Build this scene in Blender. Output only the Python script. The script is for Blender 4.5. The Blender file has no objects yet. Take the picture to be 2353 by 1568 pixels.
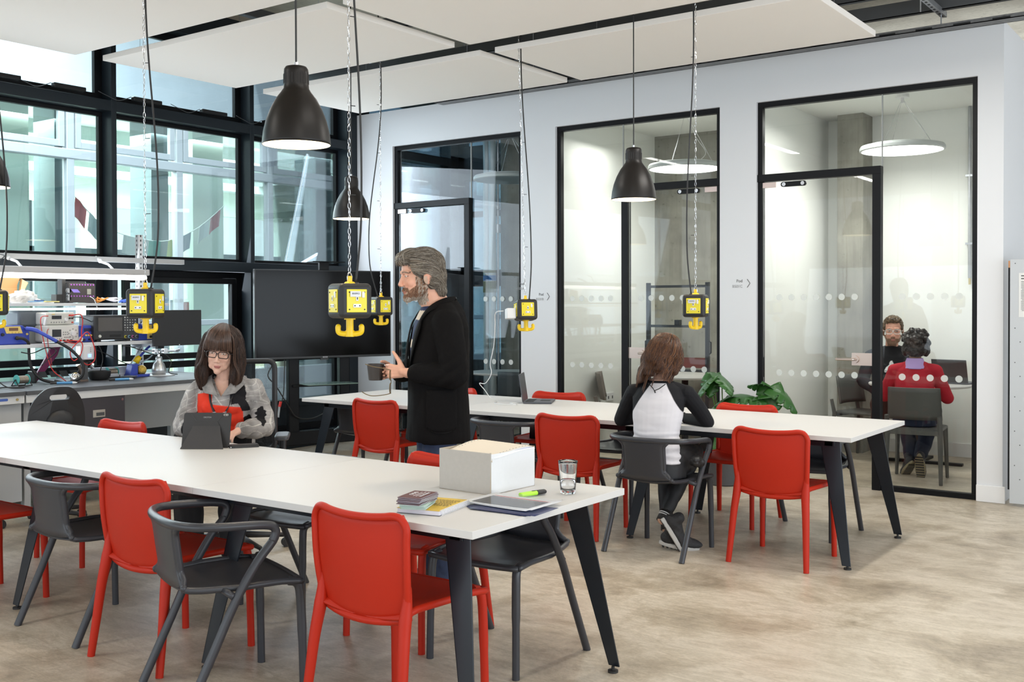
import bpy, math, random
from mathutils import Vector as V, Matrix as M, noise, Euler
random.seed(7)
PI = math.pi
S = bpy.context.scene
COL = S.collection

# ------------------------------------------------------------------ camera
CAMH = 1.486
_yaw, _pit, _rol = 0.62636, -0.013008, -0.0025372
_f = V((-math.sin(_yaw) * math.cos(_pit), math.cos(_yaw) * math.cos(_pit), math.sin(_pit)))
_r0 = V((math.cos(_yaw), math.sin(_yaw), 0)); _u0 = _r0.cross(_f)
_r = _r0 * math.cos(_rol) + _u0 * math.sin(_rol); _u = -_r0 * math.sin(_rol) + _u0 * math.cos(_rol)
cd = bpy.data.cameras.new('camera'); cam = bpy.data.objects.new('camera', cd); COL.objects.link(cam)
cd.sensor_width = 36; cd.lens = 36 * 2420.97 / 2353; cd.shift_y = -54.07 / 2353
cd.clip_end = 200; cd.clip_start = 0.05
mw = M.Identity(4)
for i, c in enumerate((_r, _u, -_f)):
    for j in range(3): mw[j][i] = c[j]
mw.translation = V((0, 0, CAMH)); cam.matrix_world = mw
S.camera = cam
S.view_settings.view_transform = 'Standard'; S.view_settings.look = 'None'
S.view_settings.gamma = 1; S.view_settings.use_curve_mapping = False
S.view_settings.exposure = 0.0
try:
    S.cycles.max_bounces = 8; S.cycles.diffuse_bounces = 4; S.cycles.glossy_bounces = 4
    S.cycles.transmission_bounces = 8; S.cycles.transparent_max_bounces = 24
    S.cycles.sample_clamp_indirect = 6; S.cycles.use_denoising = True
    S.cycles.caustics_reflective = False; S.cycles.caustics_refractive = False
except Exception: pass

# ------------------------------------------------------------------ world and lights
w = bpy.data.worlds.new('world'); S.world = w; w.use_nodes = True
nt = w.node_tree; bg = nt.nodes['Background']
bg.inputs[0].default_value = (0.86, 0.94, 1.0, 1); bg.inputs[1].default_value = 1.7

def light(name, kind, loc, energy, color, size=None, size_y=None, target=None, spot=None, blend=.5, radius=None):
    d = bpy.data.lights.new(name, kind); o = bpy.data.objects.new(name, d); COL.objects.link(o)
    o.location = loc; d.energy = energy; d.color = color
    if kind == 'AREA':
        d.shape = 'RECTANGLE'; d.size = size; d.size_y = size_y or size
    if radius is not None: d.shadow_soft_size = radius
    if spot: d.spot_size = spot; d.spot_blend = blend
    if target is not None:
        o.rotation_euler = (V(target) - V(loc)).to_track_quat('-Z', 'Y').to_euler()
    return o

COOL = (0.80, 0.90, 1.0); WARM = (1.0, 0.80, 0.58); NEUT = (1.0, 0.96, 0.90)
# area lamps added as window fill; rear and right tilted up to brighten rafts
light('daylight_fill_rear', 'AREA', (-3.2, -3.7, 1.3), 122, COOL, 9.0, 1.8, (-3.6, 5, 2.9))
light('daylight_fill_right', 'AREA', (3.7, 4.0, 1.3), 225, COOL, 9.0, 1.8, (-3.0, 5.0, 2.8))
light('daylight_window', 'AREA', (-8.05, 5.2, 1.9), 95, COOL, 5.6, 1.8, (-3, 5.8, .6))
light('corner_fill', 'AREA', (-8.08, 7.3, 2.5), 16, COOL, 1.4, 1.2, (-6.5, 8.4, 2.2))  # extra lamp added to brighten the wall beside the last pane
# daylight coming down the light well outside the window wall
light('daylight_well', 'AREA', (-10.4, 5.5, 5.6), 2000, (0.88, 0.95, 1.0), 3.0, 12.0, (-9.8, 5.5, 0))
# linear fittings and downlights over the room
for q, (x, y, e) in enumerate(((-2.0, 6.3, 44), (-2.2, 3.4, 10), (-4.77, 5.0, 12), (-4.9, 1.4, 18), (-1.2, 1.6, 22), (.8, 5.0, 30), (-6.4, 4.6, 8))):
    light('ceiling_linear_light', 'AREA', (x, y, 3.32), e, NEUT, .10, 1.2, (x, y, 0))
# pods
for x, y, z, e in ((-2.83, 9.75, 2.8, 16), (-4.75, 9.6, 2.7, 12), (-3.1, 9.2, 3.12, 10), (-5.2, 9.2, 3.12, 10)):
    light('pod_light', 'AREA', (x, y, z), e, (1.0, 1.0, 0.95), .6, .6, (x, y, 0))
light('pod_light', 'AREA', (-7.0, 9.2, 3.4), 3, COOL, .6, .6, (-7, 9.2, 0))
# room across the light well
light('opposite_room_light', 'AREA', (-15, 8.5, 3.9), 3800, (0.93, 1.0, 0.96), 4.5, 12, (-15, 8.5, 0))

# ------------------------------------------------------------------ materials
MATS = {}
def mat(name, col, rough=.5, metal=0., var=0., vscale=20., bump=0., bscale=60., emit=None, estr=0., spec=.5, coat=0., sheen=0., alpha=None, trans=0., ior=1.45):
    if name in MATS: return MATS[name]
    m = bpy.data.materials.new(name); m.use_nodes = True
    n = m.node_tree.nodes; l = m.node_tree.links; b = n['Principled BSDF']
    c = (*col, 1); b.inputs['Base Color'].default_value = c
    b.inputs['Roughness'].default_value = rough; b.inputs['Metallic'].default_value = metal
    b.inputs['Specular IOR Level'].default_value = spec; b.inputs['Coat Weight'].default_value = coat
    if sheen: b.inputs['Sheen Weight'].default_value = sheen
    if trans: b.inputs['Transmission Weight'].default_value = trans; b.inputs['IOR'].default_value = ior
    if alpha is not None: b.inputs['Alpha'].default_value = alpha
    if emit: b.inputs['Emission Color'].default_value = (*emit, 1); b.inputs['Emission Strength'].default_value = estr
    tc = n.new('ShaderNodeTexCoord')
    if var:
        t = n.new('ShaderNodeTexNoise'); t.inputs['Scale'].default_value = vscale; t.inputs['Detail'].default_value = 4
        l.new(tc.outputs['Object'], t.inputs['Vector'])
        r = n.new('ShaderNodeMapRange'); r.inputs['To Min'].default_value = 1 - var; r.inputs['To Max'].default_value = 1 + var
        l.new(t.outputs['Fac'], r.inputs['Value'])
        x = n.new('ShaderNodeMix'); x.data_type = 'RGBA'; x.blend_type = 'MULTIPLY'; x.inputs[0].default_value = 1
        x.inputs[6].default_value = c; l.new(r.outputs[0], x.inputs[7]); l.new(x.outputs[2], b.inputs['Base Color'])
    if bump:
        t = n.new('ShaderNodeTexNoise'); t.inputs['Scale'].default_value = bscale; t.inputs['Detail'].default_value = 3
        l.new(tc.outputs['Object'], t.inputs['Vector'])
        k = n.new('ShaderNodeBump'); k.inputs['Strength'].default_value = bump; k.inputs['Distance'].default_value = .01
        l.new(t.outputs['Fac'], k.inputs['Height']); l.new(k.outputs[0], b.inputs['Normal'])
    MATS[name] = m; return m

def glass_mat(name, tint=(1, 1, 1), refl=1.0, base=0.03, ior=1.5):
    if name in MATS: return MATS[name]
    m = bpy.data.materials.new(name); m.use_nodes = True
    n = m.node_tree.nodes; l = m.node_tree.links; n.remove(n['Principled BSDF']); out = n['Material Output']
    t = n.new('ShaderNodeBsdfTransparent'); t.inputs[0].default_value = (*tint, 1)
    g = n.new('ShaderNodeBsdfGlossy'); g.inputs['Roughness'].default_value = .015; g.inputs[0].default_value = (.95, .97, 1, 1)
    f = n.new('ShaderNodeFresnel'); f.inputs[0].default_value = ior
    k = n.new('ShaderNodeMath'); k.operation = 'MULTIPLY_ADD'; k.inputs[1].default_value = refl; k.inputs[2].default_value = base
    l.new(f.outputs[0], k.inputs[0]); x = n.new('ShaderNodeMixShader'); l.new(k.outputs[0], x.inputs[0])
    l.new(t.outputs[0], x.inputs[1]); l.new(g.outputs[0], x.inputs[2]); l.new(x.outputs[0], out.inputs[0])
    MATS[name] = m; return m

def node_mat(name, fn):
    if name in MATS: return MATS[name]
    m = bpy.data.materials.new(name); m.use_nodes = True
    fn(m.node_tree.nodes, m.node_tree.links, m.node_tree.nodes['Principled BSDF'])
    MATS[name] = m; return m

def _noise(n, l, src, scale, detail=4, rough=.5, dist=0.):
    t = n.new('ShaderNodeTexNoise'); t.inputs['Scale'].default_value = scale; t.inputs['Detail'].default_value = detail
    t.inputs['Roughness'].default_value = rough; t.inputs['Distortion'].default_value = dist
    l.new(src, t.inputs['Vector']); return t.outputs['Fac']
def _map(n, l, src, scale=(1, 1, 1), rot=(0, 0, 0), loc=(0, 0, 0)):
    t = n.new('ShaderNodeMapping'); t.inputs['Scale'].default_value = scale; t.inputs['Rotation'].default_value = rot
    t.inputs['Location'].default_value = loc; l.new(src, t.inputs['Vector']); return t.outputs[0]
def _ramp(n, l, src, stops):
    t = n.new('ShaderNodeValToRGB'); e = t.color_ramp.elements
    while len(e) < len(stops): e.new(.5)
    for k, (p, c) in enumerate(stops):
        e[k].position = p; e[k].color = (*c, 1) if len(c) == 3 else c
    l.new(src, t.inputs[0]); return t.outputs[0]
def _mix(n, l, fac, a, b, mode='MIX'):
    t = n.new('ShaderNodeMix'); t.data_type = 'RGBA'; t.blend_type = mode
    for i, v in ((0, fac), (6, a), (7, b)):
        if hasattr(v, 'links') or hasattr(v, 'is_output'): l.new(v, t.inputs[i])
        elif i == 0: t.inputs[0].default_value = v
        else: t.inputs[i].default_value = (*v, 1)
    return t.outputs[2]

def _concrete_floor(n, l, b):
    tc = n.new('ShaderNodeTexCoord').outputs['Object']
    a = _ramp(n, l, _noise(n, l, tc, 1.5, 12, .70, .35), [(.34, (.32, .26, .19)), (.46, (.52, .44, .335)), (.54, (.66, .58, .47)), (.64, (.57, .49, .39)), (.76, (.40, .33, .26))])
    st = _ramp(n, l, _noise(n, l, _map(n, l, tc, (1.2, 5, 1), (0, 0, .5)), 2.6, 6, .6, 1.2), [(.42, (1, 1, 1)), (.58, (.80, .78, .74)), (.63, (1.0, 1.0, 1.0))])
    c = _mix(n, l, .75, a, st, 'MULTIPLY')
    sp = _ramp(n, l, _noise(n, l, tc, 38, 3, .7), [(.24, (.45, .43, .40)), (.32, (1, 1, 1))])
    c = _mix(n, l, .6, c, sp, 'MULTIPLY')
    fine = _ramp(n, l, _noise(n, l, _map(n, l, tc, (1, 2.2, 1), (0, 0, .9)), 55, 6, .75), [(.35, (.86, .86, .86)), (.65, (1.08, 1.08, 1.08))])
    c = _mix(n, l, 1., c, fine, 'MULTIPLY')
    l.new(c, b.inputs['Base Color'])
    r = n.new('ShaderNodeMapRange'); r.inputs['To Min'].default_value = .22; r.inputs['To Max'].default_value = .52
    l.new(_noise(n, l, tc, 3.0, 6), r.inputs['Value']); l.new(r.outputs[0], b.inputs['Roughness'])
    k = n.new('ShaderNodeBump'); k.inputs['Strength'].default_value = .08; k.inputs['Distance'].default_value = .01
    l.new(_noise(n, l, tc, 14, 5), k.inputs['Height']); l.new(k.outputs[0], b.inputs['Normal'])
M_FLOOR = node_mat('polished_concrete', _concrete_floor)
def _concrete(c0, c1):
    def f(n, l, b):
        tc = n.new('ShaderNodeTexCoord').outputs['Object']
        a = _ramp(n, l, _noise(n, l, tc, 2.2, 8, .6, .3), [(.3, c0), (.7, c1)])
        v = _ramp(n, l, _noise(n, l, _map(n, l, tc, (14, 14, 1.0)), 1.6, 5), [(.35, (.84, .84, .84)), (.55, (1, 1, 1)), (.72, (.92, .92, .92))])
        c = _mix(n, l, .8, a, v, 'MULTIPLY')
        p = _ramp(n, l, _noise(n, l, tc, 24, 2), [(.27, (.6, .6, .58)), (.33, (1, 1, 1))])
        l.new(_mix(n, l, .7, c, p, 'MULTIPLY'), b.inputs['Base Color']); b.inputs['Roughness'].default_value = .8
    return f
M_CONC = node_mat('cast_concrete', _concrete((.20, .19, .165), (.34, .33, .285)))
M_SOFFIT = node_mat('concrete_soffit', _concrete((.42, .36, .28), (.60, .54, .44)))
M_WALL = mat('white_wall_paint', (.74, .745, .76), .75, bump=.02, bscale=200)
M_PODWALL = mat('warm_white_paint', (.86, .87, .83), .7)
M_BLACK = mat('black_powder_coat', (.0045, .0048, .006), .45, spec=.22)
M_ANTHR = mat('anthracite_frame', (.012, .018, .024), .40, spec=.35)
M_RAFT = mat('acoustic_raft', (.93, .875, .82), .9, bump=.05, bscale=400)
M_SILVER = mat('anodised_silver', (.50, .53, .58), .38, .25)
M_STEEL = mat('galvanised_steel', (.45, .46, .48), .38, .8, var=.15, vscale=30)
M_CHROME = mat('chrome', (.75, .75, .77), .15, 1.)
M_DKSTEEL = mat('dark_steel', (.09, .095, .10), .5, .4)
M_GLASS = glass_mat('pane_glass', (.98, .99, .985), .45, .0)
M_WINGLASS = glass_mat('window_glass', (.88, .94, .935), .8, .0)
M_TABLE = mat('white_laminate', (.655, .64, .625), .42)
M_RED = mat('orange_red_polypropylene', (.47, .020, .005), .48, spec=.28, bump=.05, bscale=900)
M_GREY = mat('charcoal_polypropylene', (.036, .037, .044), .36, bump=.05, bscale=900)
M_YEL = mat('yellow_plastic', (.88, .58, .006), .4)
M_YPLATE = mat('yellow_faceplate', (.80, .66, .01), .35)
M_RUB = mat('black_rubber', (.015, .014, .014), .5, bump=.05, bscale=500)
M_WHITE = mat('white_plastic', (.80, .80, .80), .4)
M_DOT = mat('dark_hole', (.01, .01, .01), .6)

# ------------------------------------------------------------------ mesh builder
class MB:
    def __init__(s): s.v = []; s.f = []; s.m = []; s.mi = 0; s.X = None
    def add(s, vs, fs):
        o = len(s.v)
        if s.X is not None: vs = [s.X @ V(p) for p in vs]
        s.v += [tuple(p) for p in vs]; s.f += [tuple(o + i for i in f) for f in fs]; s.m += [s.mi] * len(fs); return s
    def box(s, a, b):
        x0, x1 = sorted((a[0], b[0])); y0, y1 = sorted((a[1], b[1])); z0, z1 = sorted((a[2], b[2]))
        return s.add([(x0, y0, z0), (x1, y0, z0), (x1, y1, z0), (x0, y1, z0), (x0, y0, z1), (x1, y0, z1), (x1, y1, z1), (x0, y1, z1)],
                     [(0, 3, 2, 1), (4, 5, 6, 7), (0, 1, 5, 4), (1, 2, 6, 5), (2, 3, 7, 6), (3, 0, 4, 7)])
    def cbox(s, c, d): return s.box((c[0] - d[0] / 2, c[1] - d[1] / 2, c[2] - d[2] / 2), (c[0] + d[0] / 2, c[1] + d[1] / 2, c[2] + d[2] / 2))
    def tube(s, pts, rad, seg=10, closed=False, cap=True, up=None, flat=1.):
        P = [V(p) for p in pts]; n = len(P); R = rad if isinstance(rad, (list, tuple)) else [rad] * n
        vs = []; nrm = None
        for i in range(n):
            t = (P[(i + 1) % n] - P[i - 1]) if (closed or 0 < i < n - 1) else (P[1] - P[0] if i == 0 else P[-1] - P[-2])
            t.normalize()
            if nrm is None:
                a = V(up) if up else (V((0, 0, 1)) if abs(t.z) < .9 else V((1, 0, 0)))
                nrm = (a - t * a.dot(t)).normalized()
            else:
                nrm = nrm - t * nrm.dot(t)
                nrm = nrm.normalized() if nrm.length > 1e-6 else t.orthogonal().normalized()
            bn = t.cross(nrm)
            for k in range(seg):
                a = 2 * PI * k / seg
                vs.append(P[i] + nrm * (math.cos(a) * R[i] * flat) + bn * (math.sin(a) * R[i]))
        fs = []
        for i in range(n if closed else n - 1):
            for k in range(seg):
                a = i * seg + k; b_ = i * seg + (k + 1) % seg; j = ((i + 1) % n) * seg
                fs.append((a, b_, j + (k + 1) % seg, j + k))
        if cap and not closed:
            fs.append(tuple(reversed(range(seg)))); fs.append(tuple((n - 1) * seg + k for k in range(seg)))
        return s.add(vs, fs)
    def cyl(s, p0, p1, r0, r1=None, seg=20): return s.tube([p0, p1], [r0, r0 if r1 is None else r1], seg)
    def lathe(s, prof, c=(0, 0, 0), seg=32, axis='z', wob=None):
        vs = []; n = len(prof)
        for k in range(seg):
            a = 2 * PI * k / seg
            for (r, z) in prof:
                rr = r * (wob(a, z) if wob else 1)
                p = (rr * math.cos(a), rr * math.sin(a), z)
                if axis == 'y': p = (p[0], p[2], -p[1])
                if axis == 'x': p = (p[2], p[0], p[1])
                vs.append((c[0] + p[0], c[1] + p[1], c[2] + p[2]))
        fs = []
        for k in range(seg):
            j = (k + 1) % seg
            for i in range(n - 1): fs.append((k * n + i, j * n + i, j * n + i + 1, k * n + i + 1))
        return s.add(vs, fs)
    def sph(s, c, r, seg=16, rings=10, rot=None):
        r = (r, r, r) if not isinstance(r, (tuple, list)) else r
        vs = []; R_ = Euler(rot).to_matrix() if rot else None
        for i in range(rings + 1):
            t = PI * i / rings
            for k in range(seg):
                a = 2 * PI * k / seg
                p = V((r[0] * math.sin(t) * math.cos(a), r[1] * math.sin(t) * math.sin(a), r[2] * math.cos(t)))
                if R_: p = R_ @ p
                vs.append(p + V(c))
        fs = [(i * seg + k, (i + 1) * seg + k, (i + 1) * seg + (k + 1) % seg, i * seg + (k + 1) % seg) for i in range(rings) for k in range(seg)]
        return s.add(vs, fs)
    def prism(s, poly, t, O=(0, 0, 0), X=(1, 0, 0), Y=(0, 1, 0)):
        O = V(O); X = V(X); Y = V(Y); N = X.cross(Y).normalized() * t; n = len(poly)
        a = [O + X * p[0] + Y * p[1] for p in poly]
        return s.add(a + [p + N for p in a], [tuple(reversed(range(n))), tuple(range(n, 2 * n))] + [(i, (i + 1) % n, n + (i + 1) % n, n + i) for i in range(n)])
    def grid(s, fn, nu, nv, thick=None):
        """surface fn(u,v) -> Vector, u,v in 0..1"""
        vs = [fn(i / (nu - 1), j / (nv - 1)) for j in range(nv) for i in range(nu)]
        fs = [(j * nu + i, j * nu + i + 1, (j + 1) * nu + i + 1, (j + 1) * nu + i) for j in range(nv - 1) for i in range(nu - 1)]
        return s.add(vs, fs)
    def build(s, name, mats, parent=None, smooth=False, bevel=0, bseg=2, solid=0, sub=0, auto=None):
        me = bpy.data.meshes.new(name); me.from_pydata(s.v, [], s.f)
        if not isinstance(mats, (list, tuple)): mats = [mats]
        for m in mats: me.materials.append(m)
        me.polygons.foreach_set('material_index', s.m)
        if smooth: me.polygons.foreach_set('use_smooth', [True] * len(s.f))
        me.update()
        o = bpy.data.objects.new(name, me); COL.objects.link(o)
        if parent is not None: o.parent = parent
        if solid:
            d = o.modifiers.new('solid', 'SOLIDIFY'); d.thickness = abs(solid); d.offset = -1 if solid > 0 else 1
        if bevel:
            d = o.modifiers.new('bevel', 'BEVEL'); d.width = bevel; d.segments = bseg; d.limit_method = 'ANGLE'; d.angle_limit = .7
            d.harden_normals = False
        if sub:
            d = o.modifiers.new('sub', 'SUBSURF'); d.levels = sub; d.render_levels = sub
        if auto or bevel:
            me.polygons.foreach_set('use_smooth', [True] * len(s.f))
            d = o.modifiers.new('wn', 'WEIGHTED_NORMAL'); d.keep_sharp = True
            try: me.set_sharp_from_angle(angle=auto or .6)
            except Exception: pass
        return o

def rrect(w, h, r, n=5, cx=0, cy=0):
    out = []
    for sx, sy, a0 in ((1, 1, 0), (-1, 1, PI / 2), (-1, -1, PI), (1, -1, 1.5 * PI)):
        for k in range(n + 1):
            a = a0 + PI / 2 * k / n
            out.append((cx + sx * (w / 2 - r) + r * math.cos(a), cy + sy * (h / 2 - r) + r * math.sin(a)))
    return out
def arc(c, r, a0, a1, n, plane='xz'):
    out = []
    for k in range(n + 1):
        a = a0 + (a1 - a0) * k / n; u, v = r * math.cos(a), r * math.sin(a)
        out.append((c[0] + u, c[1], c[2] + v) if plane == 'xz' else (c[0], c[1] + u, c[2] + v) if plane == 'yz' else (c[0] + u, c[1] + v, c[2]))
    return out
def smooth_path(pts, n=6):
    P = [V(p) for p in pts]; out = []
    for i in range(len(P) - 1):
        a = P[max(i - 1, 0)]; b = P[i]; c = P[i + 1]; d = P[min(i + 2, len(P) - 1)]
        for k in range(n):
            t = k / n
            out.append(.5 * ((2 * b) + (c - a) * t + (2 * a - 5 * b + 4 * c - d) * t * t + (3 * b - a - 3 * c + d) * t ** 3))
    return out + [P[-1]]

def thing(name, label, cat, loc=(0, 0, 0), rz=0., group=None):
    o = bpy.data.objects.new(name, None); COL.objects.link(o); o.empty_display_size = .1
    o.location = loc; o.rotation_euler = (0, 0, rz); return tag(o, label, cat, group)
def tag(o, label, cat, group=None):
    o['label'] = label; o['category'] = cat
    if group: o['group'] = group
    return o
def struct(o, label=None):
    o['kind'] = 'structure'
    if label: o['label'] = label
    return o
def copy_tree(o, parent=None):
    c = o.copy(); COL.objects.link(c)
    if parent is not None:
        c.parent = parent; c.matrix_parent_inverse = o.matrix_parent_inverse.copy()
    for ch in [x for x in bpy.data.objects if x.parent == o]: copy_tree(ch, c)
    return c
def dup(root, label, loc, rz=None, group=None):
    c = copy_tree(root); c.location = loc; c['label'] = label
    if rz is not None: c.rotation_euler = (0, 0, rz)
    if group: c['group'] = group
    return c
def text(txt, size, mat_, parent, loc, X=(1, 0, 0), Y=(0, 0, 1), name='lettering', ext=.0004, align='CENTER'):
    cu = bpy.data.curves.new(name, 'FONT'); cu.body = txt; cu.size = size; cu.extrude = ext; cu.align_x = align; cu.align_y = 'CENTER'
    cu.materials.append(mat_); o = bpy.data.objects.new(name, cu); COL.objects.link(o)
    X = V(X).normalized(); Y = V(Y).normalized(); Z = X.cross(Y)
    mm = M.Identity(4)
    for i, c in enumerate((X, Y, Z)):
        for j in range(3): mm[j][i] = c[j]
    mm.translation = V(loc); o.matrix_local = mm
    if parent is not None: o.parent = parent
    return o
# ------------------------------------------------------------------ room shell
WY = 8.417      # face of the pod wall
WX = -8.19      # inner face of the window wall
PODB = 10.75    # back of the pods
b = MB(); b.box((-8.4, -4.2, -.12), (4.2, PODB, 0)); struct(b.build('floor', M_FLOOR), 'polished pale brown concrete floor with scuffs')
b = MB(); b.box((-8.4, -4.2, 4.25), (4.2, 14, 4.45)); struct(b.build('ceiling', M_SOFFIT), 'bare concrete soffit above the hung panels')
# pod wall with three openings
F = [(-7.664, -5.982), (-5.574, -3.877), (-3.544, -1.800)]
TOP = 3.177; WT = 3.56; XR = -1.62
b = MB(); xs = [-8.4] + [v for p in F for v in p] + [XR]
for i in range(0, 8, 2): b.box((xs[i], WY, 0), (xs[i + 1], WY + .14, WT))
for a, c in F: b.box((a, WY, TOP), (c, WY + .14, WT))
struct(b.build('wall_pods', M_WALL), 'white plaster wall with three glazed pod fronts')
b = MB(); b.box((XR - .14, WY + .14, 0), (XR, PODB, WT)); struct(b.build('wall_return', M_WALL))
b = MB(); b.box((XR, 10.9, 0), (4.2, 11.05, 4.25)); struct(b.build('wall_far', mat('bright_white_paint', (.9, .92, .95), .7)))
# baseboards
b = MB(); b.box((-1.80, WY - .018, 0), (XR + .02, WY - .001, .125)); struct(b.build('baseboard_right', M_WHITE, bevel=.003))
b = MB(); b.box((-3.85, WY - .018, 0), (-3.56, WY - .001, .125)); struct(b.build('baseboard_middle', M_WHITE, bevel=.003))
b = MB(); b.box((-5.97, WY - .018, 0), (-5.59, WY - .001, .125)); struct(b.build('baseboard_left', M_WHITE, bevel=.003))
# walls behind the camera, with wide window openings
b = MB(); b.box((-8.4, -4.2, 0), (4.2, -4.05, .8)); b.box((-8.4, -4.2, 3.6), (4.2, -4.05, 4.25))
for x in (-8.4, -5.3, -2.2, .9, 4.0): b.box((x, -4.2, .8), (x + .35, -4.05, 3.6))
struct(b.build('wall_rear', M_WALL))
b = MB(); b.box((4.05, -4.05, 0), (4.2, 14, .8)); b.box((4.05, -4.05, 3.6), (4.2, 14, 4.25))
for y in (-4.05, -1.0, 2.0, 5.0, 8.0, 11.2): b.box((4.05, y, .8), (4.2, y + .35, 3.6))
struct(b.build('wall_right', M_WALL))

# ------------------------------------------------------------------ window wall (left)
D = .18
muls = [(-1.0, -.84), (.56, .72), (2.13, 2.29), (3.68, 3.84), (5.24, 5.441 - .0), (6.80, 6.97), (8.34, WY)]
muls = [(m[1] - .05, m[1]) for m in muls[:-1]] + [(8.26, WY)]
b = MB()
for y0, y1 in muls: b.box((WX - D, y0, 0), (WX + .004, y1, 4.25))
b.box((WX - D, -4.05, 3.17), (WX, WY, 3.262)); b.box((WX - D, -4.05, 1.80), (WX + .01, WY, 1.897)); b.box((WX - D, -4.05, 0), (WX, WY, .16))
b.box((WX - D, -4.05, 4.0), (WX, WY, 4.25))
struct(b.build('wall_window_frame', M_ANTHR, bevel=.003), 'dark grey metal curtain wall framing')
b = MB(); b.box((WX - D - .02, WY, 0), (WX - D + .1, 8.56, 4.25)); struct(b.build('trim_1', M_ANTHR))
ys = [(muls[i][1], muls[i + 1][0]) for i in range(len(muls) - 1)]
wi = 0
for i, (y0, y1) in enumerate(ys):
    if y1 < 2: continue
    wi += 1
    for part, (z0, z1) in (('high', (3.262, 4.0)), ('middle', (1.897, 3.17)), ('low', (.16, 1.80))):
        e = thing('window_%d' % (wi * 3 - {'high': 0, 'middle': 1, 'low': 2}[part]), 'dark framed %s pane of the window wall' % part, 'window')
        struct(e)
        fr = MB(); t = .035; g = .045
        if part != 'middle': t = .07
        xx = WX - D
        for qq, (a, c) in enumerate((((y0, z0), (y0 + t, z1)), ((y1 - t, z0), (y1, z1)), ((y0, z0), (y1, z0 + t)), ((y0, z1 - t), (y1, z1)))):
            k_ = .0015 * (qq > 1); fr.box((xx - k_, a[0] + k_, a[1]), (xx + g + k_, c[0] - k_, c[1]))
        fr.build('window_frame', M_BLACK, e, bevel=.003)
        p = MB(); p.box((xx + .018, y0 + t - .005, z0 + t - .005), (xx + .026, y1 - t + .005, z1 - t + .005)); p.build('pane', M_WINGLASS, e)
        if part == 'low':   # opening light inside the frame, the last ones leaning in
            op = MB(); za, zb = .98, 1.74
            ya, yb = y0 + .12, y1 - .12
            for qq, (a, c) in enumerate((((ya, za), (ya + .055, zb)), ((yb - .055, za), (yb, zb)), ((ya, za), (yb, za + .055)), ((ya, zb - .055), (yb, zb)))):
                k_ = .0015 * (qq > 1); op.box((xx + .05 - k_, a[0] + k_, a[1]), (xx + .11 + k_, c[0] - k_, c[1]))
            op.box((xx + .05, y0 + .02, .90), (xx + .09, y1 - .02, .96))
            op.build('casement', M_BLACK, e, bevel=.004)
            sl = MB(); sl.box((xx + .0, y0, .42), (xx + .12, y1, .50)); sl.box((xx, y0, .16), (xx + .03, y1, .42)); sl.build('spandrel', M_ANTHR, e, bevel=.003)
# window actuators with leads on the upper transom
am = mat('actuator_black', (.015, .015, .016), .3)
act = thing('window_actuator', 'black bar-shaped window opener on the upper transom, leftmost pane', 'window opener', (WX + .03, 5.12, 3.285))
b = MB(); b.box((-.02, -.29, 0), (.03, 0, .035)); b.build('casing', am, act, bevel=.006)
b = MB(); b.tube(smooth_path([(0, -.3, .03), (0, -.42, -.02), (0, -.52, 0), (0, -.62, .03)], 5), .003, 6); b.build('cable', M_DKSTEEL, act)
for y, nm in ((5.87, 'black bar-shaped window opener beside the first mullion of the upper transom'), (6.60, 'black bar-shaped window opener at the far end of the middle upper pane'),
              (4.55, 'black bar-shaped window opener at the very edge of the upper left pane'), (7.35, 'black bar-shaped window opener behind the large pendant lamp')):
    dup(act, nm, (WX + .03, y, 3.285))
for a in [o for o in COL.objects if o.name.startswith('window_actuator')]: a['group'] = 'window openers on the upper transom'

# ------------------------------------------------------------------ across the light well
OX = -12.0
b = MB(); b.box((-19, -2, -.2), (WX - D, 18, 0)); struct(b.build('ground_outside', mat('grey_paving', (.35, .36, .36), .8, var=.2)))
opp = thing('opposite_building', 'facing building with silver framed windows across the light well', 'building', (OX, 8, 0))
def opart(name, m_, boxes, par=opp, **k):
    q = MB()
    for a, c in boxes: q.box((a[0] - OX, a[1] - 8, a[2]), (c[0] - OX, c[1] - 8, c[2]))
    return q.build(name, m_, par, **k)
opart('cladding', mat('blue_grey_cladding', (.46, .52, .58), .45, var=.12, vscale=3), [((OX - .15, -1, 4.02), (OX, 18, 7.5))])
opart('ledge', M_SILVER, [((OX - .15, -1, .0), (OX, 18, .55)), ((OX - .1, -1, 3.28), (OX + .04, 18, 3.40)), ((OX - .1, -1, 3.96), (OX + .05, 18, 4.04)), ((OX - .1, -1, 1.2), (OX + .04, 18, 1.28))], bevel=.01)
vy = [-.64, .95, 2.54, 4.13, 5.72, 7.32, 8.91, 10.5, 12.1, 13.7, 15.3]
for k, y in enumerate(vy[2:]):
    y0, y1 = y, vy[k + 3] if k + 3 < len(vy) else y + 1.6
    wd = opart('window', M_SILVER, [((OX - .08, y - .05, .55), (OX + .03, y + .05, 4.0)), ((OX - .04, y0 + .07, 3.42), (OX + .02, y1 - .07, 3.50)), ((OX - .04, y0 + .07, 3.88), (OX + .02, y1 - .07, 3.95)),
                                    ((OX - .038, y0 + .071, 3.42), (OX + .022, y0 + .15, 3.949)), ((OX - .038, y1 - .15, 3.42), (OX + .022, y1 - .071, 3.949))], bevel=.006)
    q = MB(); q.box((-.05, y0 + .07 - 8, .55), (-.045, y1 - .07 - 8, 3.95)); q.build('pane', M_WINGLASS, wd)
opart('floor_slab', mat('pale_vinyl', (.55, .57, .55), .5), [((-19, -1, .3), (OX - .15, 18, .4))])
opart('ceiling_slab', mat('pale_green_ceiling', (.62, .68, .63), .8), [((-19, -1, 4.1), (OX - .1, 18, 4.3))])
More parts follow.
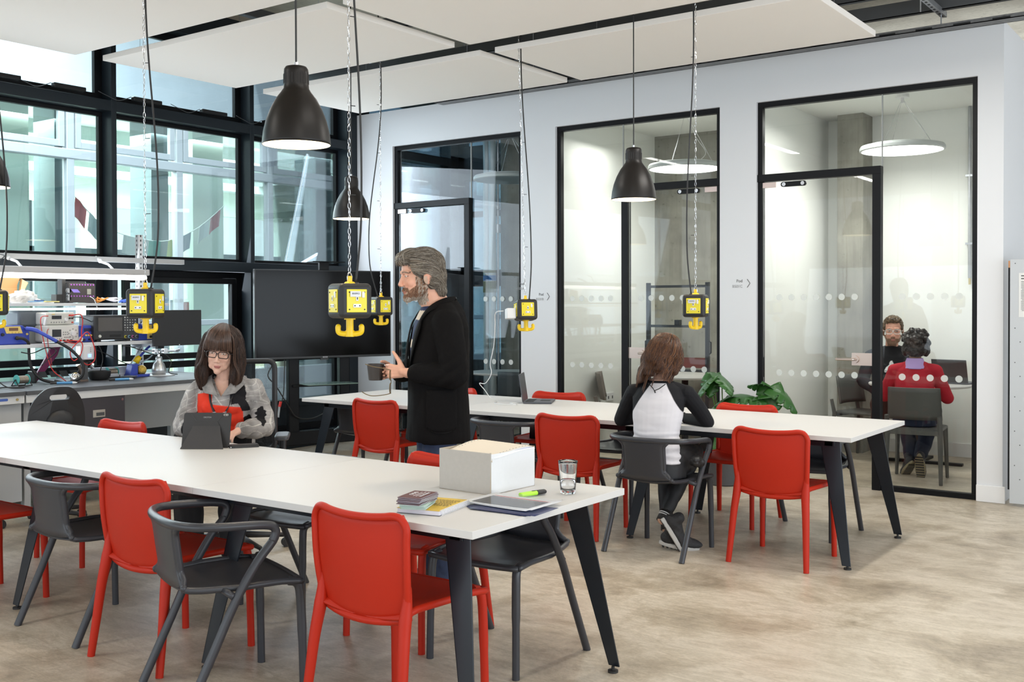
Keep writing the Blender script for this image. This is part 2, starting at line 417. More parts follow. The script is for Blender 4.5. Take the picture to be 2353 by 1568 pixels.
opart('beam', mat('pale_grey_beam', (.42, .46, .46), .7), [((OX - 2.4, -1, 3.75), (OX - 2.1, 18, 4.1)), ((OX - 5.2, -1, 3.75), (OX - 4.9, 18, 4.1))])
cm = mat('greenish_column', (.60, .66, .60), .8, var=.06, vscale=2)
for y, ww, mm in ((4.3, .75, cm), (6.55, .7, cm), (9.05, .28, mat('slate_post', (.12, .15, .17), .5)), (7.6, .22, MATS['slate_post']), (9.75, .55, cm), (12.2, .35, MATS['slate_post']), (14.2, .7, cm), (2.6, .5, cm)):
    opart('column', mm, [((OX - 1.3, y, .4), (OX - .8, y + ww, 4.1))])
bk = [((-18.2, -1, .3), (-18, 18, 1.1)), ((-18.2, -1, 3.35), (-18, 18, 4.1))]
for y in (-1, 2.4, 5.4, 8.3, 11.2, 13.6, 16): bk.append(((-18.2, y, 1.1), (-18, y + .7, 3.35)))
opart('back_wall', mat('pale_mint_wall', (.66, .72, .66), .8), bk)
opart('dark_frame', M_ANTHR, [((-17.98, y, 1.1), (-17.9, y + .09, 3.35)) for y in (4.2, 7.2, 10.1, 10.7, 12.9)] + [((-17.98, 3, 2.45), (-17.9, 16, 2.54)), ((-17.98, 3, 1.1), (-17.9, 16, 1.17))])
opart('desk', mat('oak_desk', (.50, .46, .36), .6), [((-15, 9.8, .4), (-14, 11.6, 1.1)), ((-15, 12.4, .4), (-14, 13.6, 1.15)), ((-14.8, 5.2, .4), (-14, 6.4, 1.1))])
# bunting across the opposite room
fl = [(.50, .10, .12), (.70, .70, .72), (.10, .16, .32), (.72, .70, .70), (.68, .66, .68), (.10, .30, .26), (.55, .55, .20), (.30, .34, .45), (.72, .72, .74), (.55, .10, .13)]
bt = thing('bunting', 'string of small coloured flags behind the opposite windows', 'bunting', (OX - .35, 7.2, 2.4))
P = smooth_path([(0, .35, .52), (0, .8, .12), (0, 1.3, -.02), (0, 1.8, -.03), (0, 2.3, .18), (0, 2.75, .52)], 5)
q = MB(); q.tube(P, .006, 5); q.build('string', M_WHITE, bt)
for k, c in enumerate(fl):
    i0 = 1 + int(k * (len(P) - 4) / 9.2); p0, p1 = P[i0], P[i0 + 2]
    q = MB(); q.grid(lambda u, v: V((.02 * math.sin(5 * u + k), 0, 0)) + p0.lerp(p1, u * .9) - V((0, .03 * v, .24 * v)), 4, 4)
    q.build('flag', mat('flag_%d' % k, c, .9), bt, solid=.003)
P2 = [(0, 0, .12), (0, .2, .0), (0, .45, -.03), (0, .7, -.02)]
bt2 = thing('bunting', 'short string of little flags seen through the low opened window', 'bunting', (OX - .3, 8.6, 1.55))
q = MB(); q.tube(smooth_path(P2, 4), .005, 5); q.build('string', M_WHITE, bt2)
for k, c in enumerate([(.75, .70, .15), (.15, .25, .5), (.8, .8, .85), (.7, .12, .08)]):
    q = MB(); y = .04 + k * .17; q.box((-.004, y, -.17 - .01 * k), (.004, y + .14, .06 - .03 * k)); q.build('flag', mat('small_flag_%d' % k, c, .9), bt2)

# ------------------------------------------------------------------ glazed pod fronts
def dots_mesh(b, x0, x1, z, y):
    n = int((x1 - x0) / .105); off = (x1 - x0 - (n - 1) * .105) / 2
    for k in range(n):
        cx_ = x0 + off + k * .105; a = [(cx_ + .0265 * math.cos(t * PI / 10), y, z + .0265 * math.sin(t * PI / 10)) for t in range(20)]
        b.add(a + [(p[0], y + .001, p[2]) for p in a], [tuple(range(20)), tuple(reversed(range(20, 40)))] + [(t, (t + 1) % 20, 20 + (t + 1) % 20, 20 + t) for t in range(20)])
M_FROST = mat('frosted_vinyl', (.80, .83, .80), .6, alpha=.5)
M_BRSTEEL = mat('brushed_steel', (.62, .52, .46), .3, .9)
def front(k, x0, x1, post, door_left, label):
    e = thing('window_%d' % (20 + k), label, 'glazed pod front'); struct(e)
    y0, y1 = WY + .03, WY + .085; t = .042
    fr = MB()
    fr.box((x0, y0, 0), (x0 + t, y1, TOP)); fr.box((x1 - t, y0, 0), (x1, y1, TOP)); fr.box((x0 + .0005, y0 - .0015, TOP - t - .004), (x1 - .0005, y1 + .0015, TOP - .0005))
    DT = 2.568; pw = .066
    pa, pb = (post - pw, post) if door_left else (post, post + pw)
    fr.box((pa, y0 - .012, 0), (pb, y1 - .001, DT - .001))
    dx0, dx1 = (x0, pb) if door_left else (pa, x1)
    fr.box((dx0 + .0005, y0 - .0135, DT - .062), (dx1 + .0005, y1 + .0015, DT + .0005))
    fx0, fx1 = (pb, x1) if door_left else (x0, pa)
    fr.box((fx0 + .0005, y0 - .0015, 0), (fx1 - .0005, y1 + .0015, .042))
    fr.build('window_frame', M_BLACK, e, bevel=.002)
    gy = y0 + .025
    g = MB(); g.box((fx0, gy, .04), (fx1, gy + .01, TOP - t)); g.build('pane', M_GLASS, e)
    g = MB(); g.box((dx0 + (t if door_left else 0), gy, DT), (dx1 - (0 if door_left else t), gy + .01, TOP - t)); g.build('pane', M_GLASS, e)
    j = MB(); jx = pb if door_left else pa; j.box((jx - .004, gy - .002, DT), (jx + .004, gy + .012, TOP - t)); j.build('joint', mat('joint_seal', (.35, .36, .35), .5), e)
    d = MB(); dots_mesh(d, fx0 + .08, fx1 - .06, 1.535, gy - .002); dots_mesh(d, fx0 + .08, fx1 - .06, .905, gy - .002); d.build('frosted_dots', M_FROST, e)
    # door leaf
    dr = thing('door_%d' % k, 'frameless glass door of the ' + label.split(',')[0], 'door'); struct(dr)
    a, c = (x0 + t, pa) if door_left else (pb, x1 - t)
    g = MB(); g.box((a + .004, gy - .012, .012), (c - .004, gy, DT - .068)); g.build('pane', M_GLASS, dr)
    d = MB(); dots_mesh(d, a + .07, c - .07, 1.535, gy - .014); dots_mesh(d, a + .07, c - .07, .905, gy - .014); d.build('frosted_dots', M_FROST, dr)
    hx = c if door_left else a; s = -1 if door_left else 1
    h = MB(); h.box((hx, gy - .022, .985), (hx + s * .165, gy - .010, 1.085))
    h.cyl((hx + s * .135, gy - .020, 1.035), (hx + s * .135, gy - .040, 1.035), .030, seg=20)
    h.tube(smooth_path([(hx + s * .135, gy - .03, 1.035), (hx + s * .135, gy - .075, 1.035), (hx + s * .16, gy - .082, 1.035), (hx + s * .275, gy - .082, 1.035)], 5), .0105, 10)
    h.build('door_handle', M_BRSTEEL, dr, bevel=.001)
    q = MB(); hg = a if door_left else c; q.box((hg, gy - .022, 2.455), (hg - s * .115, gy - .008, 2.50)); q.build('hinge_patch', mat('copper_patch', (.62, .50, .46), .35, .6), dr, bevel=.001)
    cx0 = a + .17 if door_left else c - .17 - .2
    q = MB(); q.prism(rrect(.215, .042, .02, 5), .02, (cx0 + .1, gy - .012, 2.475), (1, 0, 0), (0, 0, 1)); q.build('door_closer', M_BLACK, dr)
    for xx in (cx0 + .02, cx0 + .18):
        q = MB(); q.cyl((xx, gy - .026, 2.475), (xx, gy - .036, 2.475), .016, seg=16); q.build('closer_cap', M_CHROME, dr)
    return e
front(1, *F[0], -6.640, True, 'left pod front, dark room beyond it')
front(2, *F[1], -4.863, False, 'middle pod front, pale room with a trolley frame beyond it')
front(3, *F[2], -2.517, True, 'right pod front, two people sitting beyond it')

# pods interior
b = MB(); b.box((-5.74, WY + .14, 0), (-5.66, PODB, WT)); b.box((-3.84, WY + .14, 0), (-3.74, PODB, WT)); struct(b.build('wall_partitions', M_PODWALL), 'pale partitions between the pods')
b = MB(); b.box((-5.66, PODB, 0), (XR, PODB + .12, WT)); struct(b.build('wall_pod_back', M_PODWALL))
b = MB(); b.box((-5.66, WY + .14, 3.36), (XR - .14, PODB, 3.46)); struct(b.build('ceiling_pods', M_PODWALL))
b = MB(); b.box((-3.545, PODB - .30, 0), (-3.29, PODB - .001, 3.36)); struct(b.build('wall_column', M_CONC), 'square bare concrete column in the right pod')
b = MB(); b.box((-5.66, PODB - .18, 0), (-4.2, PODB - .001, 3.36)); struct(b.build('wall_concrete_panel', M_CONC), 'bare concrete wall in the middle pod')
b = MB(); b.box((-3.38, PODB - .02, 0), (XR - .14, PODB - .001, .13)); b.box((-4.2, PODB - .02, 0), (-3.84, PODB - .001, .13)); struct(b.build('baseboard_pod', M_WHITE))
# left pod, glazed corner and dark surroundings
b = MB()
for y0, y1 in ((WY + .14, WY + .2), (10.05, 10.25)): b.box((WX - D, y0, 0), (WX, y1, 4.2))
b.box((WX - D, WY + .14, 3.17), (WX, 10.2, 3.27)); b.box((WX - D, WY + .14, 1.80), (WX, 10.2, 1.9)); b.box((WX - D, WY + .14, 0), (WX, 10.2, .9))
for x0, x1 in ((-8.22, -8.1), (-7.80, -7.75), (-7.52, -7.46)): b.box((x0, 10.2, 0), (x1, 10.3, 4.2))
b.box((-8.22, 10.2, 3.0), (-6.6, 10.3, 3.42)); b.box((-8.22, 10.2, 1.70), (-6.6, 10.3, 1.9)); b.box((-8.22, 10.2, 0), (-6.6, 10.3, .8)); b.box((-8.22, 10.22, 2.55), (-6.6, 10.28, 2.62))
struct(b.build('wall_left_pod_frame', M_ANTHR, bevel=.003), 'dark glazed corner of the left pod')
b = MB(); b.box((WX - D + .02, WY + .2, .9), (WX - D + .028, 10.05, 3.9)); b.box((-8.1, 10.24, .8), (-6.7, 10.248, 3.9)); struct(b.build('window_40', glass_mat('dimmed_glass', (.50, .62, .68), .6, .0)))  # glass tinted darker to dim the bright view outside
b = MB(); b.box((-7.47, 10.1, 0), (-5.74, 10.6, WT + .1)); struct(b.build('wall_left_pod_concrete', M_CONC))
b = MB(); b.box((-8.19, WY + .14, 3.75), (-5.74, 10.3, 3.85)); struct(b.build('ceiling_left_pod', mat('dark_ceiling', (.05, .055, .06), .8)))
# dark neighbouring block seen through the left pod
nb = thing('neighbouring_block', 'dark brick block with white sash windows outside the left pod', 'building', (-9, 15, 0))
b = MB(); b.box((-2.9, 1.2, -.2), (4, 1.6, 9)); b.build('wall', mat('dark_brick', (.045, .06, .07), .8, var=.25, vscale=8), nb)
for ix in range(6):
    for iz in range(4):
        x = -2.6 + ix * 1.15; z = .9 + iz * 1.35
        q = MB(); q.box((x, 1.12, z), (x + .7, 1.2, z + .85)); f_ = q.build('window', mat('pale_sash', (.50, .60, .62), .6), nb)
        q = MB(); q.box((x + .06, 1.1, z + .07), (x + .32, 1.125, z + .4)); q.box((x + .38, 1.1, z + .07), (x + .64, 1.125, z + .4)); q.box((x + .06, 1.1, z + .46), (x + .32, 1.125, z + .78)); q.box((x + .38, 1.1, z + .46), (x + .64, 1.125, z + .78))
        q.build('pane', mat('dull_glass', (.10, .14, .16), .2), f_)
# lagged pipes in the left pod
pm = mat('foil_lagging', (.55, .60, .62), .5, .3, bump=.5, bscale=30)
for x, lab in ((-7.524, 'lagged vertical pipe, the left of two, behind the left pod glass'), (-7.444, 'lagged vertical pipe, the right of two, behind the left pod glass')):
    e = thing('pipe', lab, 'pipe', (x, 9.9, 0), group='pipes in the left pod')
    q = MB(); q.tube([(0, 0, z * .25) for z in range(16)], [.042 + .003 * ((z * 7) % 3) for z in range(16)], 14); q.build('lagging', pm, e, smooth=True)
    q = MB(); q.cyl((0, 0, 1.62), (0, 0, 1.75), .048); q.cyl((0, 0, 1.85), (0, 0, 1.88), .048); q.build('coupling', mat('olive_band', (.16, .17, .06), .5), e)
    q = MB(); q.cyl((0, 0, 1.76), (0, 0, 1.82), .047); q.build('tape', mat('blue_tape', (.05, .20, .50), .5), e)
e = thing('pipe', 'thin grey conduit with a joint box in the left pod', 'pipe', (-7.40, 9.95, 0), group='pipes in the left pod')
q = MB(); q.cyl((0, 0, 0), (0, 0, 3.7), .014, seg=10); q.build('conduit', M_STEEL, e)
q = MB(); q.cyl((0, 0, 2.32), (0, 0, 2.42), .035, seg=14); q.cyl((0, 0, 2.6), (0, 0, 2.63), .024, seg=14); q.build('joint', M_STEEL, e)
e = thing('pipe', 'thin silver conduit on the back wall of the right pod', 'pipe', (-2.36, PODB - .03, 0), group='pipes in the right pod')
q = MB(); q.cyl((0, 0, 1.72), (0, 0, 3.36), .016, seg=12); q.build('conduit', M_STEEL, e)
q = MB(); q.cbox((0, 0, 2.05), (.075, .03, .02)); q.cbox((0, 0, 2.70), (.075, .03, .02)); q.build('clamp', M_STEEL, e)
q = MB(); q.cyl((0, 0, 1.66), (0, 0, 1.72), .011, seg=10); q.build('end_fitting', mat('brass_end', (.6, .5, .25), .4, .6), e)
# ring lamps
def ring_lamp(x, y, z, r, on, label):
    e = thing('disc_lamp', label, 'ceiling lamp', (x, y, z), group='disc lamps in the pods')
    q = MB(); q.lathe([(0, .045), (r * .8, .045), (r * .97, .03), (r, .012), (r, -.012), (r * .955, -.018), (r * .95, -.008), (0, -.008)], seg=56); q.build('rim', mat('lamp_grey', (.50, .53, .52), .4), e, smooth=True, auto=.5)
    q = MB(); q.lathe([(0, -.010), (r * .95, -.010), (r * .95, -.016), (0, -.016)], seg=56)
    q.build('diffuser', mat('lamp_diffuser_on', (.9, .9, .9), .5, emit=(1, 1, .94), estr=5.0) if on else mat('lamp_diffuser_off', (.34, .40, .43), .4), e)
    h = 3.33 - z
    q = MB()
    for k in range(3): a = k * 2.094 + .5; q.cyl((r * .75 * math.cos(a), r * .75 * math.sin(a), .03), (0, 0, h), .0018, seg=6)
    q.build('cable', M_CHROME, e)
    q = MB(); q.cyl((0, 0, h), (0, 0, h + .03), .06, seg=24); q.cyl((0, 0, h - .05), (0, 0, h), .016, seg=12); q.build('ceiling_rose', M_WHITE, e)
    q = MB(); q.tube(smooth_path([(0, 0, h), (.1, .02, h * .55), (.2, .03, h * .25), (.14, .0, .05)], 6), .0025, 6); q.build('flex', M_WHITE, e)
ring_lamp(-2.72, 9.75, 2.87, .365, True, 'lit disc lamp hanging in the right pod')
ring_lamp(-4.62, 9.25, 2.80, .36, True, 'lit disc lamp hanging in the middle pod')
ring_lamp(-6.71, 9.25, 2.84, .40, False, 'unlit disc lamp hanging in the left pod')
# signs beside the doors
sm = mat('sign_grey', (.10, .10, .10), .6)
for x, z, t, lab in ((-3.655, 1.655, 'B501C', 'small grey wall sign reading Pod B501C with an arrow'), (-5.70, 1.555, 'B501B', 'small grey wall sign reading Pod B501B with an arrow'), (-5.93, 1.66, 'B501A', 'small grey wall sign reading Pod B501A left of the other')):
    e = thing('wall_sign', lab, 'sign', (x, WY - .0015, z), group='room signs on the pod wall')
    text('Pod', .036, sm, e, (-.012, 0, .02), name='lettering', align='RIGHT'); text(t, .034, mat('sign_pale', (.32, .32, .32), .6), e, (-.012, 0, -.026), align='RIGHT')
    if t != 'B501A':
        q = MB(); q.tube([(.03, 0, .035), (.055, 0, 0), (.03, 0, -.035)], .0028, 6); q.build('arrow', sm, e)

# ------------------------------------------------------------------ rafts and steelwork above
k = 1.071
XA, XB = [(-6.775 * k, -4.515 * k), (-4.385 * k, -2.12 * k)], [(3.02 * k, 4.185 * k), (4.395 * k, 5.585 * k), (5.865 * k, 6.99 * k)]
rlab = {(0, 0): 'white ceiling raft cropped by the top left corner of the view', (0, 1): 'white ceiling raft above the large pendant lamp', (0, 2): 'white ceiling raft nearest the window wall corner, last in its row',
        (1, 0): 'white ceiling raft straight over the near end of the first table', (1, 1): 'large white ceiling raft along the top edge, between the middle hanging cords', (1, 2): 'white ceiling raft alongside the pod wall, nearest the bare steel channels'}
for i, (x0, x1) in enumerate(XA):
    for j, (y0, y1) in enumerate(XB):
        e = thing('ceiling_raft', rlab[(i, j)], 'ceiling panel', ((x0 + x1) / 2, (y0 + y1) / 2, 3.35), group='acoustic rafts hung below the soffit')
        q = MB(); w2, d2 = (x1 - x0) / 2, (y1 - y0) / 2; q.box((-w2, -d2, 0), (w2, d2, .042)); q.build('panel', M_RAFT, e, bevel=.002)
        q = MB()
        for sx in (-.8, .8):
            for sy in (-.75, .75): q.cyl((sx * w2, sy * d2, .04), (sx * w2, sy * d2, .9), .0015, seg=5)
        q.build('wire', M_STEEL, e)
gs = mat('grey_channel', (.12, .125, .13), .45, .5, var=.15, vscale=6)
def beam(name, p0, p1, h, d, label, group='steel channels under the soffit'):
    q = MB(); x0, y0, z0 = p0; x1, y1, _ = p1
    if abs(x1 - x0) > abs(y1 - y0):
        q.box((x0, y0, z0), (x1, y0 + .006, z0 + h)); q.box((x0, y0, z0), (x1, y0 + d, z0 + .006)); q.box((x0, y0, z0 + h), (x1, y0 + d, z0 + h + .006))
    else:
        q.box((x0, y0, z0), (x0 + .006, y1, z0 + h)); q.box((x0, y0, z0), (x0 + d, y1, z0 + .006)); q.box((x0, y0, z0 + h), (x0 + d, y1, z0 + h + .006))
    o = q.build(name, gs); tag(o, label, 'steel channel', group); return o
beam('steel_channel', (-8.1, 7.60, 3.76), (3.9, 7.6, 0), .085, .05, 'dark steel channel, furthest from the pod wall')
beam('steel_channel', (-8.1, 7.92, 3.74), (3.9, 7.92, 0), .085, .05, 'dark steel channel, the middle of three')
beam('steel_channel', (-8.1, 8.22, 3.66), (3.9, 8.22, 0), .10, .05, 'dark steel channel closest to the pod wall')
beam('steel_channel', (-8.1, 4.60, 3.62), (3.9, 4.6, 0), .09, .05, 'dark steel channel seen in the gap between rafts over the first table')
beam('steel_channel', (-8.1, 6.10, 3.62), (3.9, 6.1, 0), .09, .05, 'dark steel channel seen in the gap between rafts over the second table')
b = MB()
for x in (-2.10, -4.75, -4.70, -6.9): b.box((x, 1.5, 3.86), (x + .07, 8.2, 3.94))
tag(b.build('cable_tray_runner', gs, bevel=.002), 'dark steel runners crossing the channels above the rafts', 'steel channel')
tr = thing('cable_tray', 'long perforated steel cable tray along the top of the pod wall', 'cable tray', (0, 8.27, 3.535))
q = MB(); q.box((-6.95, 0, 0), (3.9, .13, .006)); q.box((-6.95, 0, 0), (3.9, .004, .032)); q.box((-6.95, .12, 0), (3.9, .13, .05)); q.build('tray', mat('tray_steel', (.20, .20, .20), .5, .5, var=.5, vscale=25), tr)
q = MB()
for kx in range(40): q.box((-6.8 + kx * .27, -.002, .006), (-6.8 + kx * .27 + .12, .0, .018))
q.build('slots', M_DOT, tr)
for x in (-6.6, -4.9, -3.2, -2.05):
    st = MB(); st.box((x, -.75, .10), (x + .042, .10, .142)); s_ = st.build('strut', M_STEEL, tr, bevel=.002)
    st = MB()
    for kk in range(11): st.box((x + .013, -.72 + kk * .075, .0985), (x + .029, -.69 + kk * .075, .1005))
    st.build('slot', M_DOT, s_)
for x in (-6.6, -4.9, -3.2, -2.05, -.4):
    for y in (-.55, .02): rods = MB(); rods.cyl((x + .02, y, .0), (x + .02, y, .71), .005, seg=8); rods.build('hanging_rod', M_STEEL, tr)
cb = MB()
for kx in range(4):
    cb.tube(smooth_path([(-6.8 + i * .55, .03 + .02 * kx + random.uniform(-.01, .01), .018 + random.uniform(0, .01)) for i in range(19)], 4), .008, 6)
cb.build('cables', mat('cable_bundle', (.05, .05, .05), .6), tr, smooth=True)
for q0, cc, lab in (((-4.9, 4.85, 4.0), (.6, .03, .02), 'red cable loop hanging above the rafts'), ((-3.2, 5.9, 4.0), (.05, .30, .10), 'green cable hanging above the rafts near the channels')):
    q = MB(); x, y, z = q0; q.tube(smooth_path([(x, y, z), (x + .05, y, z - .3), (x + .2, y + .1, z - .38), (x + .35, y + .2, z - .2), (x + .4, y + .3, z + .1)], 6), .008, 6)
    tag(q.build('loose_cable', mat('cable_' + lab[:3], cc, .5)), lab, 'cable')
# grey notice board at the right end
nb_ = thing('notice_board', 'tall grey metal board with a printed sheet at the right edge', 'board', (-1.56, 8.34, 0), -.02)
q = MB(); q.box((0, 0, .02), (.95, .035, 1.80)); q.build('panel', mat('pale_grey_metal', (.52, .54, .56), .45), nb_, bevel=.003)
q = MB(); q.box((-.012, .004, .12), (.0, .03, 1.74)); q.build('edge_seal', M_BLACK, nb_)
q = MB(); q.box((-.012, .004, 1.74), (.0, .03, 1.79)); q.build('edge_cap', mat('copper_end', (.5, .25, .12), .5, .4), nb_)
q = MB(); q.box((.06, -.002, 1.38), (.30, -.0002, 1.70)); sh_ = q.build('printed_sheet', mat('paper_grey', (.72, .72, .70), .8), nb_)
q = MB()
for i, z in enumerate([1.675, 1.655] + [1.635 - .011 * j for j in range(20)]): q.box((.075 if i < 2 or i % 7 else .08, -.0028, z), (.26 + .02 * math.sin(i * 2.3), -.0021, z + (.008 if i < 2 else .0035)))
q.build('printed_lines', mat('print_grey', (.10, .10, .10), .8), sh_)
q = MB()
for z in (.3, .55, .8, 1.05, 1.3, 1.77): q.cyl((.035, -.001, z), (.035, .001, z), .004, seg=10); q.cyl((.07, -.001, z - .1), (.07, .001, z - .1), .004, seg=10)
q.build('rivets', M_DKSTEEL, nb_)
# ------------------------------------------------------------------ tables
def leg_plate(b, top, foot, wt, wb, axis):
    """folded, tapering sheet-metal leg"""
    T = V(top); Fo = V(foot); ax = V(axis).normalized(); dn = (Fo - T).normalized(); nn = ax.cross(dn).normalized()
    th = .006; fl = .042
    for (side, wid0, wid1, d) in ((ax, wt, wb, nn), (nn, fl, fl * .8, ax)):
        a = [T - side * 0, T + side * wid0, Fo + side * wid1, Fo]
        vs = a + [p + d * th for p in a]
        b.add(vs, [(0, 1, 2, 3), (7, 6, 5, 4), (0, 4, 5, 1), (1, 5, 6, 2), (2, 6, 7, 3), (3, 7, 4, 0)])
M_LEG = mat('black_blue_steel', (.014, .019, .026), .30, .2)
def table(name_label, x0, x1, y0, y1, group=None):
    e = thing('meeting_table', name_label, 'table', ((x0 + x1) / 2, (y0 + y1) / 2, 0))
    cx_, cy_ = e.location.x, e.location.y; n = 3; L = (x1 - x0) / n
    for i in range(n):
        q = MB(); a = x0 + L * i; c = a + L; g0 = .0008 if i else 0; g1 = .0008 if i < n - 1 else 0
        q.box((a + g0 - cx_, y0 - cy_, .713), (c - g1 - cx_, y1 - cy_, .74)); q.build('tabletop', M_TABLE, e, bevel=.0015)
    q = MB()
    for y in (y0 + .11, y1 - .16): q.box((x0 + .14 - cx_, y - cy_, .668), (x1 - .14 - cx_, y + .05 - cy_, .712))
    for i in range(n + 1):
        x = min(max(x0 + L * i, x0 + .16), x1 - .16); q.box((x - .03 - cx_, y0 + .11 - cy_, .67), (x + .03 - cx_, y1 - .11 - cy_, .711))
    q.build('underframe', M_LEG, e, bevel=.002)
    for i in range(n + 1):
        s = 1 if i < n else -1
        for (yf, sy) in ((y0 + .02, 1), (y1 - .03, -1)):
            fx = x0 + L * i + (.045 if 0 < i < n else (.06 if i == 0 else -.03))
            tx = fx + s * .13 - (.0 if s > 0 else -.0)
            q = MB(); yt = yf + sy * .10
            if s > 0: leg_plate(q, (tx - .05 - cx_, yt - cy_, .712), (fx - .022 - cx_, yf - cy_, .02), .115, .05, (1, 0, 0))
            else: leg_plate(q, (tx - .06 - cx_, yt - cy_, .712), (fx - .028 - cx_, yf - cy_, .02), .115, .05, (1, 0, 0))
            lg = q.build('leg', M_LEG, e, bevel=.0015)
            q = MB(); q.cyl((fx - cx_, yf + .012 * sy - cy_, .008), (fx - cx_, yf + .012 * sy - cy_, .024), .007, seg=10); q.cyl((fx - cx_, yf + .012 * sy - cy_, 0), (fx - cx_, yf + .012 * sy - cy_, .009), .021, seg=20)
            q.build('foot_glide', M_RUB, lg)
    return e
T1 = table('long white table in front, with the cardboard box and papers at its near end', -6.469, -2.121, 2.708, 3.703)
T2 = table('long white table behind, by the pod wall, with the closed-in laptop and charger', -6.262, -1.888, 5.800, 6.840)

# ------------------------------------------------------------------ chairs
def side_chair(m):
    e = thing('side_chair', 'x', 'chair')
    def back(u, v, off=0.):
        s = 2 * u - 1; s *= 1 - .075 * max(0, (v - .86) / .14) ** 2; z = .405 + .365 * v; hw = .200 + .018 * v + .006 * math.sin(v * PI)
        y = -.188 - .012 * v + .030 * s * s - .018 * math.sin(v * PI * .9) - .012 * (v ** 3)
        z += (.020 * s * s - .012) * (v ** 2) + (.02 * s * s - .012) * (1 - v) ** 2
        return V((s * hw, y + off, z))
    q = MB(); q.grid(back, 19, 13)
    bk = q.build('backrest', m, e, smooth=True, solid=.011)
    q = MB(); pts = [back(0, v / 8) for v in range(9)] + [back(u / 12, 1) for u in range(1, 12)] + [back(1, v / 8) for v in range(8, -1, -1)]
    pts = [p + V((0, -.003, 0)) for p in pts]
    pts = smooth_path(pts[:8] + [(pts[8] * .5 + pts[7] * .25 + pts[9] * .25)] + pts[9:20] + [(pts[20 - 0] * .5 + pts[19] * .25 + pts[21] * .25)] + pts[21:], 3)
    q.tube(pts, .0135, 10, up=(0, 1, 0)); q.tube([back(u / 12, 0) + V((0, .004, -.002)) for u in range(13)], .014, 10)
    q.build('back_rim', m, e, smooth=True)
    def seat(u, v):
        s = 2 * u - 1; y = -.190 + .425 * v; hw = .196 + .030 * min(1, v * 1.3)
        z = .452 - .022 * math.sin(PI * min(1, v * 1.05)) * (1 - s * s) - .018 * (1 - s * s) * (1 - v) - .014 * max(0, v - .8) * 5 * (1 - .3 * s * s)
        if v < .12: z -= (.12 - v) * .22
        return V((s * hw, y + .012 * (1 - s * s) * v, z))
    q = MB(); q.grid(seat, 17, 17); q.build('seat', m, e, smooth=True, solid=.010)
    q = MB(); pts = [seat(0, v / 10) for v in range(11)]; pr = [seat(1, v / 10) for v in range(10, -1, -1)]
    fr_ = [seat(u / 10, 1) for u in range(1, 10)]
    q.tube([p + V((0, 0, -.010)) for p in smooth_path(pts + fr_ + pr, 2)], .0135, 10); q.build('seat_rim', m, e, smooth=True)
    for s in (-1, 1):
        q = MB(); q.tube(smooth_path([(s * .230, -.243, 0), (s * .221, -.222, .15), (s * .212, -.202, .30), (s * .203, -.184, .40), (s * .203, -.172, .47), (s * .206, -.170, .53)], 4), [.0155 + .0075 * min(1, t / 12) if t < 14 else .0230 - .0016 * (t - 13) for t in range(21)], 14)
        q.build('leg', m, e, smooth=True, auto=.9)
        q = MB(); q.tube(smooth_path([(s * .222, .236, 0), (s * .220, .232, .2), (s * .217, .226, .38), (s * .213, .214, .430), (s * .208, .185, .440)], 4), [.0155] * 5 + [.0175] * 12, 14)
        q.build('leg', m, e, smooth=True, auto=.9)
    return e
